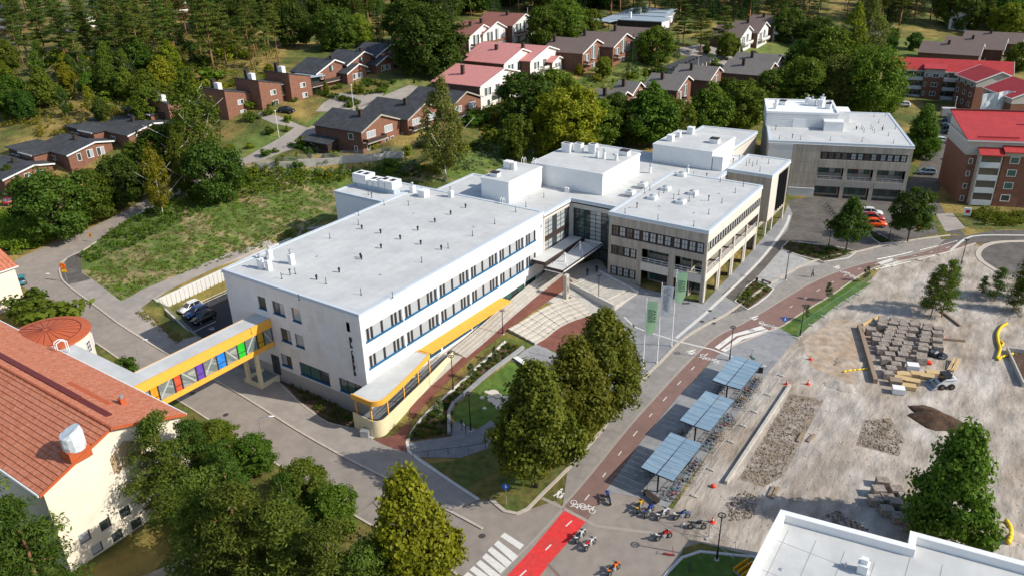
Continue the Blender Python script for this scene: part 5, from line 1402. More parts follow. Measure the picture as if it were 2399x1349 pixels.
# ---------------------------------------------------------------- terraced houses on the hill
M_('brick_brown',(0.155,0.082,0.056),0.9,0.16,1.2,col2=(0.125,0.064,0.045),mix=(0.42,0.62),bump=.01,bscale=8)
M_('brick_red',(0.225,0.105,0.068),0.9,0.14,1.2,col2=(0.185,0.085,0.056),mix=(0.42,0.62),bump=.01,bscale=8)
M_('wood_dark',(0.045,0.032,0.026),0.8,0.2,1.5,streak=(4,4,.5))
M_('roof_black',(0.042,0.044,0.047),0.85,0.14,0.6,col2=(0.062,0.066,0.07),mix=(.42,.62))
M_('roof_pink',(0.50,0.215,0.195),0.75,0.07,0.5)
M_('roof_rust',(0.26,0.105,0.08),0.8,0.08,0.5)
M_('roof_brown',(0.155,0.115,0.098),0.8,0.1,0.5)
M_('roof_grey',(0.165,0.148,0.135),0.8,0.1,0.5,streak=(1,.2,1))
M_('roof_blue',(0.30,0.36,0.41),0.6,0.06,0.5)
M_('roof_red',(0.42,0.04,0.038),0.65,0.1,0.5,col2=(0.36,0.035,0.035),mix=(.4,.62))
M_('house_white',(0.70,0.67,0.63),0.85,0.05,0.6)
M_('trim_white',(0.72,0.71,0.69),0.7,0.04,1)
M_('trim_beige',(0.38,0.34,0.29),0.8,0.06,1)
HS={
 'black':dict(wall='brick_brown',roof='roof_black',trim='trim_white',gable='brick_red'),
 'dark':dict(wall='brick_brown',roof='roof_black',trim='trim_beige',gable='brick_red'),
 'pink':dict(wall='brick_brown',roof='roof_pink',trim='trim_white',gable='house_white'),
 'rust':dict(wall='brick_red',roof='roof_rust',trim='trim_white',gable='house_white'),
 'brown':dict(wall='brick_brown',roof='roof_brown',trim='trim_white',gable='brick_red'),
 'grey':dict(wall='brick_brown',roof='roof_grey',trim='trim_white',gable='brick_red'),
}
def slab(mb,P,t):
 """P: 4 points of the upper face; thickness t downwards"""
 Q=[(x,y,z-t) for x,y,z in P]
 return mb.add(P+Q,[(0,1,2,3),(7,6,5,4),(0,4,5,1),(1,5,6,2),(2,6,7,3),(3,7,4,0)])
def gable_block(root,st,x0,x1,y0,y1,z0,h1,hr,h2,rf,ov=.5,wins=(),swins=(),wallmat=None,gmat=None,seams=0):
 """house body, ridge along x, gable facing +x; asymmetrical roof"""
 s=HS[st];yr=y0+(y1-y0)*rf
 m=MB()
 m.quad((x0,y0,z0),(x1,y0,z0),(x1,y0,h1),(x0,y0,h1));m.quad((x1,y1,z0),(x0,y1,z0),(x0,y1,h2),(x1,y1,h2))
 m.add([(x0,y0,z0),(x0,y1,z0),(x0,y1,h2),(x0,yr,hr),(x0,y0,h1)],[(4,3,2,1,0)])
 m.build('wall',MT[wallmat or s['wall']],root)
 m=MB();m.add([(x1,y0,z0),(x1,y1,z0),(x1,y1,h2),(x1,yr,hr),(x1,y0,h1)],[(0,1,2,3,4)])
 m.build('gable_wall',MT[gmat or s['gable']],root)
 k1=(hr-h1)/(yr-y0);k2=(hr-h2)/(y1-yr)
 m=MB()
 a,b=x0-.2,x1+ov
 slab(m,[(a,y0-ov,h1-ov*k1+.14),(b,y0-ov,h1-ov*k1+.14),(b,yr,hr+.14),(a,yr,hr+.14)],.16)
 slab(m,[(a,yr,hr+.14),(b,yr,hr+.14),(b,y1+ov,h2-ov*k2+.14),(a,y1+ov,h2-ov*k2+.14)],.16)
 roof=m.build('roof',MT[s['roof']],root)
 if seams:
  n=int((b-a)/seams);q=MB()
  for i in range(1,n):
   x=a+i*(b-a)/n
   slab(q,[(x,y0-ov,h1-ov*k1+.19),(x+.07,y0-ov,h1-ov*k1+.19),(x+.07,yr,hr+.19),(x,yr,hr+.19)],.06)
  q.build('roof_seam',MT[s['roof']],roof)
 f=MB()
 for (ya,za,yb,zb) in ((y0-ov,h1-ov*k1,yr,hr),(yr,hr,y1+ov,h2-ov*k2)):
  P=[(b+.01,ya,za+.2),(b+.01,yb,zb+.2),(b+.01,yb,zb-.14),(b+.01,ya,za-.14)]
  f.add(P+[(x+.1,y,z) for x,y,z in P],[(0,1,2,3),(7,6,5,4),(0,4,5,1),(1,5,6,2),(2,6,7,3),(3,7,4,0)])
 f.build('barge_board',MT[s['trim']],root)
 FE_=Face((x1,y0),(0,1),(1,0));FS_=Face((x0,y0),(1,0),(0,-1))
 for w in wins:FE_.window(root,(0,0,0),w[0],w[1],w[2],w[3],'trim_white' if len(w)<5 else w[4],['pane','pane_pale'] if len(w)<6 else w[5],max(1,round((w[1]-w[0])/1.0)),1,-.06,.1)
 for w in swins:FS_.window(root,(0,0,0),w[0],w[1],w[2],w[3],'trim_white','pane',max(1,round((w[1]-w[0])/1.1)),1,-.06,.1)
 return roof
def chimney(root,x,y,z0,z1,s=.4,mat='wood_dark'):
 b=MB();b.box(x-s,x+s,y-s,y+s,z0,z1);b.box(x-s-.08,x+s+.08,y-s-.08,y+s+.08,z1,z1+.12)
 return b.build('chimney',MT[mat],root)
def balcony(root,x,y0,y1,z,d=1.6,mat='wood_dark',h=.95):
 b=MB();b.box(x,x+d,y0,y1,z-.16,z);r=b.build('balcony',MT['trim_beige'],root)
 b=MB();b.box(x+d-.06,x+d,y0,y1,z+.25,z+h);b.box(x,x+d-.07,y0,y0+.06,z+.25,z+h);b.box(x,x+d-.07,y1-.06,y1,z+.25,z+h)
 b.build('railing',MT[mat],r)
 return r
def house(st,px,h1,D,W,rise,label,group,rf=.7,drop=1.2,name='terraced_house',front=None,wins=None,swins=(),chim=(.55,.5),bal=None,gmat=None,seams=0,xy=None,zg=None,wall=None,raised=False):
 x1,y0,z=G(px[0],px[1],h1) if xy is None else (xy[0],xy[1],zg+h1)
 zg=z-h1
 r=thing(name,label,'house',(x1,y0,zg),0,group)
 if wins is None:wins=[(W*.12,W*.12+1.6,1.0,2.3),(W*.55,W*.55+1.8,1.0,2.3),(W*.3,W*.3+1.9,3.6,5.0),(W*.6,W*.6+1.8,3.6,5.2)]
 gable_block(r,st,-D,0,0,W,-2.5,h1,h1+rise,h1+rise-drop,rf,wins=wins,swins=swins,gmat=gmat,seams=seams,wallmat=wall)
 if raised:
  b=MB();b.box(-D-1,-4.5,W-1.5,W+5.5,-2.5,h1+2.6);b.build('upper_wall',MT['brick_red'],r)
  b=MB();b.box(-D-1.02,-10.5,W-1.56,W-1.5,h1-.5,h1+2.5);b.build('clerestory',MT['wood_dark'],r)
  b=MB();slab(b,[(-D-1.6,W-2.1,h1+3.2),(-4.0,W-2.1,h1+2.7),(-4.0,W+6,h1+2.8),(-D-1.6,W+6,h1+3.3)],.22);b.build('upper_roof',MT['roof_black'],r)
  b=MB();b.box(-10.4,-3.95,W-2.2,W-2.1,h1+2.5,h1+2.82);b.build('roof_edge',MT['trim_white'],r)
  Fq=Face((-D-1,W-1.56),(1,0),(0,-1))
  for u in (1.0,3.2):Fq.window(r,(0,0,0),u,u+1.6,h1+.9,h1+1.7,'trim_white','pane',2,1,-.06,.08)
  b=MB();b.box(-9.5,-1.5,1.5,5.5,h1+.1,h1+.9);M_('solar',(.015,.017,.022),.2,.05,1) if 'solar' not in MT else None
 if chim:chimney(r,-D*chim[0],W*chim[1],h1,h1+rise+.9)
 if bal:balcony(r,.02,bal[0],bal[1],bal[2],mat=bal[3] if len(bal)>3 else 'wood_dark')
 if front:
  fx,fy,fw,fh,fr=front
  gable_block(r,st,-.5,fx,fy,fy+fw,-2.5,fh,fh+fr,fh+fr*.35,.62,wins=[(fw*.28,fw*.78,fh-2.0,fh-.5),(fw*.25,fw*.42,.9,2.2),(fw*.62,fw*.8,.9,2.2)],gmat=gmat,ov=.45,wallmat=wall)
 return r
BB='black-roofed brick houses in the upper row'
for k,o in enumerate(('nearest','middle','farthest')):
 house('black',None,5.2,10.2,10.0,2.7,o+' brick house of the black-roofed row under the wood',BB,xy=(-166.3+k*1.1,149.0+10.7*k),zg=15.8+.8*k,front=(3.6,8.0,7.6,4.3,1.9),wins=[(1.0,2.2,3.4,5.0),(5.0,6.6,5.0,6.6,'wood_dark')],bal=(1.0,7.6,2.6),chim=(.1,.72))
FB_='black-roofed brick houses above the retaining wall'
for k,(o,x1,yy,zg) in enumerate((('nearest big',-127.0,124.9,9.6),('middle',-124.6,138.2,10.0),('farthest',-122.0,151.5,10.6))):
 house('dark',None,5.4,15.2,13.0,2.6,o+' brick house in the front row of black roofs',FB_,xy=(x1,yy),zg=zg,rf=.5,drop=2.4,wins=[(1.4,3.4,.8,2.4),(1.6,4.6,3.4,5.0,'trim_white','pane_pale'),(7.6,10.4,3.4,5.1,'trim_white','pane_pale'),(7.4,8.6,.8,2.2),(9.4,10.6,.8,2.2)],swins=[(11.0,12.6,3.2,4.7),(12.6,13.6,.4,1.9)],bal=(.3,6.6,2.7),chim=(.3,.38))
r=thing('garden_shed','flat black-roofed carport at the end of the front house row','shed',(-139.0,121.6,8.9))
b=MB();b.box(-4,4,0,3.0,-1,3.0);b.build('wall',MT['wood_dark'],r)
b=MB();slab(b,[(-4.6,-.8,3.2),(4.6,-.8,3.2),(4.4,3.3,3.7),(-4.4,3.3,3.7)],.2);b.build('roof',MT['roof_black'],r)
b=MB();b.box(-4.2,4.2,-.6,-.5,.4,1.5);b.build('railing',MT['wood_dark'],r)
FR_='mono-pitched brick houses on the slope'
for k,(o,px,W) in enumerate((('leftmost',(392,243),7.0),('second',(525,214),7.4),('third',(605,191),7.0),('rightmost',(676,174),7.2))):
 h=7.4;x1,y0,z=G(px[0],px[1],h)
 r=thing('brick_house',o+' brick house with lean-to roof in the row below the rocky slope','house',(x1,y0,z-h),0,FR_)
 b=MB();b.add([(x,y,zz) for x in (-9.5,0) for y,zz in ((0,-3),(W,-3),(W,h-1.7),(0,h))],[(3,2,1,0),(4,5,6,7),(0,4,7,3),(1,2,6,5)]);b.box(-9.0,-1.7,W,W+5.2,-3,5.0);b.build('wall',MT['brick_red'],r)
 b=MB();slab(b,[(-9.8,-.2,h+.2),(.15,-.2,h+.2),(.15,W+.1,h-1.55),(-9.8,W+.1,h-1.55)],.2);b.build('roof',MT['roof_black'],r)
 b=MB();slab(b,[(-9.2,W+.12,5.4),(.1,W+.12,5.4),(.1,W+5.3,5.15),(-9.2,W+5.3,5.15)],.2);b.build('canopy_roof',MT['roof_blue'],r)
 b=MB();b.box(-5.2,-3.6,1.0,2.2,h-.6,h+1.4);b.build('roof_shaft',MT['house_white'],r);chimney(r,-7.0,2.2,h-1,h+1.9,.5)
 Fe=Face((0,0),(0,1),(1,0));Fr=Face((-1.7,W),(0,1),(1,0))
 for q0,q1,zz in ((W*.45,W*.45+1.9,3.2),(W*.5,W*.5+1.8,.5)):Fe.window(r,(0,0,0),q0,q1,zz,zz+1.3,'trim_white',['pane_pale','pane'],2,1,-.06,.1)
 Fr.window(r,(0,0,0),.4,4.6,2.9,4.8,'wood_dark','pane',4,1,-.06,.1);Fr.window(r,(0,0,0),.4,4.6,-.2,2.1,'wood_dark','pane',3,1,-.06,.1)
 balcony(r,-1.65,W+.06,W+5.1,2.6,1.6)
 for yy in (W+.3,W+4.9):b=MB();b.box(-.12,.02,yy-.07,yy+.07,-3,5.0);b.build('post',MT['wood_dark'],r)
LR='dark-roofed brick houses at the left'
for k,(o,px) in enumerate((('upper',(300,318)),('middle',(158,364)),('lowest',(8,421)))):
 house('black',px,4.6,15.0,11.0,1.5,o+' dark-roofed brick house in the row below the wooded slope',LR,rf=.62,drop=.7,wins=[(2.0,3.0,2.6,4.4),(4.4,6.0,2.7,4.7),(6.9,8.8,2.7,4.7)],swins=[(3,5,2.4,3.6),(7,9,2.4,3.6)],chim=(.45,.55),raised=True)
r=thing('brick_house','brick upper house with white roof edge behind the left dark-roofed row','house',G(390,300,4.2),0,LR)
b=MB();b.box(-13,0,0,9,-6,0);b.build('wall',MT['brick_red'],r);b=MB();slab(b,[(-13.4,-.4,.25),(.4,-.4,.25),(.4,9,.7),(-13.4,9,.7)],.2);b.build('roof',MT['roof_black'],r);b=MB();b.box(-13.5,.5,-.52,-.42,.0,.27);b.build('roof_edge',MT['trim_white'],r)
b=MB();b.box(-8.0,-6.2,4,5,.4,2.2);b.build('roof_shaft',MT['wood_dark'],r)
PK='pink-roofed white houses'
WP=[(2.0,5.0,3.2,5.4,'trim_white',['pane','pane_pale']),(7.0,9.0,3.0,5.6,'trim_white','pane'),(11.0,13.5,3.2,5.6),(3.0,4.2,.4,2.2),(8.0,9.5,.4,2.2),(11.5,13.0,.4,2.2)]
house('pink',(1124,203),6.2,16.0,18.0,2.9,'nearest pink-roofed house with white gable and curved balcony',PK,rf=.62,drop=1.8,wins=WP,bal=(5.6,9.4,2.8,'house_white'),front=(2.2,10.4,5.6,4.6,1.2),seams=1.2,chim=(.6,.3))
house('pink',(1242,144),6.0,24.0,16.0,2.9,'middle pink-roofed house behind the yellow-green maple',PK,rf=.62,drop=1.8,wins=WP[:4],bal=(5.6,9.4,2.8,'house_white'),front=(2.4,8.6,5.6,4.6,1.2),seams=1.2,chim=(.3,.45))
house('pink',(1180,150),6.0,14.0,15.0,2.9,'farthest pink-roofed house behind the other two',PK,rf=.62,drop=1.8,wins=WP[:4],seams=1.2)
RS='rust-roofed white houses'
for o,px,D in (('nearest',(1098,88),10),('middle',(1131,81),13),('farthest',(1200,61),16)):
 house('rust',px,5.8,D,13.0,3.0,o+' rust-roofed house with tall white gable glazing',RS,rf=.6,drop=2.2,wins=[(2.2,5.6,2.8,6.2),(7.0,9.0,3.0,6.8),(3,5,.3,2.2),(8,10,.3,2.2)],bal=(1.0,11.0,2.6,'brick_red'),chim=(.4,.5))
house('rust',(983,97),4.5,9.5,11.0,2.2,'small brick house with rust roof left of the dark maple',RS,rf=.7,gmat='brick_red')
BR='brown-roofed brick houses in the middle row'
for o,px,D in (('nearest',(1364,126),14.5),('middle',(1436,111),14.5),('farthest',(1505,98),14)):
 house('brown',px,6.0,D,13.5,3.0,o+' brown-roofed brick house with tall glazed gable in the middle row',BR,rf=.62,drop=2.0,wins=[(1.6,4.2,3.2,5.4),(5.6,8.4,3.4,7.6),(6.0,8.0,.3,2.4),(9.8,11.6,3.4,6.0)],bal=(.8,5.4,2.7,'brick_red'),seams=1.6,chim=(.9,.4))
FBR='brown-roofed houses below the far wood'
for o,px in (('left',(1735,88)),('middle',(1776,78)),('right',(1813,63))):
 house('brown',px,5.6,11,12,3.0,o+' brown-roofed house with white gable below the far wood',FBR,rf=.6,drop=2.0,gmat='house_white',wins=[(2,5,3,5.5),(6.5,9,3,6)],bal=(1,10,2.6,'house_white'))
GR='grey-roofed brick houses behind the school'
for o,px,D,W in (('lowest',(1438,252),8,10),('second',(1586,212),10.5,10),('third',(1661,189),12,10),('fourth',(1792,178),14,11),('small',(1476,226),6,8),('rear',(1812,158),14,10)):
 house('grey',px,6.0,D,W,2.8,o+' grey-roofed brick house among the trees behind the school',GR,rf=.65,drop=1.6,wins=[(1.4,3.4,3.0,5.2),(4.6,7.2,3.2,6.6),(4.6,7.2,.4,2.4)],seams=1.0,bal=(.6,4.0,2.6),chim=(.6,.4))
RRw='brown-roofed houses at the far right'
for o,px in (('nearest',(2294,131)),('middle',(2350,118)),('farthest',(2392,104))):
 house('brown',px,5.4,20,12,3.0,o+' brown-roofed house behind the red-roofed flats',RRw,rf=.6,drop=2.0,wins=[(2,4.6,2.8,5.4),(5.6,8.4,3,6.4)],bal=(1,9,2.6))
house('brown',(2068,86),5.2,12,10,2.8,'lone brown-roofed house with white gable at the wood edge',RRw,rf=.6,gmat='house_white')
BG='blue-roofed low houses'
for o,px,D in (('nearest',(1548,51),24),('middle',(1556,39),20),('farthest',(1560,30),17)):
 x1,y0,z=G(px[0],px[1],4.5)
 r=thing('low_house',o+' low dark house with blue-grey flat metal roof at the wood edge','house',(x1,y0,z-4.5),0,BG)
 b=MB();b.box(-D,0,.4,9,-3,4.2);b.build('wall',MT['wood_dark'],r);b=MB();slab(b,[(-D-.5,-.3,4.5),(.5,-.3,4.5),(.5,9.5,5.0),(-D-.5,9.5,5.0)],.3);b.build('roof',MT['roof_blue'],r)
 b=MB();b.box(.0,.06,1,8,1.5,4.1);b.build('end_wall',MT['house_white'],r);chimney(r,-D*.6,4,4.6,6.8,.4,'house_white')
x1,y0,z=G(1427,52,3.0)
r=thing('carport','open carport with blue-grey roof left of the low houses','shed',(x1,y0,z-3));b=MB();slab(b,[(-9,0,3.2),(0,0,3.0),(0,7,3.0),(-9,7,3.2)],.25);b.build('roof',MT['roof_blue'],r);b=MB();b.box(-9,-5.5,.3,6.7,-2,2.95);b.build('wall',MT['brick_brown'],r)
for x,y in ((-.3,.3),(-.3,6.7),(-3,.3)):
 b=MB();b.box(x-.1,x+.1,y-.1,y+.1,-2,2.75);b.build('post',MT['wood_dark'],r)
x1,y0,z=G(1601,165,3.0)
r=thing('garage_row','long low garage row with dark flat roof and brown doors','garage',(x1,y0,z-3.0))
b=MB();b.box(-7.5,0,0,26,-2,2.9);b.build('wall',MT['house_white'],r);b=MB();slab(b,[(-7.9,-.4,3.2),(.5,-.4,3.05),(.5,26.4,3.05),(-7.9,26.4,3.2)],.2);b.build('roof',MT['roof_black'],r)
for k in range(8):
 b=MB();b.box(.01,.07,.5+k*3.2,3.1+k*3.2,-.2,2.5);b.build('garage_door',MT['wood_dark'],r)
 b=MB();b.box(-4.2,-3.6,1.5+k*3.2,2.1+k*3.2,3.1,3.5);b.build('roof_vent',MT['metal_black'],r)
# ---------------------------------------------------------------- red-roofed flats at the right
AR=math.radians(20.5)
M_('flat_grey',(0.44,0.42,0.37),0.85,.05,.6)
M_('balcony_white',(0.55,0.57,0.58),0.6,.05,.6)
def flats(px,z0,name,label):
 p=at(px[0],px[1],z0)
 return thing(name,label,'building',(p[0],p[1],0),AR,'red-roofed blocks of flats'),p
r,p=flats((2271,327),13.9,'block_of_flats','four-storey brick flats with glazed balconies and red roof at the right edge')
Fs=Face((0,0),(1,0),(0,-1));Fw=Face((0,15),(0,-1),(-1,0))
m=MB();m.box(0,30,0,15,-.5,10.6);m.build('wall',MT['brick_red'],r)
m=MB();m.box(-.06,30,-.06,15.06,10.6,13.9);m.add([(-.06,0,13.9),(-.06,15,13.9),(-.06,15.0,16.4),(30,0,13.9),(30,15,13.9),(30,15,16.4)],[(0,2,1),(1,2,5,4)]);m.build('upper_wall',MT['flat_grey'],r)
m=MB();slab(m,[(-.5,-.6,14.0),(30,-.6,14.0),(30,15.3,16.7),(-.5,15.3,16.7)],.22);m.build('roof',MT['roof_red'],r)
m=MB();m.box(-.5,30,15.0,15.5,16.7,17.0);m.build('ridge_cap',MT['roof_metal_brown'],r)
m=MB();m.box(-.55,-.45,-.6,15.3,13.6,13.8);m.box(-.5,30,-.72,-.62,13.6,13.9);m.build('eaves_trim',MT['balcony_white'],r)
m=MB();m.box(1.5,9.5,.2,.35,14.3,14.6);m.build('snow_guard',MT['roof_red'],r)
bx0,bx1=2.3,6.5
m=MB();m.box(bx0,bx0+.25,-2.0,0,0,11.2);m.box(bx1-.25,bx1,-2.0,0,0,11.2);m.build('balcony_tower',MT['flat_grey'],r)
for k in range(4):
 z=.4+k*2.75
 b=MB();b.box(bx0+.26,bx1-.26,-1.95,0,z-.2,z);b.box(bx0+.26,bx1-.26,-2.02,-1.9,z-.2,z+1.0);q=b.build('balcony',MT['balcony_white'],r)
 b=MB();b.quad((bx0+.26,-1.94,z+1.0),(bx1-.26,-1.94,z+1.0),(bx1-.26,-1.94,z+2.5),(bx0+.26,-1.94,z+2.5));b.build('glazing',MT['pane_brown'],q)
m=MB();slab(m,[(bx0-.3,-2.4,11.3),(bx1+.3,-2.4,11.3),(bx1+.3,0,12.4),(bx0-.3,0,12.4)],.2);m.build('balcony_roof',MT['roof_red'],r)
m=MB();m.box(7.0,30,-1.2,0,-.5,10.9);m.build('bay_wall',MT['brick_red'],r);m=MB();m.box(7.0,30,-1.25,0,10.9,12.0);m.build('bay_band',MT['flat_grey'],r)
m=MB();slab(m,[(6.6,-2.2,12.0),(30,-2.2,12.0),(30,0,12.9),(6.6,0,12.9)],.2);m.build('bay_roof',MT['roof_red'],r)
Fb=Face((7.0,-1.2),(1,0),(0,-1))
for k in range(4):
 z=.6+k*2.75
 Fb.window(r,(0,0,0),1.2,3.0,z+.5,z+2.0,'trim_white','pane_teal' if k else 'pane',1,1,-.06,.12)
 Fb.window(r,(0,0,0),6.0,6.5,z+.4,z+1.8,'trim_white','pane',1,1,-.06,.1);Fs.window(r,(0,0,0),.8,1.6,z-.2,z+1.0,'trim_white','pane',1,1,-.06,.1)
 if k:Fb.window(r,(0,0,0),10,12,z+.5,z+2.0,'trim_white','pane',2,1,-.06,.12)
m=MB();m.cyl((13,8,15),(13,8,16.8),.3,.3,8);m.build('flue',MT['roof_metal_brown'],r)
def flats2(px,z0,w,d,label,rise=2.6,brick=True,storeys=3,balc=True,rz=AR,base=0):
 p=at(px[0],px[1],z0)
 r=thing('block_of_flats',label,'building',(p[0],p[1],0),rz,'red-roofed blocks of flats')
 m=MB();m.box(0,w,0,d,-1,z0-1.8 if brick else z0);m.build('wall',MT['brick_red' if brick else 'flat_grey'],r)
 m=MB()
 if brick:m.box(-.04,w+.04,-.04,d+.04,z0-1.8,z0)
 m.add([(0,0,z0),(0,d,z0),(0,d/2,z0+rise)],[(0,2,1)]);m.add([(w,0,z0),(w,d,z0),(w,d/2,z0+rise)],[(0,1,2)]);m.build('upper_wall',MT['flat_grey'],r)
 m=MB();o=.6;k=rise/(d/2)
 slab(m,[(-o,-o,z0-o*k+.1),(w+o,-o,z0-o*k+.1),(w+o,d/2,z0+rise+.1),(-o,d/2,z0+rise+.1)],.2)
 slab(m,[(-o,d/2,z0+rise+.1),(w+o,d/2,z0+rise+.1),(w+o,d+o,z0-o*k+.1),(-o,d+o,z0-o*k+.1)],.2)
 m.build('roof',MT['roof_red'],r)
 f=MB();f.box(-o-.05,w+o+.05,-o-.1,-o,z0-o*k-.15,z0-o*k+.12)
 for sx in (-o-.06,w+o-.04):
  for (ya,za,yb,zb) in ((-o,z0-o*k,d/2,z0+rise),(d/2,z0+rise,d+o,z0-o*k)):
   f.add([(sx,ya,za+.16),(sx,yb,zb+.16),(sx,yb,zb-.16),(sx,ya,za-.16),(sx+.1,ya,za+.16),(sx+.1,yb,zb+.16),(sx+.1,yb,zb-.16),(sx+.1,ya,za-.16)],[(0,1,2,3),(7,6,5,4),(0,4,5,1),(2,6,7,3)])
 f.build('barge_board',MT['trim_white'],r)
 F1=Face((0,0),(1,0),(0,-1));F2=Face((0,d),(0,-1),(-1,0))
 for s in range(storeys):
  z=z0-2.9-s*2.9
  n=max(1,int(w/4))
  for j in range(n):F1.window(r,(0,0,0),1.2+j*4,2.6+j*4,z+.7,z+2.1,'trim_white','pane',1,1,-.06,.12)
  for j in range(max(1,int(d/5))):F2.window(r,(0,0,0),1.6+j*4.5,2.8+j*4.5,z+.7,z+2.1,'trim_white','pane',1,1,-.06,.12)
 return r
r=flats2((2076,160),10.5,36,12,'long red-roofed flats with stacked balconies behind the parked cars',2.8,brick=False,rz=math.radians(8))
for u0,u1 in ((4.5,11.5),(17.5,25.5)):
 for s in range(3):
  z=10.5-2.9*(s+1)
  b=MB();b.box(u0,u1,-1.7,0,z-.2,z);b.box(u0,u1,-1.75,-1.65,z-.2,z+.95);q=b.build('balcony',MT['balcony_white'],r)
  b=MB();b.box(u0+.1,u1-.1,.0,.05,z+.1,z+2.4);b.build('glazing',MT['pane_brown'],q)
b=MB();b.box(11.7,17.3,-2.4,0,-1,8.8);b.build('stair_tower',MT['brick_red'],r);b=MB();b.box(11.6,17.4,-2.5,0,8.8,11.4);b.build('tower_head',MT['flat_grey'],r);b=MB();slab(b,[(11.2,-3.0,11.5),(17.8,-3.0,11.5),(17.8,2.5,12.2),(11.2,2.5,12.2)],.2);b.build('tower_roof',MT['roof_red'],r)
Ft=Face((11.7,-2.4),(1,0),(0,-1))
for s in range(3):Ft.window(r,(0,0,0),2.4,4.2,8.6-2.9*s,10.0-2.9*s,'trim_white','pane',2,1,-.12,.12);Ft.window(r,(0,0,0),.3,1.0,8.6-2.9*s,10.0-2.9*s,'trim_white','pane',1,1,-.12,.1)
flats2((2244,174),10.8,12,13,'brick and grey gabled flats with red roof joined to the long block',2.6,rz=math.radians(-58))
flats2((2310,205),11.5,14,14,'red-roofed flats with brick gable wrapped in white plastic sheeting',2.8,rz=math.radians(-58))
flats2((2388,282),11.0,14,14,'dark red-roofed flats with grey dormer at the right edge',2.8,rz=math.radians(-58))
p=at(2352,262,7)
M_('wrap_white',(0.62,0.66,0.69),0.35,.1,1,bump=.1,bscale=1.2,spec=.6)
wr=thing('scaffold_wrap','white plastic sheeting hung on a scaffold beside the flats','scaffold',(p[0],p[1],0),math.radians(-58)+math.pi/2)
b=MB()
vs=[]
for j in range(7):
 for i in range(11):vs.append((-6.5+i*1.3,.35*math.sin(i*1.9+j)+(.5 if i in (0,10) else 0),-.5+j*2.05+(0.9*(1-abs(i-5)/5) if j==6 else 0)))
b.add(vs,[(j*11+i,j*11+i+1,(j+1)*11+i+1,(j+1)*11+i) for j in range(6) for i in range(10)]);b.build('sheeting',MT['wrap_white'],wr)
b=MB()
for i in range(6):b.cyl((-6.5+i*2.6,.9,-.5),(-6.5+i*2.6,.9,12.2),.05,.05,5)
for j in range(5):b.cyl((-6.5,.9,1.5+j*2.4),(6.5,.9,1.5+j*2.4),.05,.05,5)
b.build('scaffold_frame',MT['metal_grey'],wr)
for px,w,h,lab in (((12,60),14,9,'dark house with white balconies in the wood, top left'),((408,22),12,8,'brick house half hidden among the pines at the top'),((545,5),12,8,'white house glimpsed through the pines at the top'),((2262,50),7,9,'white block behind the wood, top right'),((175,52),6,5,'small white house behind the pines, top left')):
 q=G(px[0],px[1]+25)
 r=thing('villa',lab,'house',q)
 b=MB();b.box(-w,0,0,9,-2,h);b.build('wall',MT['house_white' if 'white block' in lab or 'white house' in lab else 'brick_brown'],r)
 b=MB();slab(b,[(-w-.5,-.5,h+.1),(.5,-.5,h+.1),(.5,9.5,h+1.0),(-w-.5,9.5,h+1.0)],.25);b.build('roof',MT['roof_black'],r)
 for s in range(2):balcony(r,-w*.5,-.1,6,2.6+s*2.8,w*.5+1.5,'house_white');Face((-w,0),(1,0),(0,-1)).window(r,(0,0,0),1,4,1+s*2.9,2.6+s*2.9,'trim_white','pane',3,1,-.06,.1)
wp=[G(*q) for q in ((604,398),(700,393),(800,384),(900,374),(945,370))]
fw_=thing('garden_wall','concrete retaining wall with wire fence below the front brick houses','wall',wp[0])
for i in range(4):
 a,b_=wp[i],wp[i+1]
 m=MB();m.prism([(a[0],a[1]),(b_[0],b_[1]),(b_[0],b_[1]+.3),(a[0],a[1]+.3)],min(a[2],b_[2])-1,max(a[2],b_[2])+.5+.9);m.build('wall_panel',MT['concrete'],fw_,off=wp[0])
 for k in range(3):
  t=k/3;x,y,z=a[0]+(b_[0]-a[0])*t,a[1]+(b_[1]-a[1])*t,max(a[2],b_[2])+1.4
  m=MB();m.cyl((x,y+.15,z),(x,y+.15,z+1.1),.04,.04,5);m.build('fence_post',MT['metal_grey'],fw_,off=wp[0])
 m=MB()
 for hh in (.3,.55,.8,1.05):m.cyl((a[0],a[1]+.15,max(a[2],b_[2])+1.4+hh),(b_[0],b_[1]+.15,max(a[2],b_[2])+1.4+hh),.02,.02,4)
 m.build('fence_rail',MT['metal_grey'],fw_,off=wp[0])
# ---------------------------------------------------------------- trees
def tr(name,*a,**k):MT[name]=leafmat(name,*a,**k)
tr('leaf_mid',(0.055,0.100,0.010),(0.150,0.205,0.022),trans=.42)
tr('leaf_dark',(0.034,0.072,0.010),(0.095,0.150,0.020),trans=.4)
tr('leaf_yellow',(0.12,0.15,0.010),(0.28,0.28,0.018),trans=.42)
tr('leaf_lime',(0.090,0.15,0.012),(0.21,0.27,0.024),trans=.42)
tr('leaf_linden',(0.070,0.090,0.010),(0.190,0.200,0.024),hue=.03,val=.12,trans=.42)
tr('leaf_autumn',(0.10,0.105,0.008),(0.27,0.225,0.016),trans=.42)
tr('leaf_birch',(0.085,0.120,0.022),(0.19,0.225,0.045),trans=.42)
tr('leaf_grey',(0.09,0.125,0.05),(0.20,0.24,0.11),trans=.4)
tr('needle_pine',(0.045,0.080,0.012),(0.130,0.165,0.028),trans=.25)
tr('needle_near',(0.044,0.088,0.012),(0.135,0.185,0.026),trans=.3)
tr('needle_spruce',(0.020,0.048,0.014),(0.065,0.105,0.026),trans=.2)
tr('hedge_green',(0.040,0.088,0.010),(0.11,0.175,0.018),trans=.4)
tr('weed_dry',(0.17,0.15,0.035),(0.30,0.25,0.09),trans=.4)
M_('bark',(0.10,0.078,0.06),.95,.3,2.5,streak=(3,3,.6),bump=.03)
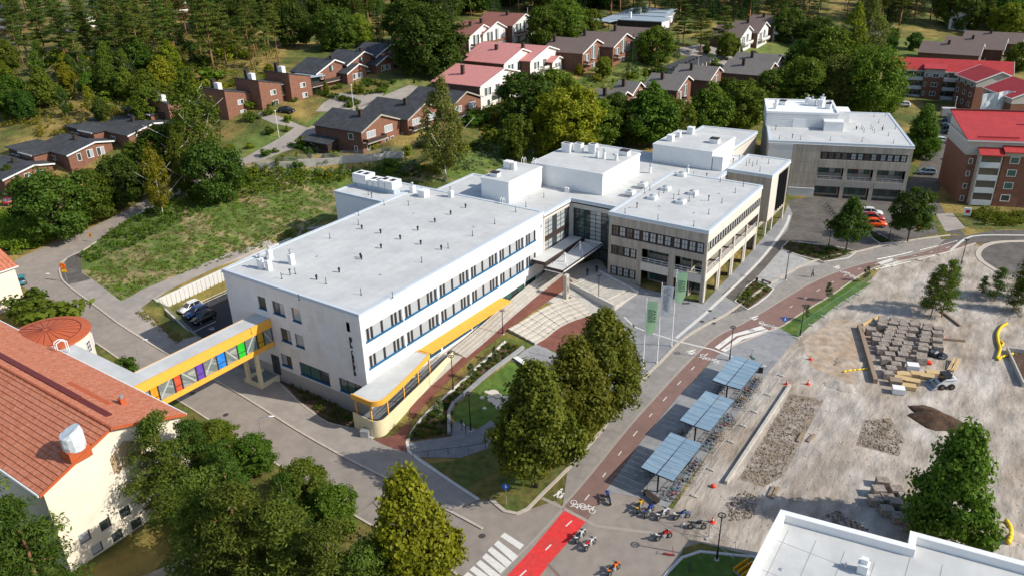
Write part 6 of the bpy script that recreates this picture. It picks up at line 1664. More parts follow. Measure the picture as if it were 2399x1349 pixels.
M_('bark_pine',(0.27,0.125,0.055),.95,.3,1.5,col2=(.12,.075,.05),mix=(.45,.62),streak=(2,2,.4))
M_('bark_birch',(0.52,0.49,0.44),.9,.15,1.5,col2=(.08,.07,.06),mix=(.60,.66),streak=(1,1,3))
def leaf_mesh(name,C,Rc,n_per,size,aspect=1.0,flat=1.0,up=.35,seed=1,out_c=None):
 """C: clump centres (k,3); Rc: clump radii; n_per leaves in each; every leaf its own small face"""
 g=np.random.default_rng(seed)
 k=len(C);n=k*n_per
 cen=np.repeat(C,n_per,0);rad=np.repeat(Rc,n_per)
 d=g.normal(size=(n,3));d/=np.linalg.norm(d,axis=1,keepdims=True)
 r=g.random(n)**.45
 p=cen+d*(rad*r)[:,None]*np.array([1,1,flat])
 nr=d*.8+g.normal(size=(n,3))*.7+np.array([0,0,up])
 if out_c is not None:
  o=p-out_c;o/=np.linalg.norm(o,axis=1,keepdims=True)+1e-6;nr=nr+o*.5
 nr/=np.linalg.norm(nr,axis=1,keepdims=True)
 t=np.cross(nr,g.normal(size=(n,3)));t/=np.linalg.norm(t,axis=1,keepdims=True)+1e-9
 b=np.cross(nr,t)
 s=size*(.6+.8*g.random(n))
 a_,b_=t*(s*.5)[:,None],b*(s*.5*aspect)[:,None]
 v=np.stack([p-a_,p+b_*.9,p+a_,p-b_*.9],1).reshape(-1,3)
 me=bpy.data.meshes.new(name)
 me.vertices.add(n*4);me.loops.add(n*4);me.polygons.add(n)
 me.vertices.foreach_set('co',v.ravel().astype(np.float32))
 me.loops.foreach_set('vertex_index',np.arange(n*4,dtype=np.int32))
 me.polygons.foreach_set('loop_start',np.arange(0,n*4,4,dtype=np.int32))
 me.polygons.foreach_set('loop_total',np.full(n,4,np.int32))
 me.update(calc_edges=True)
 return me
def env_points(g,k,prof,z0,z1,R,inner=.35,lump=.25):
 """points filling a crown whose radius follows prof(t), t from 0 at the bottom to 1 at the top; lumpy outline"""
 out=[]
 ph=g.random(6)*6.28
 while len(out)<k:
  t=g.random();a=g.random()*6.2832
  rmax=R*prof(t)*(1+lump*math.sin(3*a+ph[0]+5*t)*.5+lump*math.sin(5*a+ph[1]-9*t)*.4)
  if g.random()*R>rmax+.15*R: continue
  rr=rmax*(inner+(1-inner)*g.random()**.5)
  out.append((rr*math.cos(a),rr*math.sin(a),z0+(z1-z0)*t))
 return np.array(out)
def make_tree(name,mesh,leaf,trunk_mb,bark):
 r=bpy.data.objects.new(name,None);link(r)
 t=trunk_mb.mesh('trunk',True);obj_from('trunk',t,MT[bark],r)
 obj_from('crown',mesh,MT[leaf],r)
 return r
def trunk(h,r0,seed,limbs=5,spread=.35,lh=(.3,.7),top=.9):
 w=random.Random(seed);m=MB()
 pts=[(w.uniform(-.02,.02)*h*(i/5),w.uniform(-.02,.02)*h*(i/5),h*top*i/5) for i in range(6)]
 m.tube([(0,0,-.5)]+pts, lambda t:r0*(1-.85*t),7)
 for i in range(limbs):
  t=lh[0]+(lh[1]-lh[0])*i/max(1,limbs-1);z=h*t;a=i*2.4+w.random();L=h*spread*(1.1-t)
  m.tube([(0,0,z),(L*.5*math.cos(a),L*.5*math.sin(a),z+L*.35),(L*math.cos(a),L*math.sin(a),z+L*.8)], lambda t:r0*.42*(1-.8*t),5)
 return m
ROUND= lambda t:math.sqrt(max(0,1-(2*t-.85)**2/1.35)) if t<.97 else .2
OVOID= lambda t:(.5+2.5*t if t<.2 else max(.04,(1-(t-.2)/.82)**.82))
TALL= lambda t:(.5+1.6*t if t<.3 else max(.08,1-((t-.3)/.72)**1.7))
CONE= lambda t:max(.03,1-t)*(1 if t>.05 else .7)
PROTO={}
def proto(key,obj):PROTO[key]=obj
def broad(key,h,R,base,prof,clumps,per,csize,lsize,leaf,bark='bark',seed=1,inner=.35,lump=.3,flat=.8,up=.4,trunkr=.22,limbs=6):
 g=np.random.default_rng(seed)
 C=env_points(g,clumps,prof,base,h-csize*.6,R-csize*.5,inner,lump)
 Rc=csize*(.65+.7*g.random(clumps))
 me=leaf_mesh('crown',C,Rc,per,lsize,.8,flat,up,seed,np.array([0,0,base+(h-base)*.4]))
 proto(key,make_tree('tree_'+key,me,leaf,trunk(h,trunkr,seed,limbs,.42,(.22,.7)),bark))
broad('linden_a',13,4.5,3.0,OVOID,230,120,.9,.31,'leaf_linden',seed=11,trunkr=.26,lump=.35)
broad('linden_b',13,4.3,2.8,OVOID,230,120,.9,.31,'leaf_linden',seed=12,trunkr=.26,lump=.35)
broad('linden_c',13,4.6,3.1,OVOID,230,120,.9,.31,'leaf_linden',seed=13,trunkr=.26,lump=.35)
broad('maple_a',12,5.0,1.4,ROUND,170,85,1.05,.44,'leaf_mid',seed=21)
broad('maple_b',12,5.4,1.1,ROUND,180,85,1.1,.44,'leaf_mid',seed=22)
broad('maple_c',12,4.3,1.2,TALL,160,80,1.0,.44,'leaf_mid',seed=23)
broad('maple_d',12,4.8,.8,OVOID,190,100,1.0,.38,'leaf_mid',seed=24)
broad('street_a',9,3.2,2.3,OVOID,130,85,.7,.29,'leaf_dark',seed=31,trunkr=.15)
broad('street_b',9,3.3,2.1,ROUND,130,85,.7,.29,'leaf_dark',seed=32,trunkr=.15)
broad('birch_a',17,3.9,2.0,TALL,170,55,.8,.34,'leaf_birch','bark_birch',41,.1,.4,1.5,.1,.2,9)
broad('birch_b',17,3.4,2.4,TALL,140,55,.75,.34,'leaf_birch','bark_birch',42,.1,.45,1.5,.1,.2,9)
broad('willow',14,6.2,.6,ROUND,260,75,1.1,.42,'leaf_mid',seed=43,flat=1.5,up=.1)
broad('shrub_a',2.4,1.5,.1,ROUND,26,40,.5,.32,'leaf_mid',seed=51,trunkr=.05,limbs=4)
broad('shrub_b',2.0,1.7,.0,ROUND,26,40,.5,.32,'leaf_mid',seed=52,trunkr=.05,limbs=4)
broad('sapling',3.4,.8,.9,TALL,22,26,.35,.22,'leaf_birch',seed=53,trunkr=.035,limbs=4)
broad('thuja',3.2,.75,.0,TALL,50,36,.35,.2,'hedge_green',seed=54,trunkr=.06,limbs=2,lump=.1)
def pine(key,h,seed,cb=.4,R=3.4,layers=11,per=70,ls=.46,leaf='needle_pine',r0=.24):
 w=random.Random(seed);C,Rc=[],[]
 tm=MB();tm.tube([(0,0,-.6),(w.uniform(-.1,.1),0,h*.3),(w.uniform(-.3,.3),w.uniform(-.3,.3),h*.65),(w.uniform(-.3,.3),w.uniform(-.3,.3),h*.97)], lambda t:r0*(1-.75*t),7)
 for i in range(layers):
  t=i/(layers-1);z=h*(cb+(1-cb)*t*.96)
  nb=5 if t<.8 else 3
  for j in range(nb):
   a=w.random()*6.28;L=R*(1.0-.72*t)*(.55+.6*w.random())*(.75 if t<.12 else 1)
   if w.random()<.12: continue
   tip=(L*math.cos(a),L*math.sin(a),z+L*.12)
   tm.cyl((0,0,z-.1),tip,.06,.02,4)
   C.append(tip);Rc.append(.85+.35*w.random())
   C.append((tip[0]*.5+w.uniform(-.4,.4),tip[1]*.5+w.uniform(-.4,.4),z+.15));Rc.append(.8)
 for k in range(4):C.append((w.uniform(-.5,.5),w.uniform(-.5,.5),h*(.93+.02*k)));Rc.append(.7)
 me=leaf_mesh('crown',np.array(C),np.array(Rc),per,ls,.38,.42,.5,seed)
 proto(key,make_tree('tree_'+key,me,leaf,tm,'bark_pine'))
pine('pine_a',19,61);pine('pine_b',21,62,.42,3.7);pine('pine_c',17,63,.3,3.5);pine('pine_d',20,64,.48,3.2)
pine('pine_near_a',11,65,.1,3.6,15,130,.30,'needle_near',.2);pine('pine_near_b',10,66,.1,3.4,14,135,.30,'needle_near',.2);pine('pine_young',9,67,.18,2.2,10,50,.34,'needle_near',.12)
def spruce(key,h,R,seed,tiers=15,per=44,leaf='needle_spruce'):
 w=random.Random(seed);C,Rc=[],[]
 for i in range(tiers):
  t=i/tiers;z=.6+(h-.8)*t;r=R*(1-t)**.9;n=max(3,int(9*(1-t)+2))
  for j in range(n):
   a=6.28*j/n+w.random();q=r*(.65+.4*w.random())
   C.append((q*math.cos(a),q*math.sin(a),z-.25*q*.5));Rc.append(.25+.32*r)
 C.append((0,0,h-.3));Rc.append(.25)
 me=leaf_mesh('crown',np.array(C),np.array(Rc),per,.42,.35,.55,.2,seed)
 m=MB();m.cyl((0,0,-.5),(0,0,h*.95),.2,.02,7)
 proto(key,make_tree('tree_'+key,me,leaf,m,'bark'))
spruce('spruce_a',15,2.6,71);spruce('spruce_b',17,3.0,72,17);spruce('spruce_s',7,1.6,73,11,34)
PH={'linden_a':13,'linden_b':13,'linden_c':13,'maple_a':12,'maple_b':12,'maple_c':12,'maple_d':12,'street_a':9,'street_b':9,'birch_a':17,'birch_b':17,'willow':14,'shrub_a':2.4,'shrub_b':2.0,'sapling':3.4,'thuja':3.2,'pine_a':19,'pine_b':21,'pine_c':17,'pine_d':20,'pine_near_a':11,'pine_near_b':10,'pine_young':9,'spruce_a':15,'spruce_b':17,'spruce_s':7}
NAMES={'linden':'linden_tree','maple':'leafy_tree','street':'street_tree','birch':'birch_tree','willow':'willow_tree','shrub':'shrub','sapling':'sapling','thuja':'thuja','pine':'pine_tree','spruce':'spruce_tree'}
CATS={'shrub':'shrub','sapling':'sapling','thuja':'shrub'}
_used=set()
_tw=random.Random(99)
def height_to(b,py):
 lo,hi=0.5,45.0
 for _ in range(40):
  m=(lo+hi)/2
  x,y,z=b[0],b[1],b[2]+m-CAM_H
  c=(_d[0]*x+_d[1]*y+_d[2]*z)/(_f[0]*x+_f[1]*y+_f[2]*z)*F_PX+CY
  if c>py:lo=m
  else:hi=m
 return lo
def tree(key,px,top,label,group=None,leaf=None,wide=1.0,world=None,h=None,sink=0.0):
 """px: photo point of the trunk's foot; top: photo row of the tip (or h metres)"""
 b=G(*px) if world is None else world
 hh=h if h else height_to(b,top)
 s=hh/PH[key]
 src=PROTO[key]
 kind=key.split('_')[0]
 first=key not in _used
 if first:o=src;_used.add(key)
 else:o=copy_tree(src)
 if leaf:
  for ch in o.children:
   if ch.name.startswith('crown'):
    ch.material_slots[0].link='OBJECT';ch.material_slots[0].material=MT[leaf]
 if first:o.name=NAMES[kind]
 else:o.name=NAMES[kind]
 o.location=(b[0],b[1],b[2]-sink);o.rotation_euler=(0,0,_tw.random()*6.28);o.scale=(s*wide,s*wide,s)
 return tag(o,label,CATS.get(kind,'tree'),group)
# ---- trees of the plaza and car park
LG='linden trees by the cycle lane'
tree('linden_a',(1257,1140),838,'front linden tree of three beside the cycle lane',LG,wide=.98)
tree('linden_b',(1345,1055),786,'middle linden tree of three beside the cycle lane',LG,wide=.98)
tree('linden_c',(1412,985),714,'rear linden tree of three beside the cycle lane, next to the flagpoles',LG,wide=.95)
tree('linden_b',(980,1430),1088,'yellow-green tree at the bottom edge beside the zebra crossing',None,'leaf_autumn',.82)
for c in bpy.data.objects[-1:] if False else []: pass
tree('street_a',(1981,590),460,'young tree at the left of the car park entrance','car park trees')
tree('street_b',(2126,566),438,'young tree at the right of the car park beside the road sign','car park trees')
tree('maple_d',(2150,372),244,'tree at the right end of the far concrete wing',None,'leaf_mid',.95)
tree('maple_d',(2205,1262),984,'dense dark green tree on the building site',None,'leaf_mid',.78)
YP='young pines on the building site'
for px,tp,l in (((2180,742),622,'left'),((2206,742),612,'middle'),((2168,730),640,'small'),((2218,725),625,'right')):tree('pine_young',px,tp,l+' young pine in the clump above the paving stacks',YP,wide=.8)
for px,tp,l in (((2330,705),630,'left'),((2385,700),612,'right'),((2300,690),648,'small outer'),((2372,730),655,'front'),((2410,735),640,'edge')):tree('pine_young',px,tp,l+' bushy pine beside the turning circle at the right edge',YP,wide=1.25)
# ---- lower left pines and bushes
NP='pines in the lower left corner'
for key,px,tp,l,wd in (('pine_near_a',(415,1230),980,'tall pine against the cream gable',.95),('pine_near_b',(480,1190),990,'pine right of the cream gable',.8),('pine_near_b',(40,1440),1120,'pine in the bottom left corner',1.1),('pine_near_a',(130,1480),1185,'low pine left of the cream gable wall',.9),('pine_near_a',(600,1420),1140,'broad pine at the bottom left of the street',1.1),
      ('pine_near_b',(690,1440),1190,'round pine beside the garden fence',1.1),('pine_near_a',(800,1480),1230,'pine at the bottom edge left of the yellowing tree',1.1),('pine_near_b',(520,1360),1110,'dark pine behind the yard path',1.0),('pine_near_a',(690,1300),1110,'pine next to the street kerb',.7),('pine_near_b',(880,1490),1290,'lowest pine at the bottom edge',1.1),('pine_near_b',(550,1220),1040,'pine beside the street lamp',.75)):
 tree(key,px,tp,l,NP,wide=wd)
BG_='bushes along the street'
for px,tp,l in (((720,1190),1082,'upper'),((790,1235),1140,'lower'),((600,1110),1020,'roadside'),((520,1060),985,'gable')):tree('maple_a',px,tp,l+' green bush beside the street opposite the school',BG_,'leaf_mid',1.15)
for px,tp,l in (((300,868),838,'bush beside the lamp post by the footbridge'),((120,770),690,'bush below the cream house at the left'),((85,740),680,'tall bush against the cream house wall'),((480,1010),985,'small bush below the footbridge end')):tree('shrub_a',px,tp,l,BG_,'leaf_mid',1.4)
# ---- hillside: named trees
for key,px,tp,l,lf,wd in (
 ('birch_a',(1045,425),178,'tall airy birch in front of the black-roofed houses',None,1.0),('birch_a',(478,420),160,'large weeping birch left of the garden lane','leaf_mid',1.2),('birch_b',(440,470),300,'birch beside the hill road guard rail','leaf_mid',1.0),('birch_b',(383,505),335,'yellowing birch on the road verge','leaf_yellow',.95),
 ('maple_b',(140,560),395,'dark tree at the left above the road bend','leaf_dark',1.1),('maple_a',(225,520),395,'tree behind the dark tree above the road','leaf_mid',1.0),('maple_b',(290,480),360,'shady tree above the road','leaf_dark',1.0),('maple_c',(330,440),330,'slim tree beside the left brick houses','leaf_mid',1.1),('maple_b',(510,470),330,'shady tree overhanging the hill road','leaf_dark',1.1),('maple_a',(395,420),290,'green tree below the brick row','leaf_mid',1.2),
 ('maple_b',(1330,372),200,'yellow-green maple behind the school hall','leaf_yellow',1.15),('maple_b',(1240,300),165,'big dark maple left of the yellow-green maple','leaf_dark',1.35),('maple_a',(1390,345),225,'green maple right of the yellow-green maple','leaf_mid',1.2),('maple_a',(1210,375),265,'small round tree behind the annex','leaf_mid',.9),('maple_a',(1300,290),160,'tall maple behind the pink houses','leaf_mid',1.2),
 ('maple_b',(1465,335),235,'dark tree beside the lowest grey-roofed house','leaf_dark',1.1),('maple_c',(1520,345),190,'leafy tree behind the middle plant room','leaf_mid',1.2),('maple_a',(1580,335),230,'leafy tree between grey-roofed houses','leaf_mid',1.1),('maple_c',(1655,320),190,'round tree behind the third plant room','leaf_mid',1.2),('maple_b',(1735,300),185,'broad tree left of the far wing','leaf_mid',1.1),('maple_a',(1770,290),215,'yellowing tree beside the far wing','leaf_yellow',.9),
 ('maple_b',(1870,255),130,'broad maple behind the far plant room','leaf_mid',1.15),('willow',(2030,275),110,'big willow like tree behind the far wing','leaf_mid',1.1),('willow',(1950,262),130,'willow like tree left of the big one','leaf_birch',1.0),('birch_a',(1985,190),5,'tall pale birch rising behind the willows','leaf_lime',1.0),('birch_a',(2018,190),-12,'taller of two pale birches behind the willows','leaf_birch',1.0),('maple_a',(1925,220),60,'green tree left of the tall birches','leaf_mid',1.1),
 ('maple_b',(1005,178),10,'big dark green maple above the upper black roofs','leaf_dark',1.2),('maple_a',(1045,160),60,'dark tree right of the big maple','leaf_dark',1.1),('maple_a',(845,112),30,'bright lime tree behind the upper black roofs','leaf_lime',1.0),('maple_b',(790,118),15,'dark tree left of the lime tree','leaf_dark',1.25),('maple_b',(690,110),5,'tree at the top of the rocky slope','leaf_dark',1.1),('spruce_b',(885,105),0,'spruce right of the lime tree',None,1.0),('maple_b',(960,110),-10,'tall dark tree behind the upper houses','leaf_dark',1.2),
 ('maple_b',(1275,110),10,'large green maple behind the rust roofs','leaf_mid',1.1),('maple_b',(1325,100),-5,'larger green maple right of the flagpole','leaf_mid',1.2),('maple_a',(1385,80),20,'green tree behind the brown roofs','leaf_mid',1.1),('spruce_b',(1480,182),80,'dark spruce between the brown-roofed houses',None,1.0),('maple_b',(1535,152),60,'round maple right of the spruce','leaf_mid',1.2),('maple_a',(1415,182),132,'lime garden tree below the brown roofs','leaf_lime',1.0),('spruce_a',(1585,135),68,'narrow spruce left of the garages',None,.8),('pine_c',(1640,130),22,'large dark pine above the garages',None,1.6),('pine_c',(1600,110),10,'dark pine behind the round maple',None,1.6),('pine_c',(1690,125),15,'dark pine right of the garages',None,1.5),('maple_a',(1705,140),75,'tree at the end of the garage lane','leaf_mid',1.0),
 ('maple_c',(1655,130),100,'small lime tree at the garage yard','leaf_lime',.9),('maple_a',(2140,118),75,'round dark bush tree beside the lone brown house','leaf_dark',1.1),('spruce_a',(2098,235),130,'narrow dark spruce in front of the long flats',None,.8),('maple_b',(2385,165),98,'leafy tree at the right edge behind the flats','leaf_mid',1.2),('maple_b',(2350,90),5,'light green tree top right','leaf_lime',1.1),('maple_a',(1440,315),215,'tree beside the school hall roof','leaf_dark',1.1),('maple_b',(1800,250),160,'tree above the far wing','leaf_mid',1.0),('maple_a',(1700,270),180,'tree beside the third grey roof','leaf_dark',1.0)):
 tree(key,px,tp,l,'garden and hillside trees',lf,wd)
# ---- woods: trees scattered over the wooded slopes
def wood(n,x0,x1,y0,y1,keys,hrange,label,group,leaves=None,mind=4.0,seed=1,wide=1.0):
 w=random.Random(seed);pts=[];tries=0
 while len(pts)<n and tries<n*30:
  tries+=1
  px,py=w.uniform(x0,x1),w.uniform(y0,y1)
  b=G(px,py)
  if any((b[0]-q[0])**2+(b[1]-q[1])**2<mind*mind for q in pts): continue
  pts.append(b)
  hgt=w.uniform(*hrange);fx,fy,fh=(px-x0)/(x1-x0),(py-y0)/(y1-y0),(hgt-hrange[0])/(hrange[1]-hrange[0])
  lab=('low ','mid-sized ','tall ')[min(2,int(fh*3))]+label+', '+('back','middle','front')[min(2,int(fy*3))]+' '+('far left','left','right','far right')[min(3,int(fx*4))]
  tree(w.choice(keys),None,None,lab,group,w.choice(leaves) if leaves else None,wide*w.uniform(.85,1.2),b,hgt)
PN=['pine_a','pine_b','pine_c','pine_d']
wood(125,0,660,0,175,PN,(14,20),'pine in the sunny wood on the left hillside','pines on the left hillside',mind=4,seed=2)
wood(30,0,420,170,290,['maple_a','maple_c','birch_b'],(6,11),'leafy tree on the slope above the left brick houses','leafy trees on the left slope',['leaf_dark','leaf_mid','leaf_mid','leaf_yellow'],5,3,1.1)
wood(8,200,620,70,200,['spruce_s','spruce_a'],(5,9),'small blue-green spruce among the hillside shrubs','small spruces on the slope',mind=6,seed=4)
wood(44,540,1060,-6,85,['maple_a','maple_b','spruce_b','spruce_a','pine_c'],(14,19),'dark tree of the wood above the upper houses','wood above the houses',['leaf_dark','leaf_mid',None][:2]+[None],5,5)
wood(30,1050,1440,-6,42,['maple_a','maple_b','spruce_b','pine_a'],(14,19),'tree of the wood behind the rust and brown roofs','wood behind the rust roofs',None,5,6,1.2)
wood(44,1400,1740,-6,50,['pine_a','pine_b','spruce_b','spruce_a'],(15,20),'dark conifer of the wood at the top centre','conifers at the top centre',None,5,7,1.4)
wood(56,1720,2240,-6,66,['pine_a','pine_b','spruce_b','spruce_a','pine_d'],(15,20),'dark conifer of the wood at the top right','conifers at the top right',None,5,8,1.4)
wood(26,2200,2420,-6,90,['maple_a','maple_b','pine_b'],(13,18),'tree of the wood in the top right corner','trees in the top right corner',None,5,9,1.2)
wood(14,1840,2080,80,215,['maple_a','maple_b','maple_c'],(9,13),'leafy tree between the brown roofs and the far wing','leafy trees behind the far wing',['leaf_mid','leaf_dark'],6,10,1.1)
wood(7,0,120,430,500,['maple_a','maple_c'],(4,6),'leafy tree below the left dark-roofed houses','trees between the left houses',['leaf_dark','leaf_mid'],8,11,1.1)
# ---- garden shrubs and hedges
def shrubs(lst,group):
 for px,tp,l,lf,wd in lst:tree('shrub_a' if len(l)%2 else 'shrub_b',px,tp,l,group,lf,wd)
wood(60,20,640,90,290,['shrub_a','shrub_b','maple_d'],(2.0,4.2),'yellow-green shrub on the dry hillside','shrubs on the left hillside',['leaf_yellow','leaf_lime','leaf_mid','leaf_autumn','leaf_yellow'],3,12,1.4)
wood(30,560,1000,190,330,['shrub_a','shrub_b','thuja'],(1.2,2.4),'garden shrub beside the house lanes','garden shrubs',['leaf_mid','hedge_green','leaf_lime'],4,13)
wood(40,1100,1560,170,340,['shrub_a','shrub_b','maple_d'],(1.5,4.0),'shrub in the gardens behind the school','shrubs behind the school',['leaf_mid','leaf_lime','leaf_yellow','leaf_dark'],4,14,1.3)
wood(30,1560,2060,90,240,['shrub_a','shrub_b','thuja'],(1.5,3.5),'shrub between the far houses','shrubs between the far houses',['leaf_mid','leaf_dark','leaf_lime'],4,15,1.3)
wood(34,520,1180,340,425,['shrub_a','shrub_b','sapling'],(1.2,2.8),'pale shrub on the bank above the school','shrubs on the bank',['leaf_grey','leaf_mid','leaf_lime','leaf_yellow'],2.5,16,1.2)
def thicket(name,poly,n,hgt,csize,lsize,per,leaf,label,seed,lift=.3,flat=.8):
 """ground cover nobody could count: one mass of leaves following the ground"""
 w=random.Random(seed);C=[]
 xs=[p[0] for p in poly];ys=[p[1] for p in poly]
 def inside(x,y):
  c=False
  for i in range(len(poly)):
   x1,y1=poly[i];x2,y2=poly[i-1]
   if (y1>y)!=(y2>y) and x<(x2-x1)*(y-y1)/(y2-y1)+x1:c= not c
  return c
 k=0
 while len(C)<n and k<n*20:
  k+=1
  x,y=w.uniform(min(xs),max(xs)),w.uniform(min(ys),max(ys))
  if not inside(x,y): continue
  b=G(x,y)
  C.append((b[0],b[1],b[2]+lift+w.random()**1.5*hgt))
 g=np.random.default_rng(seed)
 me=leaf_mesh(name,np.array(C),csize*(.6+.8*g.random(len(C))),per,lsize,.8,flat,.5,seed)
 o=obj_from(name,me,MT[leaf])
 return tag(o,label,'plants',None,'stuff')
thicket('undergrowth',[(0,500),(120,505),(230,490),(310,455),(290,480),(200,530),(120,568),(40,600),(0,590)],520,1.6,.9,.42,26,'leaf_lime','green bushes massed above the road bend',81)
thicket('undergrowth',[(190,600),(230,572),(300,520),(420,460),(540,405),(610,395),(600,430),(430,520),(330,570),(260,600),(215,620)],420,.9,.55,.34,22,'leaf_mid','weeds and bushes along the upper edge of the meadow',82)
thicket('undergrowth',[(400,480),(540,410),(610,400),(800,400),(1000,392),(1000,420),(880,412),(780,430),(650,450),(520,480)],520,1.0,.6,.34,22,'leaf_lime','weeds on the bank above the annex',83)
thicket('undergrowth',[(560,395),(760,402),(950,385),(1130,350),(1250,345),(1180,400),(1000,410),(800,415),(620,420)],260,1.2,.5,.32,22,'leaf_grey','pale flowering weeds on the bank',84)
thicket('undergrowth',[(0,120),(640,60),(650,170),(420,250),(100,330),(0,300)],700,.9,.9,.5,18,'leaf_yellow','yellowing undergrowth on the wooded slope',85)
thicket('undergrowth',[(300,60),(640,40),(660,160),(300,200)],300,.6,.9,.5,16,'weed_dry','dry grass on the wooded slope',86)
thicket('undergrowth',[(1100,250),(1350,190),(1560,160),(1500,250),(1350,320),(1150,340)],500,.8,.8,.42,18,'leaf_mid','wild garden plants behind the school',87)
thicket('meadow_weeds',[(200,640),(260,600),(420,530),(560,450),(760,410),(790,470),(720,540),(600,585),(340,672),(285,703)],900,.12,.45,.26,14,'weed_dry','dry weeds of the meadow',88,.05,.4)
thicket('meadow_weeds',[(200,640),(260,600),(420,530),(560,450),(760,410),(790,470),(720,540),(600,585),(340,672),(285,703)],700,.12,.5,.28,14,'leaf_lime','green weeds of the meadow',89,.05,.4)
thicket('ground_cover',[(1722,704),(1766,660),(1810,677),(1751,722)],90,.25,.35,.2,26,'leaf_mid','low plants in the bed beside the drive',90,.15)
thicket('ground_cover',[(1832,583),(1846,568),(2004,591),(1930,612)],130,.25,.4,.22,26,'leaf_dark','low plants in the bed below the car park tree',91,.15)
thicket('ground_cover',[(2030,547),(2042,543),(2090,568),(2064,571)],40,.2,.35,.2,24,'leaf_dark','low plants in the small bed by the lamp',92,.1)
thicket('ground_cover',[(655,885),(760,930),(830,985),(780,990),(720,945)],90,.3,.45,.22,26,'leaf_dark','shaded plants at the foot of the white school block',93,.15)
thicket('ground_cover',[(2270,505),(2300,495),(2399,510),(2399,532),(2310,530)],170,1.1,.6,.3,30,'leaf_lime','green hedge in front of the flats',94,.3)
thicket('ground_cover',[(320,735),(345,728),(395,775),(440,800),(420,810)],60,.3,.35,.2,22,'weed_dry','dry plants beside the low wall of the car park',95,.15)
TB='tufts planted in the mulch bed'
_bp=[(960,1025),(1000,975),(1100,885),(1185,805),(1222,815),(1130,880),(1056,955),(1056,1015)]
w_=random.Random(5);cnt=0
def _in(poly,x,y):
 c=False
 for i in range(len(poly)):
  x1,y1=poly[i];x2,y2=poly[i-1]
  if (y1>y)!=(y2>y) and x<(x2-x1)*(y-y1)/(y2-y1)+x1:c= not c
 return c
_pts=[]
while cnt<110:
 x,y=w_.uniform(955,1225),w_.uniform(800,1030)
 if not _in(_bp,x,y): continue
 b=G(x,y)
 if any((b[0]-q[0])**2+(b[1]-q[1])**2<.65 for q in _pts):
  cnt+=.05; continue
 _pts.append(b);cnt+=1
 tree('shrub_b',None,None,'small tuft in the '+('lower','middle','upper')[min(2,int((1030-y)/77))]+' mulch bed beside the red path',TB,'leaf_lime' if w_.random()<.4 else 'hedge_green',1.0,b,.55)
for px,tp,l in (((1160,848),810,'upper'),((1103,890),848,'middle'),((1030,985),930,'lower')):tree('sapling',px,tp,l+' staked sapling in the mulch bed','staked saplings')
for px,tp,l in (((1890,752),712,'sapling left on the lawn strip'),((1940,705),660,'sapling middle on the lawn strip'),((2027,660),622,'small spruce like sapling at the end of the lawn strip'),((1615,1345),1318,'small dark shrub on the lawn at the bottom')):tree('sapling',px,tp,l,'saplings on the lawns')
def hedge(pts,hgt,wid,label,seed):
 L=smooth_line([g2(*p) for p in pts],.45);C=[]
 w=random.Random(seed)
 for p in L:
  for k in range(5):C.append((p[0]+w.uniform(-wid,wid)*.5,p[1]+w.uniform(-wid,wid)*.5,T(*p)+.2+w.random()*(hgt-.4)))
 me=leaf_mesh('hedge',np.array(C),np.full(len(C),.34),22,.24,.8,.9,.5,seed)
 o=obj_from('hedge',me,MT['hedge_green']);tag(o,label,'hedge','clipped hedges in the gardens')
hedge([(718,210),(770,228),(840,246)],1.5,1.2,'clipped hedge along the lane below the rightmost flat-roofed house',1)
hedge([(850,195),(880,198),(905,208),(895,218),(860,222)],1.4,1.2,'curved clipped hedge in front of the upper black roofs',2)
hedge([(680,345),(720,352),(728,362)],1.2,1.6,'rounded hedge beside the carport',3)
for px,tp,l in (((765,217),190,'left'),((835,220),193,'middle'),((848,218),190,'right')):tree('thuja',px,tp,l+' clipped thuja in front of the upper black-roofed houses','clipped thujas',wide=1.3)
for k_,o_ in list(PROTO.items()):
 if k_ not in _used:
  for ch in list(o_.children):bpy.data.objects.remove(ch)
  bpy.data.objects.remove(o_)
# ---------------------------------------------------------------- lamps, flags, signs
def H(px,top):
 b=G(*px); return b,height_to(b,top)
def _lamp(kind,h):
 r=bpy.data.objects.new('street_lamp',None);link(r)
 m=MB()
 if kind=='ring':
  m.cyl((0,0,0),(0,0,h),.075,.055,8);m.cyl((0,0,0),(0,0,1.1),.11,.11,8);m.build('pole',MT['metal_black'],r)
  m=MB();m.torus((0,0,h),.36,.06,'z',18,6);m.cyl((-.34,0,h),(.34,0,h),.03,.03,5);m.cyl((0,-.34,h),(0,.34,h),.03,.03,5);m.build('lamp_ring',MT['metal_black'],r)
  m=MB();m.cyl((0,0,-.02),(0,0,.1),.3,.25,10);m.build('foot',MT['concrete'],r)
 elif kind=='arm':
  m.cyl((0,0,0),(0,0,h),.09,.055,8);m.build('pole',MT['metal_grey'],r)
  m=MB();m.tube([(0,0,h-.05),(.5,0,h+.25),(1.3,0,h+.35)],.04,6);m.build('arm',MT['metal_grey'],r)
  m=MB();m.ball((1.65,0,h+.34),.42,.16,.09,10,6);m.build('lamp_head',MT['metal_white'],r)
 else:
  m.cyl((0,0,0),(0,0,h),.07,.05,8);m.build('pole',MT['metal_white'],r)
  m=MB();m.cyl((0,0,h),(0,0,h+.22),.1,.24,10);m.ball((0,0,h+.24),.24,.24,.1,10,5);m.build('lamp_head',MT['metal_white'],r)
 return r
_LP={}
def lamp(kind,px,top,label,rz=0.0,group='street lamps'):
 b,h=H(px,top)
 key=kind
 if key not in _LP:_LP[key]=(_lamp(kind,5.5),True);o=_LP[key][0]
 else:o=copy_tree(_LP[key][0])
 o.location=b;o.scale=(1,1,h/5.5);o.rotation_euler=(0,0,rz)
 return tag(o,label,'lamp',group)
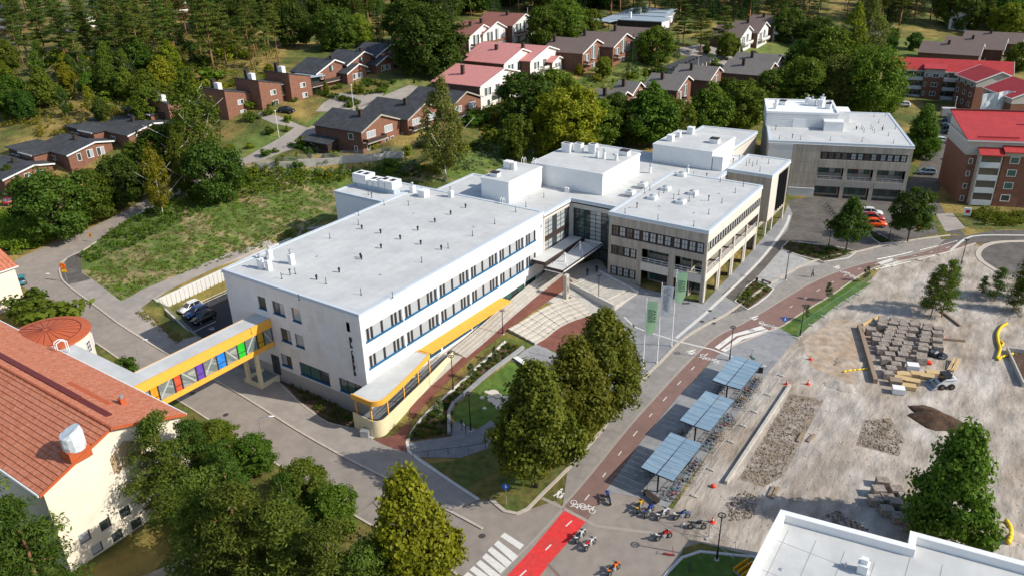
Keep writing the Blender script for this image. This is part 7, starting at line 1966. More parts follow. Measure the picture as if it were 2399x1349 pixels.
for px,tp,l in (((1709,844),766,'black ring lamp at the head of the bicycle shelters'),((1679,1310),1206,'black ring lamp on the lawn near the motorcycles'),((1178,782),727,'black ring lamp at the left end of the seating steps'),((1062,913),834,'black ring lamp on the edge of the mulch bed'),((1103,1009),921,'black ring lamp beside the notice board'),((1402,706),645,'black ring lamp at the entrance stairs'),((1840,656),592,'black ring lamp on the slab terrace'),((1874,787),716,'black ring lamp on the lawn strip beside the site fence'),((2082,565),507,'black ring lamp in the car park bed'),((2251,621),562,'black ring lamp near the turning circle'),((1941,578),543,'black ring lamp left of the car park tree')):lamp('ring',px,tp,l,group='black ring lamps')
for px,tp,l,rz in (((333,868),800,'grey arm lamp beside the footbridge',.6),((107,698),645,'grey arm lamp beside the cream house',.6),((621,1058),980,'grey arm lamp below the school corner',.6),((945,1440),1278,'tall grey arm lamp in the yellowing tree at the bottom',-.25),((2128,1020),1019,'x',0)):
 if l!='x':lamp('arm',px,tp,l,rz,'grey arm lamps')
for px,tp,l in (((829,260),202,'white garden lamp on the lane bend'),((654,323),263,'white garden lamp on the lawn below the brick row'),((1027,180),136,'white garden lamp beside the big dark maple')):lamp('post',px,tp,l,0,'white garden lamps')
MT['flag_green']=leafmat('flag_green',(.50,.74,.42),(.52,.76,.44),.5,0,0)
MT['flag_white']=leafmat('flag_white',(.62,.62,.63),(.66,.66,.67),.5,0,0)
ORD=['first','second','third','fourth','fifth','sixth','seventh','eighth','ninth','tenth','eleventh','twelfth','thirteenth','fourteenth','fifteenth','sixteenth']
M_('flag_ink',(0.035,0.10,0.04),.8,.1,1)
M_('flag_ink_grey',(0.12,0.13,0.17),.8,.1,1)
def flagpole(px,top,label,flag=None):
 b,h=H(px,top)
 r=thing('flagpole',label,'flagpole',b,math.radians(12),'flagpoles')
 m=MB();m.cyl((0,0,0),(0,0,h),.085,.045,8);m.ball((0,0,h+.06),.09);m.build('pole',MT['metal_white'],r);m=MB();m.cyl((0,0,0),(0,0,.12),.3,.25,8);m.build('foot',MT['concrete'],r)
 if flag:
  fh,fw,zt=flag[1],flag[2],h-.25
  m=MB();vs=[]
  for j in range(13):
   t=j/12
   for i in range(6):
    u=i/5;wv=.12*math.sin(3*t+2.2*u)*u
    wd=fw*(1-.35*max(0,t-.75)/.25*u) if flag[0]=='g' else fw*(1-.25*t*u)
    vs.append((.1+wd*u*.95,wv,zt-fh*t-(.25*u if t>.95 else 0)))
  m.add(vs,[(j*6+i,j*6+i+1,(j+1)*6+i+1,(j+1)*6+i) for j in range(12) for i in range(5)])
  fl=m.build('flag',MT['flag_green' if flag[0]=='g' else 'flag_white'],r,True)
  q=MB()
  def pt(u,t,d):
   wv=.12*math.sin(3*t+2.2*u)*u; return (.1+fw*u*.95,wv+d,zt-fh*t)
  n=11 if flag[0]=='g' else 26
  w=random.Random(len(label))
  for d in (-.012,.012):
   for k in range(n):
    if flag[0]=='g':
     t0=.27+.4*k/n;q.quad(pt(.12,t0,d),pt(.62 if k%3 else .8,t0,d),pt(.62 if k%3 else .8,t0+.015,d),pt(.12,t0+.015,d))
     if k%2:q.quad(pt(.68,t0-.01,d),pt(.86,t0-.01,d),pt(.86,t0+.02,d),pt(.68,t0+.02,d))
    else:
     t0=.06+.03*k;u0=w.uniform(.05,.4);q.quad(pt(u0,t0,d),pt(u0+.4,t0,d),pt(u0+.4,t0+.012,d),pt(u0,t0+.012,d));u1=w.uniform(.1,.8);q.quad(pt(u1,t0,d),pt(u1+.03,t0,d),pt(u1+.03,t0+.05,d),pt(u1,t0+.05,d))
  q.build('flag_print',MT['flag_ink' if flag[0]=='g' else 'flag_ink_grey'],fl)
flagpole((1506,862),700,'plaza flagpole with the lower green banner, nearest the lindens',('g',5.0,1.55));flagpole((1539,849),665,'plaza flagpole with the white patterned banner',('w',4.6,1.7));flagpole((1573,810),634,'plaza flagpole with the upper green banner by the concrete wing',('g',4.6,1.5))
flagpole((2218,338),228,'bare white flagpole beside the parked cars at the flats');flagpole((1237,105),20,'bare white flagpole behind the rust roofs');flagpole((1634,175),135,'bare white flagpole beside the garages')
M_('sign_blue',(0.01,0.12,0.55),.5,.05,1);M_('sign_orange',(0.85,0.30,0.01),.5,.05,1);M_('sign_yellow',(0.85,0.55,0.02),.5,.05,1);M_('sign_red',(0.6,0.02,0.02),.5,.05,1)
def sign(px,top,label,kind,rz):
 b,h=H(px,top)
 r=thing('road_sign',label,'sign',b,rz,'road signs')
 m=MB();m.cyl((0,0,0),(0,0,h),.04,.04,6);m.build('post',MT['metal_grey'],r)
 if kind=='blue':
  m=MB();m.cyl((.045,0,h-.35),(.075,0,h-.35),.42,.42,20);d=m.build('sign_disc',MT['sign_blue'],r)
  m=MB();m.box(.077,.085,-.06,.06,h-.55,h-.2);m.box(.077,.085,.08,.18,h-.5,h-.3);m.ball((.08,0,h-.12),.03,.07,.07,8,5);m.build('pictogram',MT['metal_white'],d)
 elif kind=='orange':
  m=MB();m.cyl((.05,0,h-.5),(.08,0,h-.5),.6,.6,20);d=m.build('sign_disc',MT['sign_orange'],r);m=MB();m.torus((.09,0,h-.5),.4,.06,'x',18,5);m.build('ring',MT['sign_red'],d)
  m=MB();m.box(.05,.08,-.55,.55,h-1.75,h-1.15);d=m.build('sign_plate',MT['sign_orange'],r);m=MB();m.box(.081,.09,-.42,.42,h-1.65,h-1.25);m.build('sign_field',MT['sign_yellow'],d)
 elif kind=='small':
  m=MB();m.box(.05,.08,-.25,.25,h-.9,h);d=m.build('sign_plate',MT['sign_orange'],r);m=MB();m.box(.081,.09,-.2,.2,h-.6,h-.4);m.build('sign_field',MT['metal_black'],d)
 else:
  m=MB();m.box(.0,.3,-.7,.7,h-1.6,h);d=m.build('sign_box',MT['metal_white'],r);m=MB();m.box(.301,.32,-.35,.4,h-1.1,h-.4);m.build('sign_field',MT['sign_red'],d)
VIEW=math.radians(-60)
sign((1186,1183),1132,'round blue walk and cycle sign on the verge by the crossing','blue',VIEW);sign((1836,766),742,'round blue sign at the cycle lane beside the lawn strip','blue',VIEW);sign((158,660),617,'orange roadworks sign with plate at the road bend','orange',VIEW);sign((216,567),546,'small orange marker sign on the hill road','small',VIEW);sign((2263,510),487,'white lit house sign beside the flats','box',math.radians(-80));sign((2148,563),530,'tall dark sign post beside the car park','small',VIEW)
# ---------------------------------------------------------------- bicycle shelters and bicycles
M_('shelter_metal',(0.22,0.32,0.40),.4,.16,.5,col2=(.33,.42,.48),mix=(.5,.7),metal=.15,streak=(.35,2.5,1))
SH=[]
for k,(lab,q) in enumerate((('farthest bicycle shelter with blue-grey metal roof, next to the ring lamp',[(1720,830),(1786,849),(1735.5,913),(1668.7,891.7)]),('middle bicycle shelter of the three beside the cycle lane',[(1653.6,913),(1720.4,934.5),(1662.5,1011.4),(1592,986)]),('nearest bicycle shelter of the three, beside the motorcycles',[(1572,1010),(1646,1036.4),(1577,1128),(1501.5,1096.7)]))):
 P=[G(x,y,2.75) for x,y in q]
 zt=sum(p[2] for p in P)/4;zg=zt-2.75
 c=tuple(sum(p[i] for p in P)/4 for i in (0,1))
 off=(c[0],c[1],zg)
 r=thing('bicycle_shelter',lab,'shelter',off,0,'bicycle shelters')
 A,B,C_,D_=[p[:2] for p in P]
 mid= lambda a,b,t=.5:(a[0]+(b[0]-a[0])*t,a[1]+(b[1]-a[1])*t)
 mf,mn=mid(A,B),mid(D_,C_)
 for nm,(a,b_,c_,d_) in (('left',(A,mf,mn,D_)),('right',(mf,B,C_,mn))):
  n=8
  for i in range(n):
   t0,t1=i/n,(i+1)/n-.006
   hl,hr=(.05,.0) if nm=='left' else (.0,.05)
   m=MB();slab(m,[(*mid(d_,a,t0),zt+hl),(*mid(c_,b_,t0),zt+hr),(*mid(c_,b_,t1),zt+hr),(*mid(d_,a,t1),zt+hl)],.05);m.build('roof_sheet',MT['shelter_metal'],r,off=off)
 m=MB();m.cyl((*mf,zt-.04),(*mn,zt+.02),.05,.05,6);m.build('gutter',MT['metal_black'],r,off=off)
 m=MB()
 for a,b_,ha,hb in ((A,D_,.02,.02),(B,C_,.02,.02),(D_,mn,.02,-.02),(mn,C_,-.02,.02),(A,mf,.02,-.02),(mf,B,-.02,.02)):m.cyl((*a,zt+ha-.08),(*b_,zt+hb-.08),.06,.06,5)
 m.build('frame',MT['metal_black'],r,off=off)
 for t in (.06,.5,.94):
  s=mid(mn,mf,t);m=MB();m.cyl((*s,zg-.3),(*s,zt-.12),.11,.11,8);m.build('post',MT['metal_black'],r,off=off)
 SH.append((A,B,C_,D_,zg,mf,mn))
for nm,c in (('bike_black',(.02,.02,.022)),('bike_red',(.45,.015,.02)),('bike_yellow',(.7,.36,.01)),('bike_teal',(.05,.32,.34)),('bike_white',(.55,.55,.54)),('bike_blue',(.02,.06,.3)),('bike_green',(.02,.22,.10)),('moto_orange',(.7,.16,.01))):M_(nm,c,.4,.05,2,spec=.5)
M_('rubber',(.018,.018,.018),.85,.1,3);M_('chrome',(.45,.45,.45),.3,.05,3,metal=.8)
bk=bpy.data.objects.new('bicycle',None);link(bk)
for x in (-.52,.52):
 m=MB();m.torus((x,0,.34),.32,.022,'y',20,5);w=m.build('wheel',MT['rubber'],bk)
 m=MB()
 for k in range(6):a=k*math.pi/6;m.cyl((x+.31*math.cos(a),0,.34+.31*math.sin(a)),(x-.31*math.cos(a),0,.34-.31*math.sin(a)),.006,.006,3)
 m.build('spokes',MT['chrome'],w)
m=MB()
for a,b in (((-.52,.34),(-.08,.3)),((-.08,.3),(-.2,.82)),((-.52,.34),(-.17,.74)),((-.17,.76),(.36,.82)),((-.08,.3),(.38,.76)),((.52,.34),(.33,.98))):m.cyl((a[0],0,a[1]),(b[0],0,b[1]),.026,.026,6)
m.build('frame',MT['bike_black'],bk)
m=MB();m.tube([(.22,-.28,1.02),(.33,-.1,1.0),(.33,.1,1.0),(.22,.28,1.02)],.018,5);m.build('handlebar',MT['metal_black'],bk)
m=MB();m.ball((-.22,0,.88),.14,.07,.04,8,5);m.build('saddle',MT['metal_black'],bk)
m=MB();m.cyl((-.08,-.06,.3),(-.08,.06,.3),.1,.1,10);m.box(-.1,-.06,.07,.12,.1,.5);m.build('crank',MT['metal_black'],bk)
wv=random.Random(3);nb=0
BC=['bike_black','bike_black','bike_black','bike_red','bike_yellow','bike_teal','bike_white','bike_blue','bike_black']
def bicycle(x,y,rz,label,col,lean=.12):
 global nb
 z=T(x,y)+.04
 o=bk if nb==0 else copy_tree(bk,None,{'bike_black':MT[col]})
 nb+=1
 o.location=(x,y,z);o.rotation_euler=(lean,0,rz)
 return tag(o,label,'bicycle','bicycles at the shelters')
_first=('nearest','middle','farthest')
for si,(A,B,C_,D_,zg,mf,mn) in enumerate(SH):
 w=('farthest','middle','nearest')[si]
 ax=math.atan2(mf[1]-mn[1],mf[0]-mn[0]);cr=math.atan2(C_[1]-D_[1],C_[0]-D_[0])
 nR=12
 for k in range(nR):
  if wv.random()<(.2 if si!=1 else .35): continue
  t=.0+k/nR;p=(mn[0]+(mf[0]-mn[0])*t,mn[1]+(mf[1]-mn[1])*t);d=1.75+wv.uniform(-.15,.35)
  col=BC[(si*5+k*2)%len(BC)] if not (si==2 and k==6) else 'bike_teal'
  cn_=col.split('_')[1]
  bicycle(p[0]+d*math.cos(cr),p[1]+d*math.sin(cr),cr+wv.uniform(-.15,.15)+(math.pi if k%3==0 else 0),cn_+' bicycle in the '+ORD[k]+' place on the site side of the '+w+' shelter',col,wv.uniform(-.15,.15))
 for k in range(6):
  if wv.random()<.3: continue
  t=.03+k/9;p=(mn[0]+(mf[0]-mn[0])*t,mn[1]+(mf[1]-mn[1])*t);d=-1.5+wv.uniform(-.2,.2)
  bicycle(p[0]+d*math.cos(cr),p[1]+d*math.sin(cr),cr+wv.uniform(-.15,.15),'shaded bicycle in the '+ORD[k]+' place on the lane side of the '+w+' shelter','bike_black',wv.uniform(-.15,.15))
for k in range(6):
 b=G(1938+k*4.5,487+k*6);bicycle(b[0],b[1],2.6+wv.uniform(-.2,.2),ORD[k]+' bicycle in the rack behind the car park tree','bike_black')
for si,(A,B,C_,D_,zg,mf,mn) in enumerate(SH):
 r=thing('bicycle_rack','low steel bicycle rack under the '+('farthest','middle','nearest')[si]+' shelter','rack',(mn[0],mn[1],zg))
 m=MB();cr=math.atan2(C_[1]-D_[1],C_[0]-D_[0]);ux,uy=math.cos(cr),math.sin(cr)
 for dd in (1.1,-1.1):
  for h in (.25,.7):m.cyl((mn[0]+ux*dd,mn[1]+uy*dd,zg+h),(mf[0]+ux*dd,mf[1]+uy*dd,zg+h),.025,.025,5)
  for k in range(9):
   t=k/8;x,y=mn[0]+(mf[0]-mn[0])*t+ux*dd,mn[1]+(mf[1]-mn[1])*t+uy*dd;m.cyl((x,y,zg),(x,y,zg+.7),.025,.025,5)
 m.build('rack_frame',MT['metal_grey'],r,off=(mn[0],mn[1],zg))
# ---------------------------------------------------------------- motorcycles
mo=bpy.data.objects.new('motorcycle',None);link(mo)
for x in (-.68,.70):
 m=MB();m.torus((x,0,.32),.25,.075,'y',18,7);w=m.build('wheel',MT['rubber'],mo)
 m=MB();m.cyl((x,-.05,.32),(x,.05,.32),.17,.17,12);m.build('rim',MT['chrome'],w)
def side(m,P,wd,taper=.75):
 n=len(P);vs=[(x,-wd,z) for x,z in P]+[(x,wd,z) for x,z in P]
 return m.add(vs,[tuple(range(n)),tuple(range(2*n-1,n-1,-1))]+[(i,n+i,n+(i+1)%n,(i+1)%n) for i in range(n)])
m=MB();side(m,[(-.1,.72),(.08,.98),(.34,1.0),(.42,.82),(.2,.7)],.15);side(m,[(.3,.66),(.52,.9),(.42,.98),(.25,.84)],.2);m.build('tank',MT['bike_white'],mo)
m=MB();side(m,[(-.72,.86),(-.6,.92),(-.1,.86),(.06,.95),(.02,.82),(-.15,.74),(-.6,.8)],.11);m.build('seat',MT['metal_black'],mo)
m=MB();side(m,[(-1.02,.92),(-.98,.98),(-.6,.84),(-.45,.68),(-.6,.7)],.1);m.build('rear_fender',MT['bike_white'],mo)
m=MB();side(m,[(.5,.72),(.72,.82),(1.05,.66),(1.02,.62),(.72,.74),(.52,.66)],.08);m.build('front_fender',MT['bike_white'],mo)
m=MB();side(m,[(-.22,.34),(-.2,.66),(.16,.7),(.28,.42),(.1,.28)],.14);m.cyl((0,-.2,.42),(0,.2,.42),.13,.13,10);m.build('engine',MT['metal_grey'],mo)
m=MB()
for y in (-.1,.1):m.cyl((.7,y,.32),(.42,y,1.06),.03,.035,6)
m.build('fork',MT['chrome'],mo)
m=MB();m.cyl((.36,-.36,1.12),(.36,.36,1.12),.025,.025,6);m.cyl((.4,0,1.0),(.36,0,1.13),.04,.04,6);m.box(.42,.5,-.1,.1,.88,1.08);m.build('handlebar',MT['metal_black'],mo)
m=MB();m.tube([(.2,.16,.5),(-.2,.19,.42),(-.75,.2,.72)],.05,6);m.build('exhaust',MT['chrome'],mo)
m=MB()
for y in (-.08,.08):m.cyl((-.68,y,.32),(-.15,y,.42),.03,.03,6)
m.cyl((-.1,.1,.35),(-.2,.38,0.03),.02,.02,5);m.build('swingarm',MT['metal_black'],mo)
MOT=[((920,690),(888,603),'bike_blue','blue off-road motorcycle standing nearest the cycle lane'),((1172,770),(1215,690),'bike_yellow','yellow and white motorcycle beside the bench'),((1245,805),(1312,738),'bike_blue','dark blue motorcycle between the yellow and the white one'),((1360,835),(1452,772),'bike_white','white motorcycle in the row below the nearest shelter'),((1523,830),(1638,805),'bike_blue','blue sports motorcycle at the edge of the gravel'),((1655,912),(1786,912),'bike_black','black motorcycle alone on the gravel'),((1350,1028),(1476,988),'bike_red','red and white motorcycle beside the ring lamp shadow'),((600,1055),(680,965),'bike_white','white motorcycle at the edge of the red crossing'),((690,1122),(770,1045),'bike_white','white motorcycle with red seat beside the red crossing'),((915,1352),(988,1285),'moto_orange','orange motorcycle cut by the bottom edge')]
for i,(ra,fa_,col,lab) in enumerate(MOT):
 a,b=G(1200+ra[0]/3.98,1010+ra[1]/3.98),G(1200+fa_[0]/3.98,1010+fa_[1]/3.98)
 o=mo if i==0 else copy_tree(mo,None,None)
 for ch in o.children:
  nm=ch.name.split('.')[0]
  if nm in ('tank','rear_fender','front_fender'):
   ch.material_slots[0].link='OBJECT';ch.material_slots[0].material=MT[col if not (i in (4,6) and nm=='rear_fender') else 'bike_white']
  if nm=='seat' and i==8:ch.material_slots[0].link='OBJECT';ch.material_slots[0].material=MT['bike_red']
 cx_,cy_=(a[0]+b[0])/2,(a[1]+b[1])/2
 o.location=(cx_,cy_,T(cx_,cy_)+.03);o.rotation_euler=(-.16,0,math.atan2(b[1]-a[1],b[0]-a[0]))
 tag(o,lab,'motorcycle','parked motorcycles')
# ---------------------------------------------------------------- cars
for nm,c in (('paint_white',(.62,.62,.61)),('paint_blue',(.012,.045,.16)),('paint_black',(.012,.012,.014)),('paint_orange',(.75,.09,.01)),('paint_red',(.28,.02,.02)),('paint_silver',(.32,.35,.38)),('paint_steel',(.12,.19,.25)),('paint_teal',(.05,.2,.25))):M_(nm,c,.28,.03,1,spec=.6)
MT['car_glass']=glassy('car_glass',(.015,.018,.02),.04,.8)
M_('lamp_red',(.4,.01,.01),.3,.05,1);M_('lamp_clear',(.7,.7,.68),.2,.03,1)
def make_car():
 r=bpy.data.objects.new('car',None);link(r)
 st=[(-2.15,.45,.82,.70),(-2.05,.28,.98,.80),(-1.4,.22,1.0,.88),(0,.2,.98,.90),(.9,.2,.95,.89),(1.6,.22,.86,.86),(2.05,.28,.74,.78),(2.18,.4,.62,.66)]
 vs=[]
 for x,zb,zt,w in st:vs+=[(x,-w*.92,zb),(x,-w,(zb+zt)/2),(x,-w*.93,zt),(x,w*.93,zt),(x,w,(zb+zt)/2),(x,w*.92,zb)]
 n=len(st);fs=[(i*6+j,i*6+(j+1)%6,(i+1)*6+(j+1)%6,(i+1)*6+j) for i in range(n-1) for j in range(6)]+[tuple(range(5,-1,-1)),tuple((n-1)*6+j for j in range(6))]
 m=MB();m.add(vs,fs);m.build('body',MT['paint_white'],r,True)
 base=[(-2.0,.84,.97),(-1.0,.84,.98),(.2,.83,.97),(1.05,.80,.93)];top=[(-1.55,.62,1.44),(-1.0,.66,1.5),(-.1,.66,1.5),(.25,.62,1.44)]
 m=MB();vs=[]
 for (x,w,z),(tx,tw_,tz) in zip(base,top):vs+=[(x,-w,z),(tx,-tw_,tz),(tx,tw_,tz),(x,w,z)]
 m.add(vs,[(i*4+j,i*4+j+1,(i+1)*4+j+1,(i+1)*4+j) for i in range(3) for j in range(3)]+[(3,2,1,0),(12,13,14,15)]);m.build('windows',MT['car_glass'],r)
 m=MB();vs=[]
 for x,w,z in ((-1.62,.6,1.43),(-1.0,.67,1.515),(-.1,.67,1.515),(.3,.61,1.44)):vs+=[(x,-w,z+.01),(x,w,z+.01)]
 m.add(vs,[(0,2,3,1),(2,4,5,3),(4,6,7,5)])
 for y in (-1,1):
  for (x0,z0,w0),(x1,z1,w1) in (((.98,.93,.82),(.27,1.45,.64)),((-.35,.98,.85),(-.4,1.5,.68)),((-1.9,.97,.84),(-1.55,1.46,.64))):m.cyl((x0,y*w0,z0),(x1,y*w1,z1),.05,.05,5)
 m.build('roof',MT['paint_white'],r)
 for x in (-1.35,1.32):
  for y in (-.8,.8):
   m=MB();m.cyl((x,y-.11,.32),(x,y+.11,.32),.32,.32,16);w=m.build('wheel',MT['rubber'],r)
   m=MB();m.cyl((x,y-.12,.32),(x,y+.12,.32),.19,.19,10);m.build('rim',MT['chrome'],w)
 for y in (-.58,.58):
  m=MB();m.box(2.08,2.16,y-.17,y+.17,.56,.7);m.build('headlight',MT['lamp_clear'],r)
  m=MB();m.box(-2.17,-2.08,y-.15,y+.15,.68,.86);m.build('tail_light',MT['lamp_red'],r)
 m=MB()
 for y in (-.98,.98):m.ball((.72,y,1.0),.1,.08,.07,6,4)
 m.build('mirror',MT['metal_black'],r)
 return r
CAR=make_car();_nc=0
def car(a,b,paint,label,z=None,tall=1.0,group='parked cars',world=False):
 """a: tail point, b: nose point in the photo"""
 global _nc
 A=a if world else G(*a);B=b if world else G(*b)
 o=CAR if _nc==0 else copy_tree(CAR);_nc+=1
 for ch in o.children:
  if ch.name.split('.')[0] in ('body','roof'):ch.material_slots[0].link='OBJECT';ch.material_slots[0].material=MT[paint]
 x,y=(A[0]+B[0])/2,(A[1]+B[1])/2
 o.location=(x,y,(T(x,y)+.04) if z is None else z);o.rotation_euler=(0,0,math.atan2(B[1]-A[1],B[0]-A[0]));o.scale=(1,1,tall)
 return tag(o,label,'car',group)
car((-117.4,71.2),(-117.4,66.8),'paint_white','white car beside the ribbed retaining wall',-3.5,1,'cars in the sunken car park',True)
car((-114.6,70.6),(-114.6,66.0),'paint_blue','dark blue car between the white and the black one',-3.5,1.12,'cars in the sunken car park',True)
car((-111.7,70.0),(-111.7,65.4),'paint_black','black car nearest the disabled bay',-3.5,1.1,'cars in the sunken car park',True)
for i,(yy,pt,lb) in enumerate(((530,'paint_orange','bright orange car in the car park behind the left tree'),(517,'paint_red','dark red car between the orange and the white one'),(504,'paint_white','white car farthest of the three behind the left tree'))):
 a=G(2032-i*4,yy);b=G(2078-i*5,yy+2);car((b[0]-(b[0]-a[0])*1.25,b[1]-(b[1]-a[1])*1.25),(b[0],b[1]),pt,lb,None,1.1,'cars in the front car park',True)
car((2192,410),(2146,408),'paint_steel','steel blue car beside the brick flats')
for a,b,p,l in (((2250,290),(2203,284),'paint_blue','blue car at the top of the row beside the flats'),((2248,298),(2203,294),'paint_silver','silver car in the row beside the flats'),((2252,306),(2206,301),'paint_black','black car in the row beside the flats'),((2252,315),(2208,312),'paint_black','black car at the bottom of the row beside the flats'),((2198,334),(2218,336),'paint_white','white car crossing behind the bare flagpole'),((2130,252),(2100,248),'paint_white','white car under the trees beyond the far wing'),((655,262),(690,268),'paint_black','black car in front of the flat-roofed brick houses'),((1100,138),(1128,134),'paint_silver','silver car beside the rust-roofed houses'),((1150,136),(1170,133),'paint_white','white car between pink and rust roofs'),((22,480),(45,473),'paint_red','red car under the carport at the left'),((52,672),(46,652),'paint_teal','teal car half hidden by the cream house'),((1700,182),(1685,180),'paint_blue','blue car beside the grey-roofed houses'),((1893,78),(1905,77),'paint_white','white car among the trees near the lone house')):
 car(a,b,p,l)
for px,rz,l in (((2225,276),.35,'white box van behind the parked row'),((2240,288),.35,'second white box van nearer the flats')):
 b=G(*px);r=thing('van',l,'van',b,rz,'white vans beside the flats')
 m=MB();m.box(-2.6,1.2,-1.05,1.05,.5,2.9);m.build('box_body',MT['paint_white'],r);m=MB();side(m,[(1.25,.4),(1.25,2.2),(1.9,2.1),(2.5,1.3),(2.9,1.1),(2.9,.4)],1.0);m.build('cab',MT['paint_white'],r)
 m=MB();m.quad((1.93,-.9,2.05),(1.93,.9,2.05),(2.52,.9,1.33),(2.52,-.9,1.33));m.build('windscreen',MT['car_glass'],r)
 for x in (-1.7,2.0):
  for y in (-.9,.9):m=MB();m.cyl((x,y-.12,.36),(x,y+.12,.36),.36,.36,14);m.build('wheel',MT['rubber'],r)
# ---------------------------------------------------------------- people
M_('cloth_dark',(.02,.022,.03),.9,.2,4);M_('skin',(.42,.25,.17),.6,.05,3);M_('hair',(.05,.03,.02),.8,.2,5);M_('cloth_light',(.4,.39,.37),.9,.1,4);M_('cloth_blue',(.03,.05,.10),.9,.1,4)
def person(px,rz,label,top='cloth_dark',legs='cloth_dark',step=.22):
 b=G(*px)
 r=thing('person',label,'person',(b[0],b[1],b[2]+.03),rz,'people on foot')
 me=bpy.data.meshes.new('body')
 J=[((0,0,.95),.135),((0,0,1.15),.125),((0,0,1.38),.15),((0,0,1.50),.06),((0,-.10,.90),.09),((step*.5,-.10,.48),.065),((step,-.10,.08),.045),((step+.14,-.1,.045),.035),((0,.10,.90),.09),((-step*.3,.10,.48),.065),((-step,.10,.10),.045),((-step+.13,.1,.045),.035),((0,-.20,1.40),.06),((-.06,-.25,1.14),.045),((.10,-.25,.93),.035),((0,.20,1.40),.06),((.06,.25,1.14),.045),((.16,.25,.94),.035)]
 E_=[(0,1),(1,2),(2,3),(0,4),(4,5),(5,6),(6,7),(0,8),(8,9),(9,10),(10,11),(2,12),(12,13),(13,14),(2,15),(15,16),(16,17)]
 me.from_pydata([p for p,_ in J],E_,[])
 o=bpy.data.objects.new('body',me);link(o,r);me.materials.append(MT[top])
 o.modifiers.new('skin','SKIN');o.modifiers.new('sub','SUBSURF').levels=1
 o.modifiers['sub'].render_levels=1
 for v,(_,rad) in zip(me.skin_vertices[0].data,J):v.radius=(rad,rad)
 me.skin_vertices[0].data[0].use_root=True
 m=MB();m.ball((.01,0,1.64),.095,.08,.12,12,9);m.ball((.10,0,1.63),.02,.015,.025,6,4);h=m.build('head',MT['skin'],r,True)
 m=MB();m.ball((-.02,0,1.69),.1,.09,.1,10,7);m.build('hair',MT['hair'],h,True)
 m=MB();m.cyl((0,-.1,.9),(step*.5,-.1,.46),.1,.075,8);m.cyl((step*.5,-.1,.46),(step,-.1,.1),.075,.055,8);m.cyl((0,.1,.9),(-step*.3,.1,.46),.1,.075,8);m.cyl((-step*.3,.1,.46),(-step,.1,.12),.075,.055,8);m.build('trousers',MT[legs],r,True)
 return r
person((1903,650),math.radians(-120),'person walking on the footpath beside the slab terrace','cloth_light','cloth_dark')
person((1376,648),math.radians(-60),'person in dark clothes standing on the upper entrance stairs','cloth_dark','cloth_blue',.1)
person((1398,640),math.radians(-80),'person with pale bag walking to the entrance stairs','cloth_dark','cloth_dark',.2)
# ---------------------------------------------------------------- scooters, benches, bins, boards
def scooter(px,rz,col,label):
 b=G(*px);r=thing('scooter',label,'scooter',(b[0],b[1],b[2]+.03),rz,'electric scooters')
 m=MB();m.box(-.5,.35,-.09,.09,.1,.16);m.build('deck',MT[col],r);m=MB();m.cyl((.38,0,.12),(.28,0,1.1),.035,.03,6);m.build('stem',MT[col],r);m=MB();m.cyl((.28,-.28,1.1),(.28,.28,1.1),.02,.02,5);m.build('handlebar',MT['metal_black'],r)
 for x in (-.52,.45):m=MB();m.torus((x,0,.12),.09,.035,'y',12,5);m.build('wheel',MT['rubber'],r)
scooter((1763,838),2.4,'bike_green','green scooter behind the farthest shelter');scooter((1568,1300),.3,'bike_red','red scooter beside the curved white kerb');scooter((1592,708),.2,'bike_red','red scooter at the foot of the concrete wing');scooter((1608,712),.6,'bike_black','black scooter beside the corner pillar of the concrete wing')
def bench(px,rz,L,label,mat='wood_dark',h=.45,wd=.5):
 b=G(*px);r=thing('bench',label,'bench',(b[0],b[1],b[2]+.03),rz,'benches')
 for k in range(3):m=MB();m.box(-L/2,L/2,-wd/2+k*wd/3,-wd/2+(k+1)*wd/3-.02,h-.06,h);m.build('slat',MT[mat],r)
 for x in (-L/2+.2,L/2-.2):m=MB();m.box(x-.05,x+.05,-wd/2+.03,wd/2-.03,0,h-.06);m.build('leg',MT['metal_black'],r)
bench((1526,1168),math.radians(-22),2.2,'dark bench at the near end of the nearest shelter',h=.5,wd=.75);bench((1795,664),math.radians(-20),1.9,'dark bench on the slab terrace beside the bed')
bench((1222,852),math.radians(-20),3.2,'long white bench on the plaza edge, left of two','trim_white',.5,.8);bench((1262,872),math.radians(-20),4.0,'long white bench half hidden by the lindens','trim_white',.5,.8)
for px,l,s in (((1781,872),'black litter bin at the corner of the farthest shelter',.3),((857,1022),'grey bin box beside the ramp parapet',.55),((2133,905),'x',0),((612,392),'green waste bin at the garden wall',.6),((1772,662),'dark short post box in the terrace bed',.18)):
 if s==0: continue
 b=G(*px);r=thing('litter_bin',l,'bin',(b[0],b[1],b[2]),.4)
 m=MB();m.box(-s,s,-s*.8,s*.8,0,1.0);m.build('bin_body',MT['metal_black' if 'black' in l or 'dark' in l else ('bike_green' if 'green' in l else 'metal_grey')],r);m=MB();m.box(-s-.04,s+.04,-s*.8-.04,s*.8+.04,1.0,1.1);m.build('lid',MT['metal_grey'],r)
b=G(1087,1014);r=thing('notice_board','small black notice board on two legs beside the garden lawn','board',b,math.radians(-25))
for x in (-.55,.55):m=MB();m.cyl((x,0,0),(x,0,1.6),.04,.04,6);m.build('leg',MT['metal_black'],r)
m=MB();m.box(-.7,.7,-.05,.05,1.2,1.9);m.build('panel',MT['metal_black'],r);m=MB();m.box(-.1,.55,-.06,-.051,1.35,1.8);m.build('poster',MT['metal_white'],r)
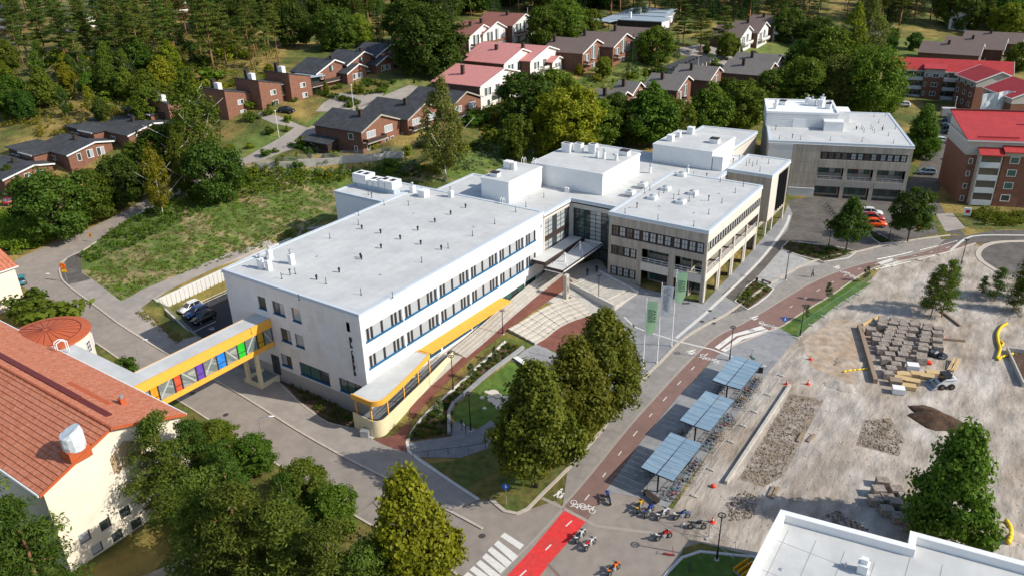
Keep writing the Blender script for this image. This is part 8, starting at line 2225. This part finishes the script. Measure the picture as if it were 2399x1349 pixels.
for i,(x,y,s) in enumerate(((1530,245,.85),(1600,285,.6),(1510,340,.6),(1595,375,.8),(1710,315,.5),(1620,440,.6),(1375,310,.35),(1440,232,.35),(1410,460,.3),(1712,368,.3),(1470,295,.25))):
 b=G(900+x/5.995,880+y/5.995);m=MB();m.cyl((b[0],b[1],b[2]),(b[0],b[1],b[2]+.14),s,s*.95,16)
 o=m.build('stepping_stone',MT['bench_top']);tag(o,'round pale stone set in the garden lawn','stone','round stones in the garden lawn')
gl_=wl([(1052,1018),(1053,958),(1062,948),(1100,915),(1150,872),(1226,816)],1.0)
r=thing('garden_wall','low grey granite wall between mulch bed and garden lawn','wall',(*gl_[0],T(*gl_[0])))
for i in range(0,len(gl_)-1,2):
 a,b_=gl_[i],gl_[min(i+2,len(gl_)-1)];q=offset_line([a,b_],-.22);p_=offset_line([a,b_],.22);m=MB()
 m.prism([q[0],q[1],p_[1],p_[0]], lambda p:T(p[0],p[1])-.3, lambda p:T(p[0],p[1])+.48);m.build('granite_block',MT['stone_slab'],r,off=(*gl_[0],T(*gl_[0])))
def low_rail(pts,label,h=.85,step=2.2):
 L=wl(pts,step);r=thing('railing',label,'railing',(*L[0],T(*L[0])));off=(*L[0],T(*L[0]))
 for p in L:m=MB();m.cyl((*p,T(*p)),(*p,T(*p)+h),.035,.035,5);m.build('post',MT['metal_black'],r,off=off)
 m=MB()
 for i in range(len(L)-1):m.cyl((*L[i],T(*L[i])+h),(*L[i+1],T(*L[i+1])+h),.03,.03,5)
 m.build('rail',MT['metal_black'],r,off=off)
low_rail([(968,1072),(1050,1062),(1137,1049),(1162,1024)],'black railing between grey paving and the verge');low_rail([(964,1030),(1000,978),(1060,915),(1130,850),(1180,805)],'low black railing along the kerb of the mulch bed',.7,4.0)
low_rail([(640,1130),(700,1170),(800,1240),(880,1295)],'dark wire garden fence along the lower street',1.2,2.5)
L=wl([(322,510),(380,480),(420,458),(445,445)],2.0);r=thing('guard_rail','pale steel guard rail along the hill road','railing',(*L[0],T(*L[0])));off=(*L[0],T(*L[0]));m=MB()
for i in range(len(L)-1):m.prism([L[i],L[i+1],(L[i+1][0],L[i+1][1]+.12),(L[i][0],L[i][1]+.12)], lambda p:T(p[0],p[1])+.4, lambda p:T(p[0],p[1])+.8)
m.build('beam',MT['metal_white'],r,off=off)
for p in L:m=MB();m.box(p[0]-.06,p[0]+.06,p[1]+.13,p[1]+.25,T(*p)-.2,T(*p)+.75);m.build('post',MT['metal_grey'],r,off=off)
# ---------------------------------------------------------------- building site
M_('galv',(.48,.5,.5),.4,.06,1,metal=.4);M_('fence_green',(.10,.25,.19),.6,.08,1);M_('setts',(.25,.205,.165),.95,.35,1.2,col2=(.35,.30,.255),mix=(.42,.6),bump=.05,bscale=5);M_('timber_new',(.56,.40,.20),.85,.15,1,streak=(1,6,1));M_('timber_old',(.27,.20,.14),.9,.2,1,streak=(1,6,1));M_('rusty_steel',(.13,.075,.055),.8,.2,1);M_('hose',(.75,.52,.02),.5,.06,1);M_('cone_red',(.78,.06,.02),.5,.05,1);M_('stone_a',(.36,.31,.27),.95,.35,1.0,objvar=.2);M_('black_wrap',(.02,.025,.03),.3,.3,1.5,col2=(.3,.33,.36),mix=(.55,.65))
def panel_mesh(Lp,hp):
 m=MB();r_=.025
 for a,b in (((0,0),(Lp,0)),((0,hp),(Lp,hp)),((0,0),(0,hp)),((Lp,0),(Lp,hp))):m.cyl((a[0],0,.12+a[1]),(b[0],0,.12+b[1]),r_,r_,5)
 return m
def wires(Lp,hp):
 m=MB()
 for k in range(1,12):x=Lp*k/12;m.add([(x-.004,0,.14),(x+.004,0,.14),(x+.004,0,hp+.1),(x-.004,0,hp+.1)],[(0,1,2,3)])
 for k in range(1,7):z=.12+hp*k/7;m.add([(0,0,z-.004),(Lp,0,z-.004),(Lp,0,z+.004),(0,0,z+.004)],[(0,1,2,3)])
 return m
fp=bpy.data.objects.new('fence_panel',None);link(fp)
panel_mesh(3.4,1.9).build('frame',MT['galv'],fp);wires(3.4,1.9).build('mesh_wire',MT['galv'],fp)
m=MB();m.box(-.12,.12,-.4,.4,0,.14);m.build('foot',MT['concrete'],fp)
m=MB();m.cyl((.3,0,1.5),(.3,.9,.05),.02,.02,5);m.build('brace',MT['galv'],fp)
_nf=0
def fence_run(pts,label,green=False):
 global _nf
 P=[g2(*p) for p in pts];L=smooth_line(P,3.55)
 for i in range(len(L)-1):
  o=fp if _nf==0 else copy_tree(fp,None,{'galv':MT['fence_green']} if green else None)
  _nf+=1
  a,b=L[i],L[i+1];d=math.hypot(b[0]-a[0],b[1]-a[1])
  o.location=(*a,T(*a));o.rotation_euler=(0,0,math.atan2(b[1]-a[1],b[0]-a[0]));o.scale=(max(.3,min(1.3,d/3.45)),1,1)
  tag(o,ORD[i%16]+' '+label,'fence','building site fence panels')
fence_run([(1627,1162),(1665,1100),(1712,1035),(1768,965),(1800,925)],'wire site fence panel beside the bicycle shelters')
fence_run([(1800,925),(1830,880),(1858,850)],'wire site fence panel above the shelters')
fence_run([(1866,792),(1900,762),(1960,722),(2010,690),(2040,668)],'green site fence panel along the lawn strip',True)
fence_run([(2050,632),(2090,624),(2150,610),(2200,598),(2245,585)],'wire site fence panel along the cycle lane bend')
fence_run([(1600,1230),(1660,1260),(1720,1310)],'wire site fence panel near the lawn at the bottom')
st_m=MB();st_m.box(-.6,.6,-.5,.5,.14,.95);STK=st_m.mesh('sett_pack')
rows_m=MB()
for i in range(6):
 for j in range(5):rows_m.box(-.59+i*.197,-.59+i*.197+.185,-.49+j*.197,-.49+j*.197+.185,.95,.985)
TOPS=rows_m.mesh('setts')
pal=MB()
for y in (-.42,-.05,.32):pal.box(-.6,.6,y,y+.1,0,.1)
pal.box(-.6,.6,-.5,.5,.1,.139)
PAL=pal.mesh('pallet')
def stack(px,label,group,rz=math.radians(18),sc=1.0,top='setts',h=.95,jitter=.12):
 b=G(px[0],px[1],h)
 r=thing('paving_stack',label,'pallet',(b[0],b[1],b[2]-h),rz+_tw.uniform(-jitter,jitter),group,(sc,sc,_tw.uniform(.85,1.1)))
 obj_from('pack',STK,MT[top],r);obj_from('sett',TOPS,MT[top],r);obj_from('pallet_base',PAL,MT['timber_old'],r)
z6= lambda x,y:(1980+x/4.093,720+y/4.093)
COLS=[('leftmost row',[(370,90),(365,122),(358,160),(250,205),(305,258),(310,295)]),('second row',[(480,110),(468,142),(452,182),(438,214),(424,246),(408,278),(392,310),(372,345),(348,385)]),('third row',[(578,122),(568,155),(555,190),(543,225),(530,262),(515,300),(498,340),(470,385),(432,432),(395,485)]),('fourth row',[(678,128),(664,158),(655,195),(630,262),(608,335),(592,372),(576,408),(556,445),(530,485),(492,528),(445,575),(418,615)]),('fifth row',[(800,168),(790,200),(782,235),(774,270),(762,308),(754,345),(748,390),(738,440),(732,478)]),('right hand row',[(892,195),(885,240),(888,300),(895,360)])]
for nm,L in COLS:
 for k,(x,y) in enumerate(L):stack(z6(x,y),ORD[k]+' pallet of grey paving setts in the '+nm+' of the stone yard','pallets of paving setts',sc=1.12)
z8= lambda x,y:(1800+x/3.97,1010+y/3.97)
for k,(x,y) in enumerate(((1070,440),(1030,530),(1000,610),(1120,600),(1190,645),(1110,700),(1285,690),(1215,765),(1345,700),(1330,790),(1280,590),(1200,520))):stack(z8(x,y),ORD[k]+' dark stone pallet in the pile beside the dense tree','stone pallets in the tree shade',math.radians(25),1.1,'setts' if k%3 else 'rusty_steel')
for k,(x,y,l) in enumerate(((560,625,'upper left'),(545,668,'lower left'),(700,625,'long'),(650,690,'middle'),(612,740,'front'),(845,612,'right'),(790,645,'rear right'))):
 b=G(*z6(x,y),.6);r=thing('timber_stack',l+' stack of pale new timber beside the loader','timber',(b[0],b[1],b[2]-.6),math.radians(20)+_tw.uniform(-.2,.2),'stacks of new timber')
 for i in range(4):
  for j in range(3):m=MB();m.box(-.9,.9,-.5+i*.26,-.5+i*.26+.23,.08+j*.18,.08+j*.18+.15);m.build('board',MT['timber_new'],r)
for (x,y),mt,l in (((512,782),'metal_white','white wrapped block beside the timber stacks'),((485,705),'timber_old','grey stone block left of the timber stacks'),((650,560),'metal_white','pale wrapped pallet between setts and timber')):
 b=G(*z6(x,y),.6);r=thing('wrapped_block',l,'block',(b[0],b[1],b[2]-.6),.3);m=MB();m.box(-.75,.75,-.6,.6,.1,.9);m.build('block_body',MT[mt],r);m=MB();m.box(-.7,.7,-.5,.5,0,.1);m.build('pallet_base',MT['timber_old'],r)
def beam(a,b,w,h,mat,name,label,cat,z=.0,grp=None):
 A,B=G(*a),G(*b);r=thing(name,label,cat,A,0,grp);q,p=offset_line([A[:2],B[:2]],-w/2),offset_line([A[:2],B[:2]],w/2)
 m=MB();m.prism([q[0],q[1],p[1],p[0]], lambda s:T(s[0],s[1])+z, lambda s:T(s[0],s[1])+z+h);m.build('beam_body',MT[mat],r,off=A);m=MB();m.prism([offset_line([A[:2],B[:2]],-w/2-.05)[0],offset_line([A[:2],B[:2]],-w/2-.05)[1],q[1],q[0]], lambda s:T(s[0],s[1])+z, lambda s:T(s[0],s[1])+z+h*.4);m.build('edge',MT[mat],r,off=A)
beam((2012,768),(2050,898),.55,.7,'timber_old','steel_beam','long brown beam lying left of the sett pallets','beam')
beam((2150,790),(2260,800),.3,.35,'timber_old','plank','long plank behind the sett pallets','plank');beam((2020,762),(2062,740),.3,.3,'timber_new','plank','pale plank at the head of the pallets','plank');beam((2205,730),(2250,765),.3,.3,'timber_old','plank','plank below the young pines','plank')
beam((1850,905),(1700,1133),.35,.45,'concrete','concrete_strip','long concrete edge strip across the gravel','kerb')
for a,b,l in (((1800,1165),(1812,1140),'left of the loose planks'),((1808,1168),(1822,1142),'right of the loose planks'),((1985,1225),(1997,1255),'left of the timbers by the white roof'),((1996,1218),(2006,1256),'middle of the timbers by the white roof'),((2014,1230),(2010,1258),'right of the timbers by the white roof'),((1892,1035),(1908,1018),'short grey plank on the gravel'),((1868,1035),(1880,1015),'short dark plank on the gravel')):beam(a,b,.3,.22,'timber_old','plank',l,'plank',grp='loose planks')
for pts,l,rad in ([[(2358,760),(2345,768),(2336,785),(2338,805),(2342,820),(2335,842)],'upper yellow hose curving over the dug ground',.22],[[(2338,845),(2345,838),(2360,834),(2372,830)],'short yellow hose beside the pit',.18],[[(1975,872),(1995,868),(2035,865)],'yellow hose lying left of the beam',.12],[[(2356,1222),(2366,1240),(2366,1262),(2360,1275)],'yellow hose right of the dense tree',.25],[[(2335,795),(2350,805),(2345,812)],'yellow hose branch',.15]):
 P=smooth_line([g2(*p) for p in pts],.5);m=MB();m.tube([(x,y,T(x,y)+rad) for x,y in P],rad,7);o=m.build('hose',MT['hose'],None,True);tag(o,l+(' over the ground' if len(l.split())<4 else ''),'hose','yellow hoses')
for px,l in (((1899,842),'red cone on the gravel beside the fence corner'),((1843,900),'red cone at the end of the concrete strip'),((2209,795),'red cone among the right hand pallets'),((1669,1223),'red cone right of the blue motorcycle'),((1893,900),'fallen red cone')):
 b=G(*px);r=thing('traffic_cone',l+(' on the gravel' if len(l.split())<4 else ''),'cone',b,0,'red traffic cones');m=MB();m.cyl((0,0,.04),(0,0,.75),.2,.04,12);m.build('cone_body',MT['cone_red'],r);m=MB();m.box(-.27,.27,-.27,.27,0,.05);m.build('cone_foot',MT['cone_red'],r);m=MB();m.cyl((0,0,.4),(0,0,.52),.125,.1,12);m.build('cone_band',MT['metal_white'],r)
for px,l,mt,s in (((1671,1140),'red box on the gravel beside the fence','cone_red',.35),((2175,852),'pink red sack beside the sett pallets','cone_red',.5),((2185,832),'black and white plastic heap beside the pallets','black_wrap',.9),((2205,838),'crumpled dark plastic sheet','black_wrap',.8)):
 b=G(*px);m=MB();m.ball((0,0,s*.4),s,s*.8,s*.7,9,6);m.v=[(x+random.uniform(-.1,.1)*s,y+random.uniform(-.1,.1)*s,max(0,z)) for x,y,z in m.v]
 o=m.build('sack',MT[mt]);o.location=b;tag(o,l,'sack')
b=G(2232,862,.0);r=thing('plank_bundle','bundle of brown poles leaning beside the plastic heap','poles',b)
for k in range(7):m=MB();m.cyl((-.6+k*.16,-1.0,.15),(-.3+k*.16+_tw.uniform(-.2,.2),2.2,.5+_tw.uniform(0,.3)),.06,.06,5);m.build('pole',MT['timber_new'],r)
b=G(2208,905);ld=thing('skid_loader','small white skid steer loader beside the timber stacks','loader',b,math.radians(215))
m=MB();side(m,[(-1.4,.45),(-1.4,1.5),(-.9,1.75),(.2,1.2),(.9,.9),(.9,.45)],.62);m.build('body',MT['paint_white'],ld)
m=MB();side(m,[(-.7,1.2),(-.6,2.1),(.5,2.05),(.7,.95)],.5);m.build('cab',MT['car_glass'],ld);m=MB();m.box(-.68,.55,-.55,.55,2.08,2.16);m.build('cab_roof',MT['metal_black'],ld)
for y in (-.72,.72):
 m=MB();m.cyl((-1.3,y,1.55),(.2,y,1.5),.1,.1,6);m.cyl((.2,y,1.5),(1.45,y,.5),.1,.1,6);m.build('lift_arm',MT['paint_white'],ld)
 for x in (-.75,.55):m=MB();m.cyl((x,y-.16 if y<0 else y-.04,.42),(x,y+.04 if y<0 else y+.16,.42),.42,.42,16);w=m.build('wheel',MT['rubber'],ld);m=MB();m.cyl((x,y-.18 if y<0 else y-.06,.42),(x,y+.06 if y<0 else y+.18,.42),.2,.2,10);m.build('rim',MT['rusty_steel'],w)
m=MB();m.add([(1.3,-1.0,.1),(1.3,1.0,.1),(2.1,1.0,.08),(2.1,-1.0,.08),(1.3,-1.0,.8),(1.3,1.0,.8)],[(0,3,2,1),(0,1,5,4),(0,4,3),(1,2,5),(3,4,5,2)][:4]);m.build('bucket',MT['metal_grey'],ld)
def mound(px,rx,ry,h,mat,name,label,rz=.3,seed=1):
 b=G(*px);w=random.Random(seed);n,m_=26,9;vs,fs=[(0,0,h)],[]
 for j in range(1,m_+1):
  for i in range(n):
   a=2*math.pi*i/n;rr=j/m_;q=1+.18*math.sin(3*a+seed)+.1*math.sin(7*a);zz=h*(math.cos(rr*math.pi/2)**1.2)+w.uniform(-.07,.07)*h*(1-rr)-(.25 if j==m_ else 0)
   vs.append((rx*rr*q*math.cos(a),ry*rr*q*math.sin(a),zz))
 for i in range(n):fs.append((0,1+i,1+(i+1)%n))
 for j in range(m_-1):
  for i in range(n):fs.append((1+j*n+i,1+(j+1)*n+i,1+(j+1)*n+(i+1)%n,1+j*n+(i+1)%n))
 mm=MB();mm.add(vs,fs);o=mm.build(name,MT[mat],None,True);o.location=b;o.rotation_euler=(0,0,rz); return tag(o,label,'mound')
mound((2200,985),4.4,2.4,1.1,'soil','soil_mound','dark soil mound above the dense tree',-.2,1);mound((1990,850),2.6,1.4,.35,'sand','sand_mound','low sand mound left of the sett pallets',.4,2);mound((2330,1240),3.0,1.6,.5,'sand','sand_mound','low earth mound right of the dense tree',.2,3);mound((1970,905),2.2,1.4,.3,'gravel','gravel_mound','low gravel mound in the middle of the site',.1,4)
def stones(name,poly,n,smin,smax,mat,label,seed):
 w=random.Random(seed);xs,ys=[p[0] for p in poly],[p[1] for p in poly];mb=MB();k=0
 while k<n:
  x,y=w.uniform(min(xs),max(xs)),w.uniform(min(ys),max(ys))
  if not _in(poly,x,y): continue
  b=G(x,y);s=w.uniform(smin,smax);k+=1
  pts=[(b[0]+s*math.cos(a)*w.uniform(.6,1),b[1]+s*math.sin(a)*w.uniform(.6,1),b[2]+s*w.uniform(.1,.5)) for a in [i*1.257 for i in range(5)]]
  mb.add(pts+[(b[0],b[1],b[2]+s*w.uniform(.5,.9))],[(i,(i+1)%5,5) for i in range(5)])
 o=mb.build(name,MT[mat]); return tag(o,label,'stones',None,'stuff')
M_('rubble_mix',(.34,.28,.24),.95,.5,2.2,col2=(.11,.085,.05),mix=(.42,.55))
M_('rubble_soil',(.20,.155,.105),.95,.4,.5,col2=(.30,.255,.21),mix=(.4,.6),bump=.08,bscale=4)
stones('rubble',[(1850,925),(1925,935),(1830,1110),(1790,1135),(1735,1120),(1800,1010)],1100,.05,.19,'rubble_mix','loose stone rubble in the strip beside the concrete edge',1)
stones('rubble',[(1700,1180),(1740,1150),(1780,1160),(1760,1215),(1710,1220)],400,.06,.18,'rubble_mix','pale rubble heap near the site corner',2)
stones('rubble',[(2030,985),(2080,980),(2115,1030),(2100,1065),(2010,1040)],500,.06,.2,'rubble_mix','stone patch in the middle of the site',3)
stones('rubble',[(1925,1210),(1960,1195),(2035,1240),(2030,1265),(1930,1225)],350,.06,.18,'rubble_mix','stones beside the white roof parapet',4)
stones('site_pebbles',[(1900,760),(2399,700),(2399,1290),(2100,1260),(1700,1280),(1640,1250),(1760,1010)],1800,.04,.14,'stone_a','pebbles scattered over the building site',5)
sheet('rubble_bed',[(1850,922),(1930,935),(1835,1115),(1790,1140),(1730,1122),(1800,1008)],'rubble_soil',.02);sheet('rubble_bed',[(2025,985),(2085,978),(2120,1030),(2105,1068),(2005,1042)],'rubble_soil',.02)
b=G(2378,862);r=thing('concrete_pit','square concrete pit frame at the right edge of the site','pit',b,math.radians(15))
for x0,x1,y0,y1 in ((-.2,0,-5,5),(4,4.2,-5,5),(0,4,-5,-4.8),(0,4,4.8,5)):m=MB();m.box(x0,x1,y0,y1,-.4,.7);m.build('pit_wall',MT['concrete'],r)
m=MB();m.box(0,4,-4.8,4.8,-.4,.05);m.build('pit_floor',MT['soil'],r)
b=G(1745,1338);r=thing('road_barrier','orange and yellow striped barrier boards on the lawn at the bottom','barrier',b,math.radians(70))
for k in range(3):
 m=MB();m.box(-1.1,1.1,-.5+k*.5,-.4+k*.5,.3,.75);q=m.build('board',MT['sign_yellow'],r)
 for j in range(4):m=MB();m.box(-1.0+j*.55,-.75+j*.55,-.51+k*.5,-.39+k*.5,.29,.76);m.build('stripe',MT['sign_orange'],q)
for x in (-.9,.9):m=MB();m.box(x-.06,x+.06,-.6,.7,0,.3);m.build('leg',MT['metal_grey'],r)
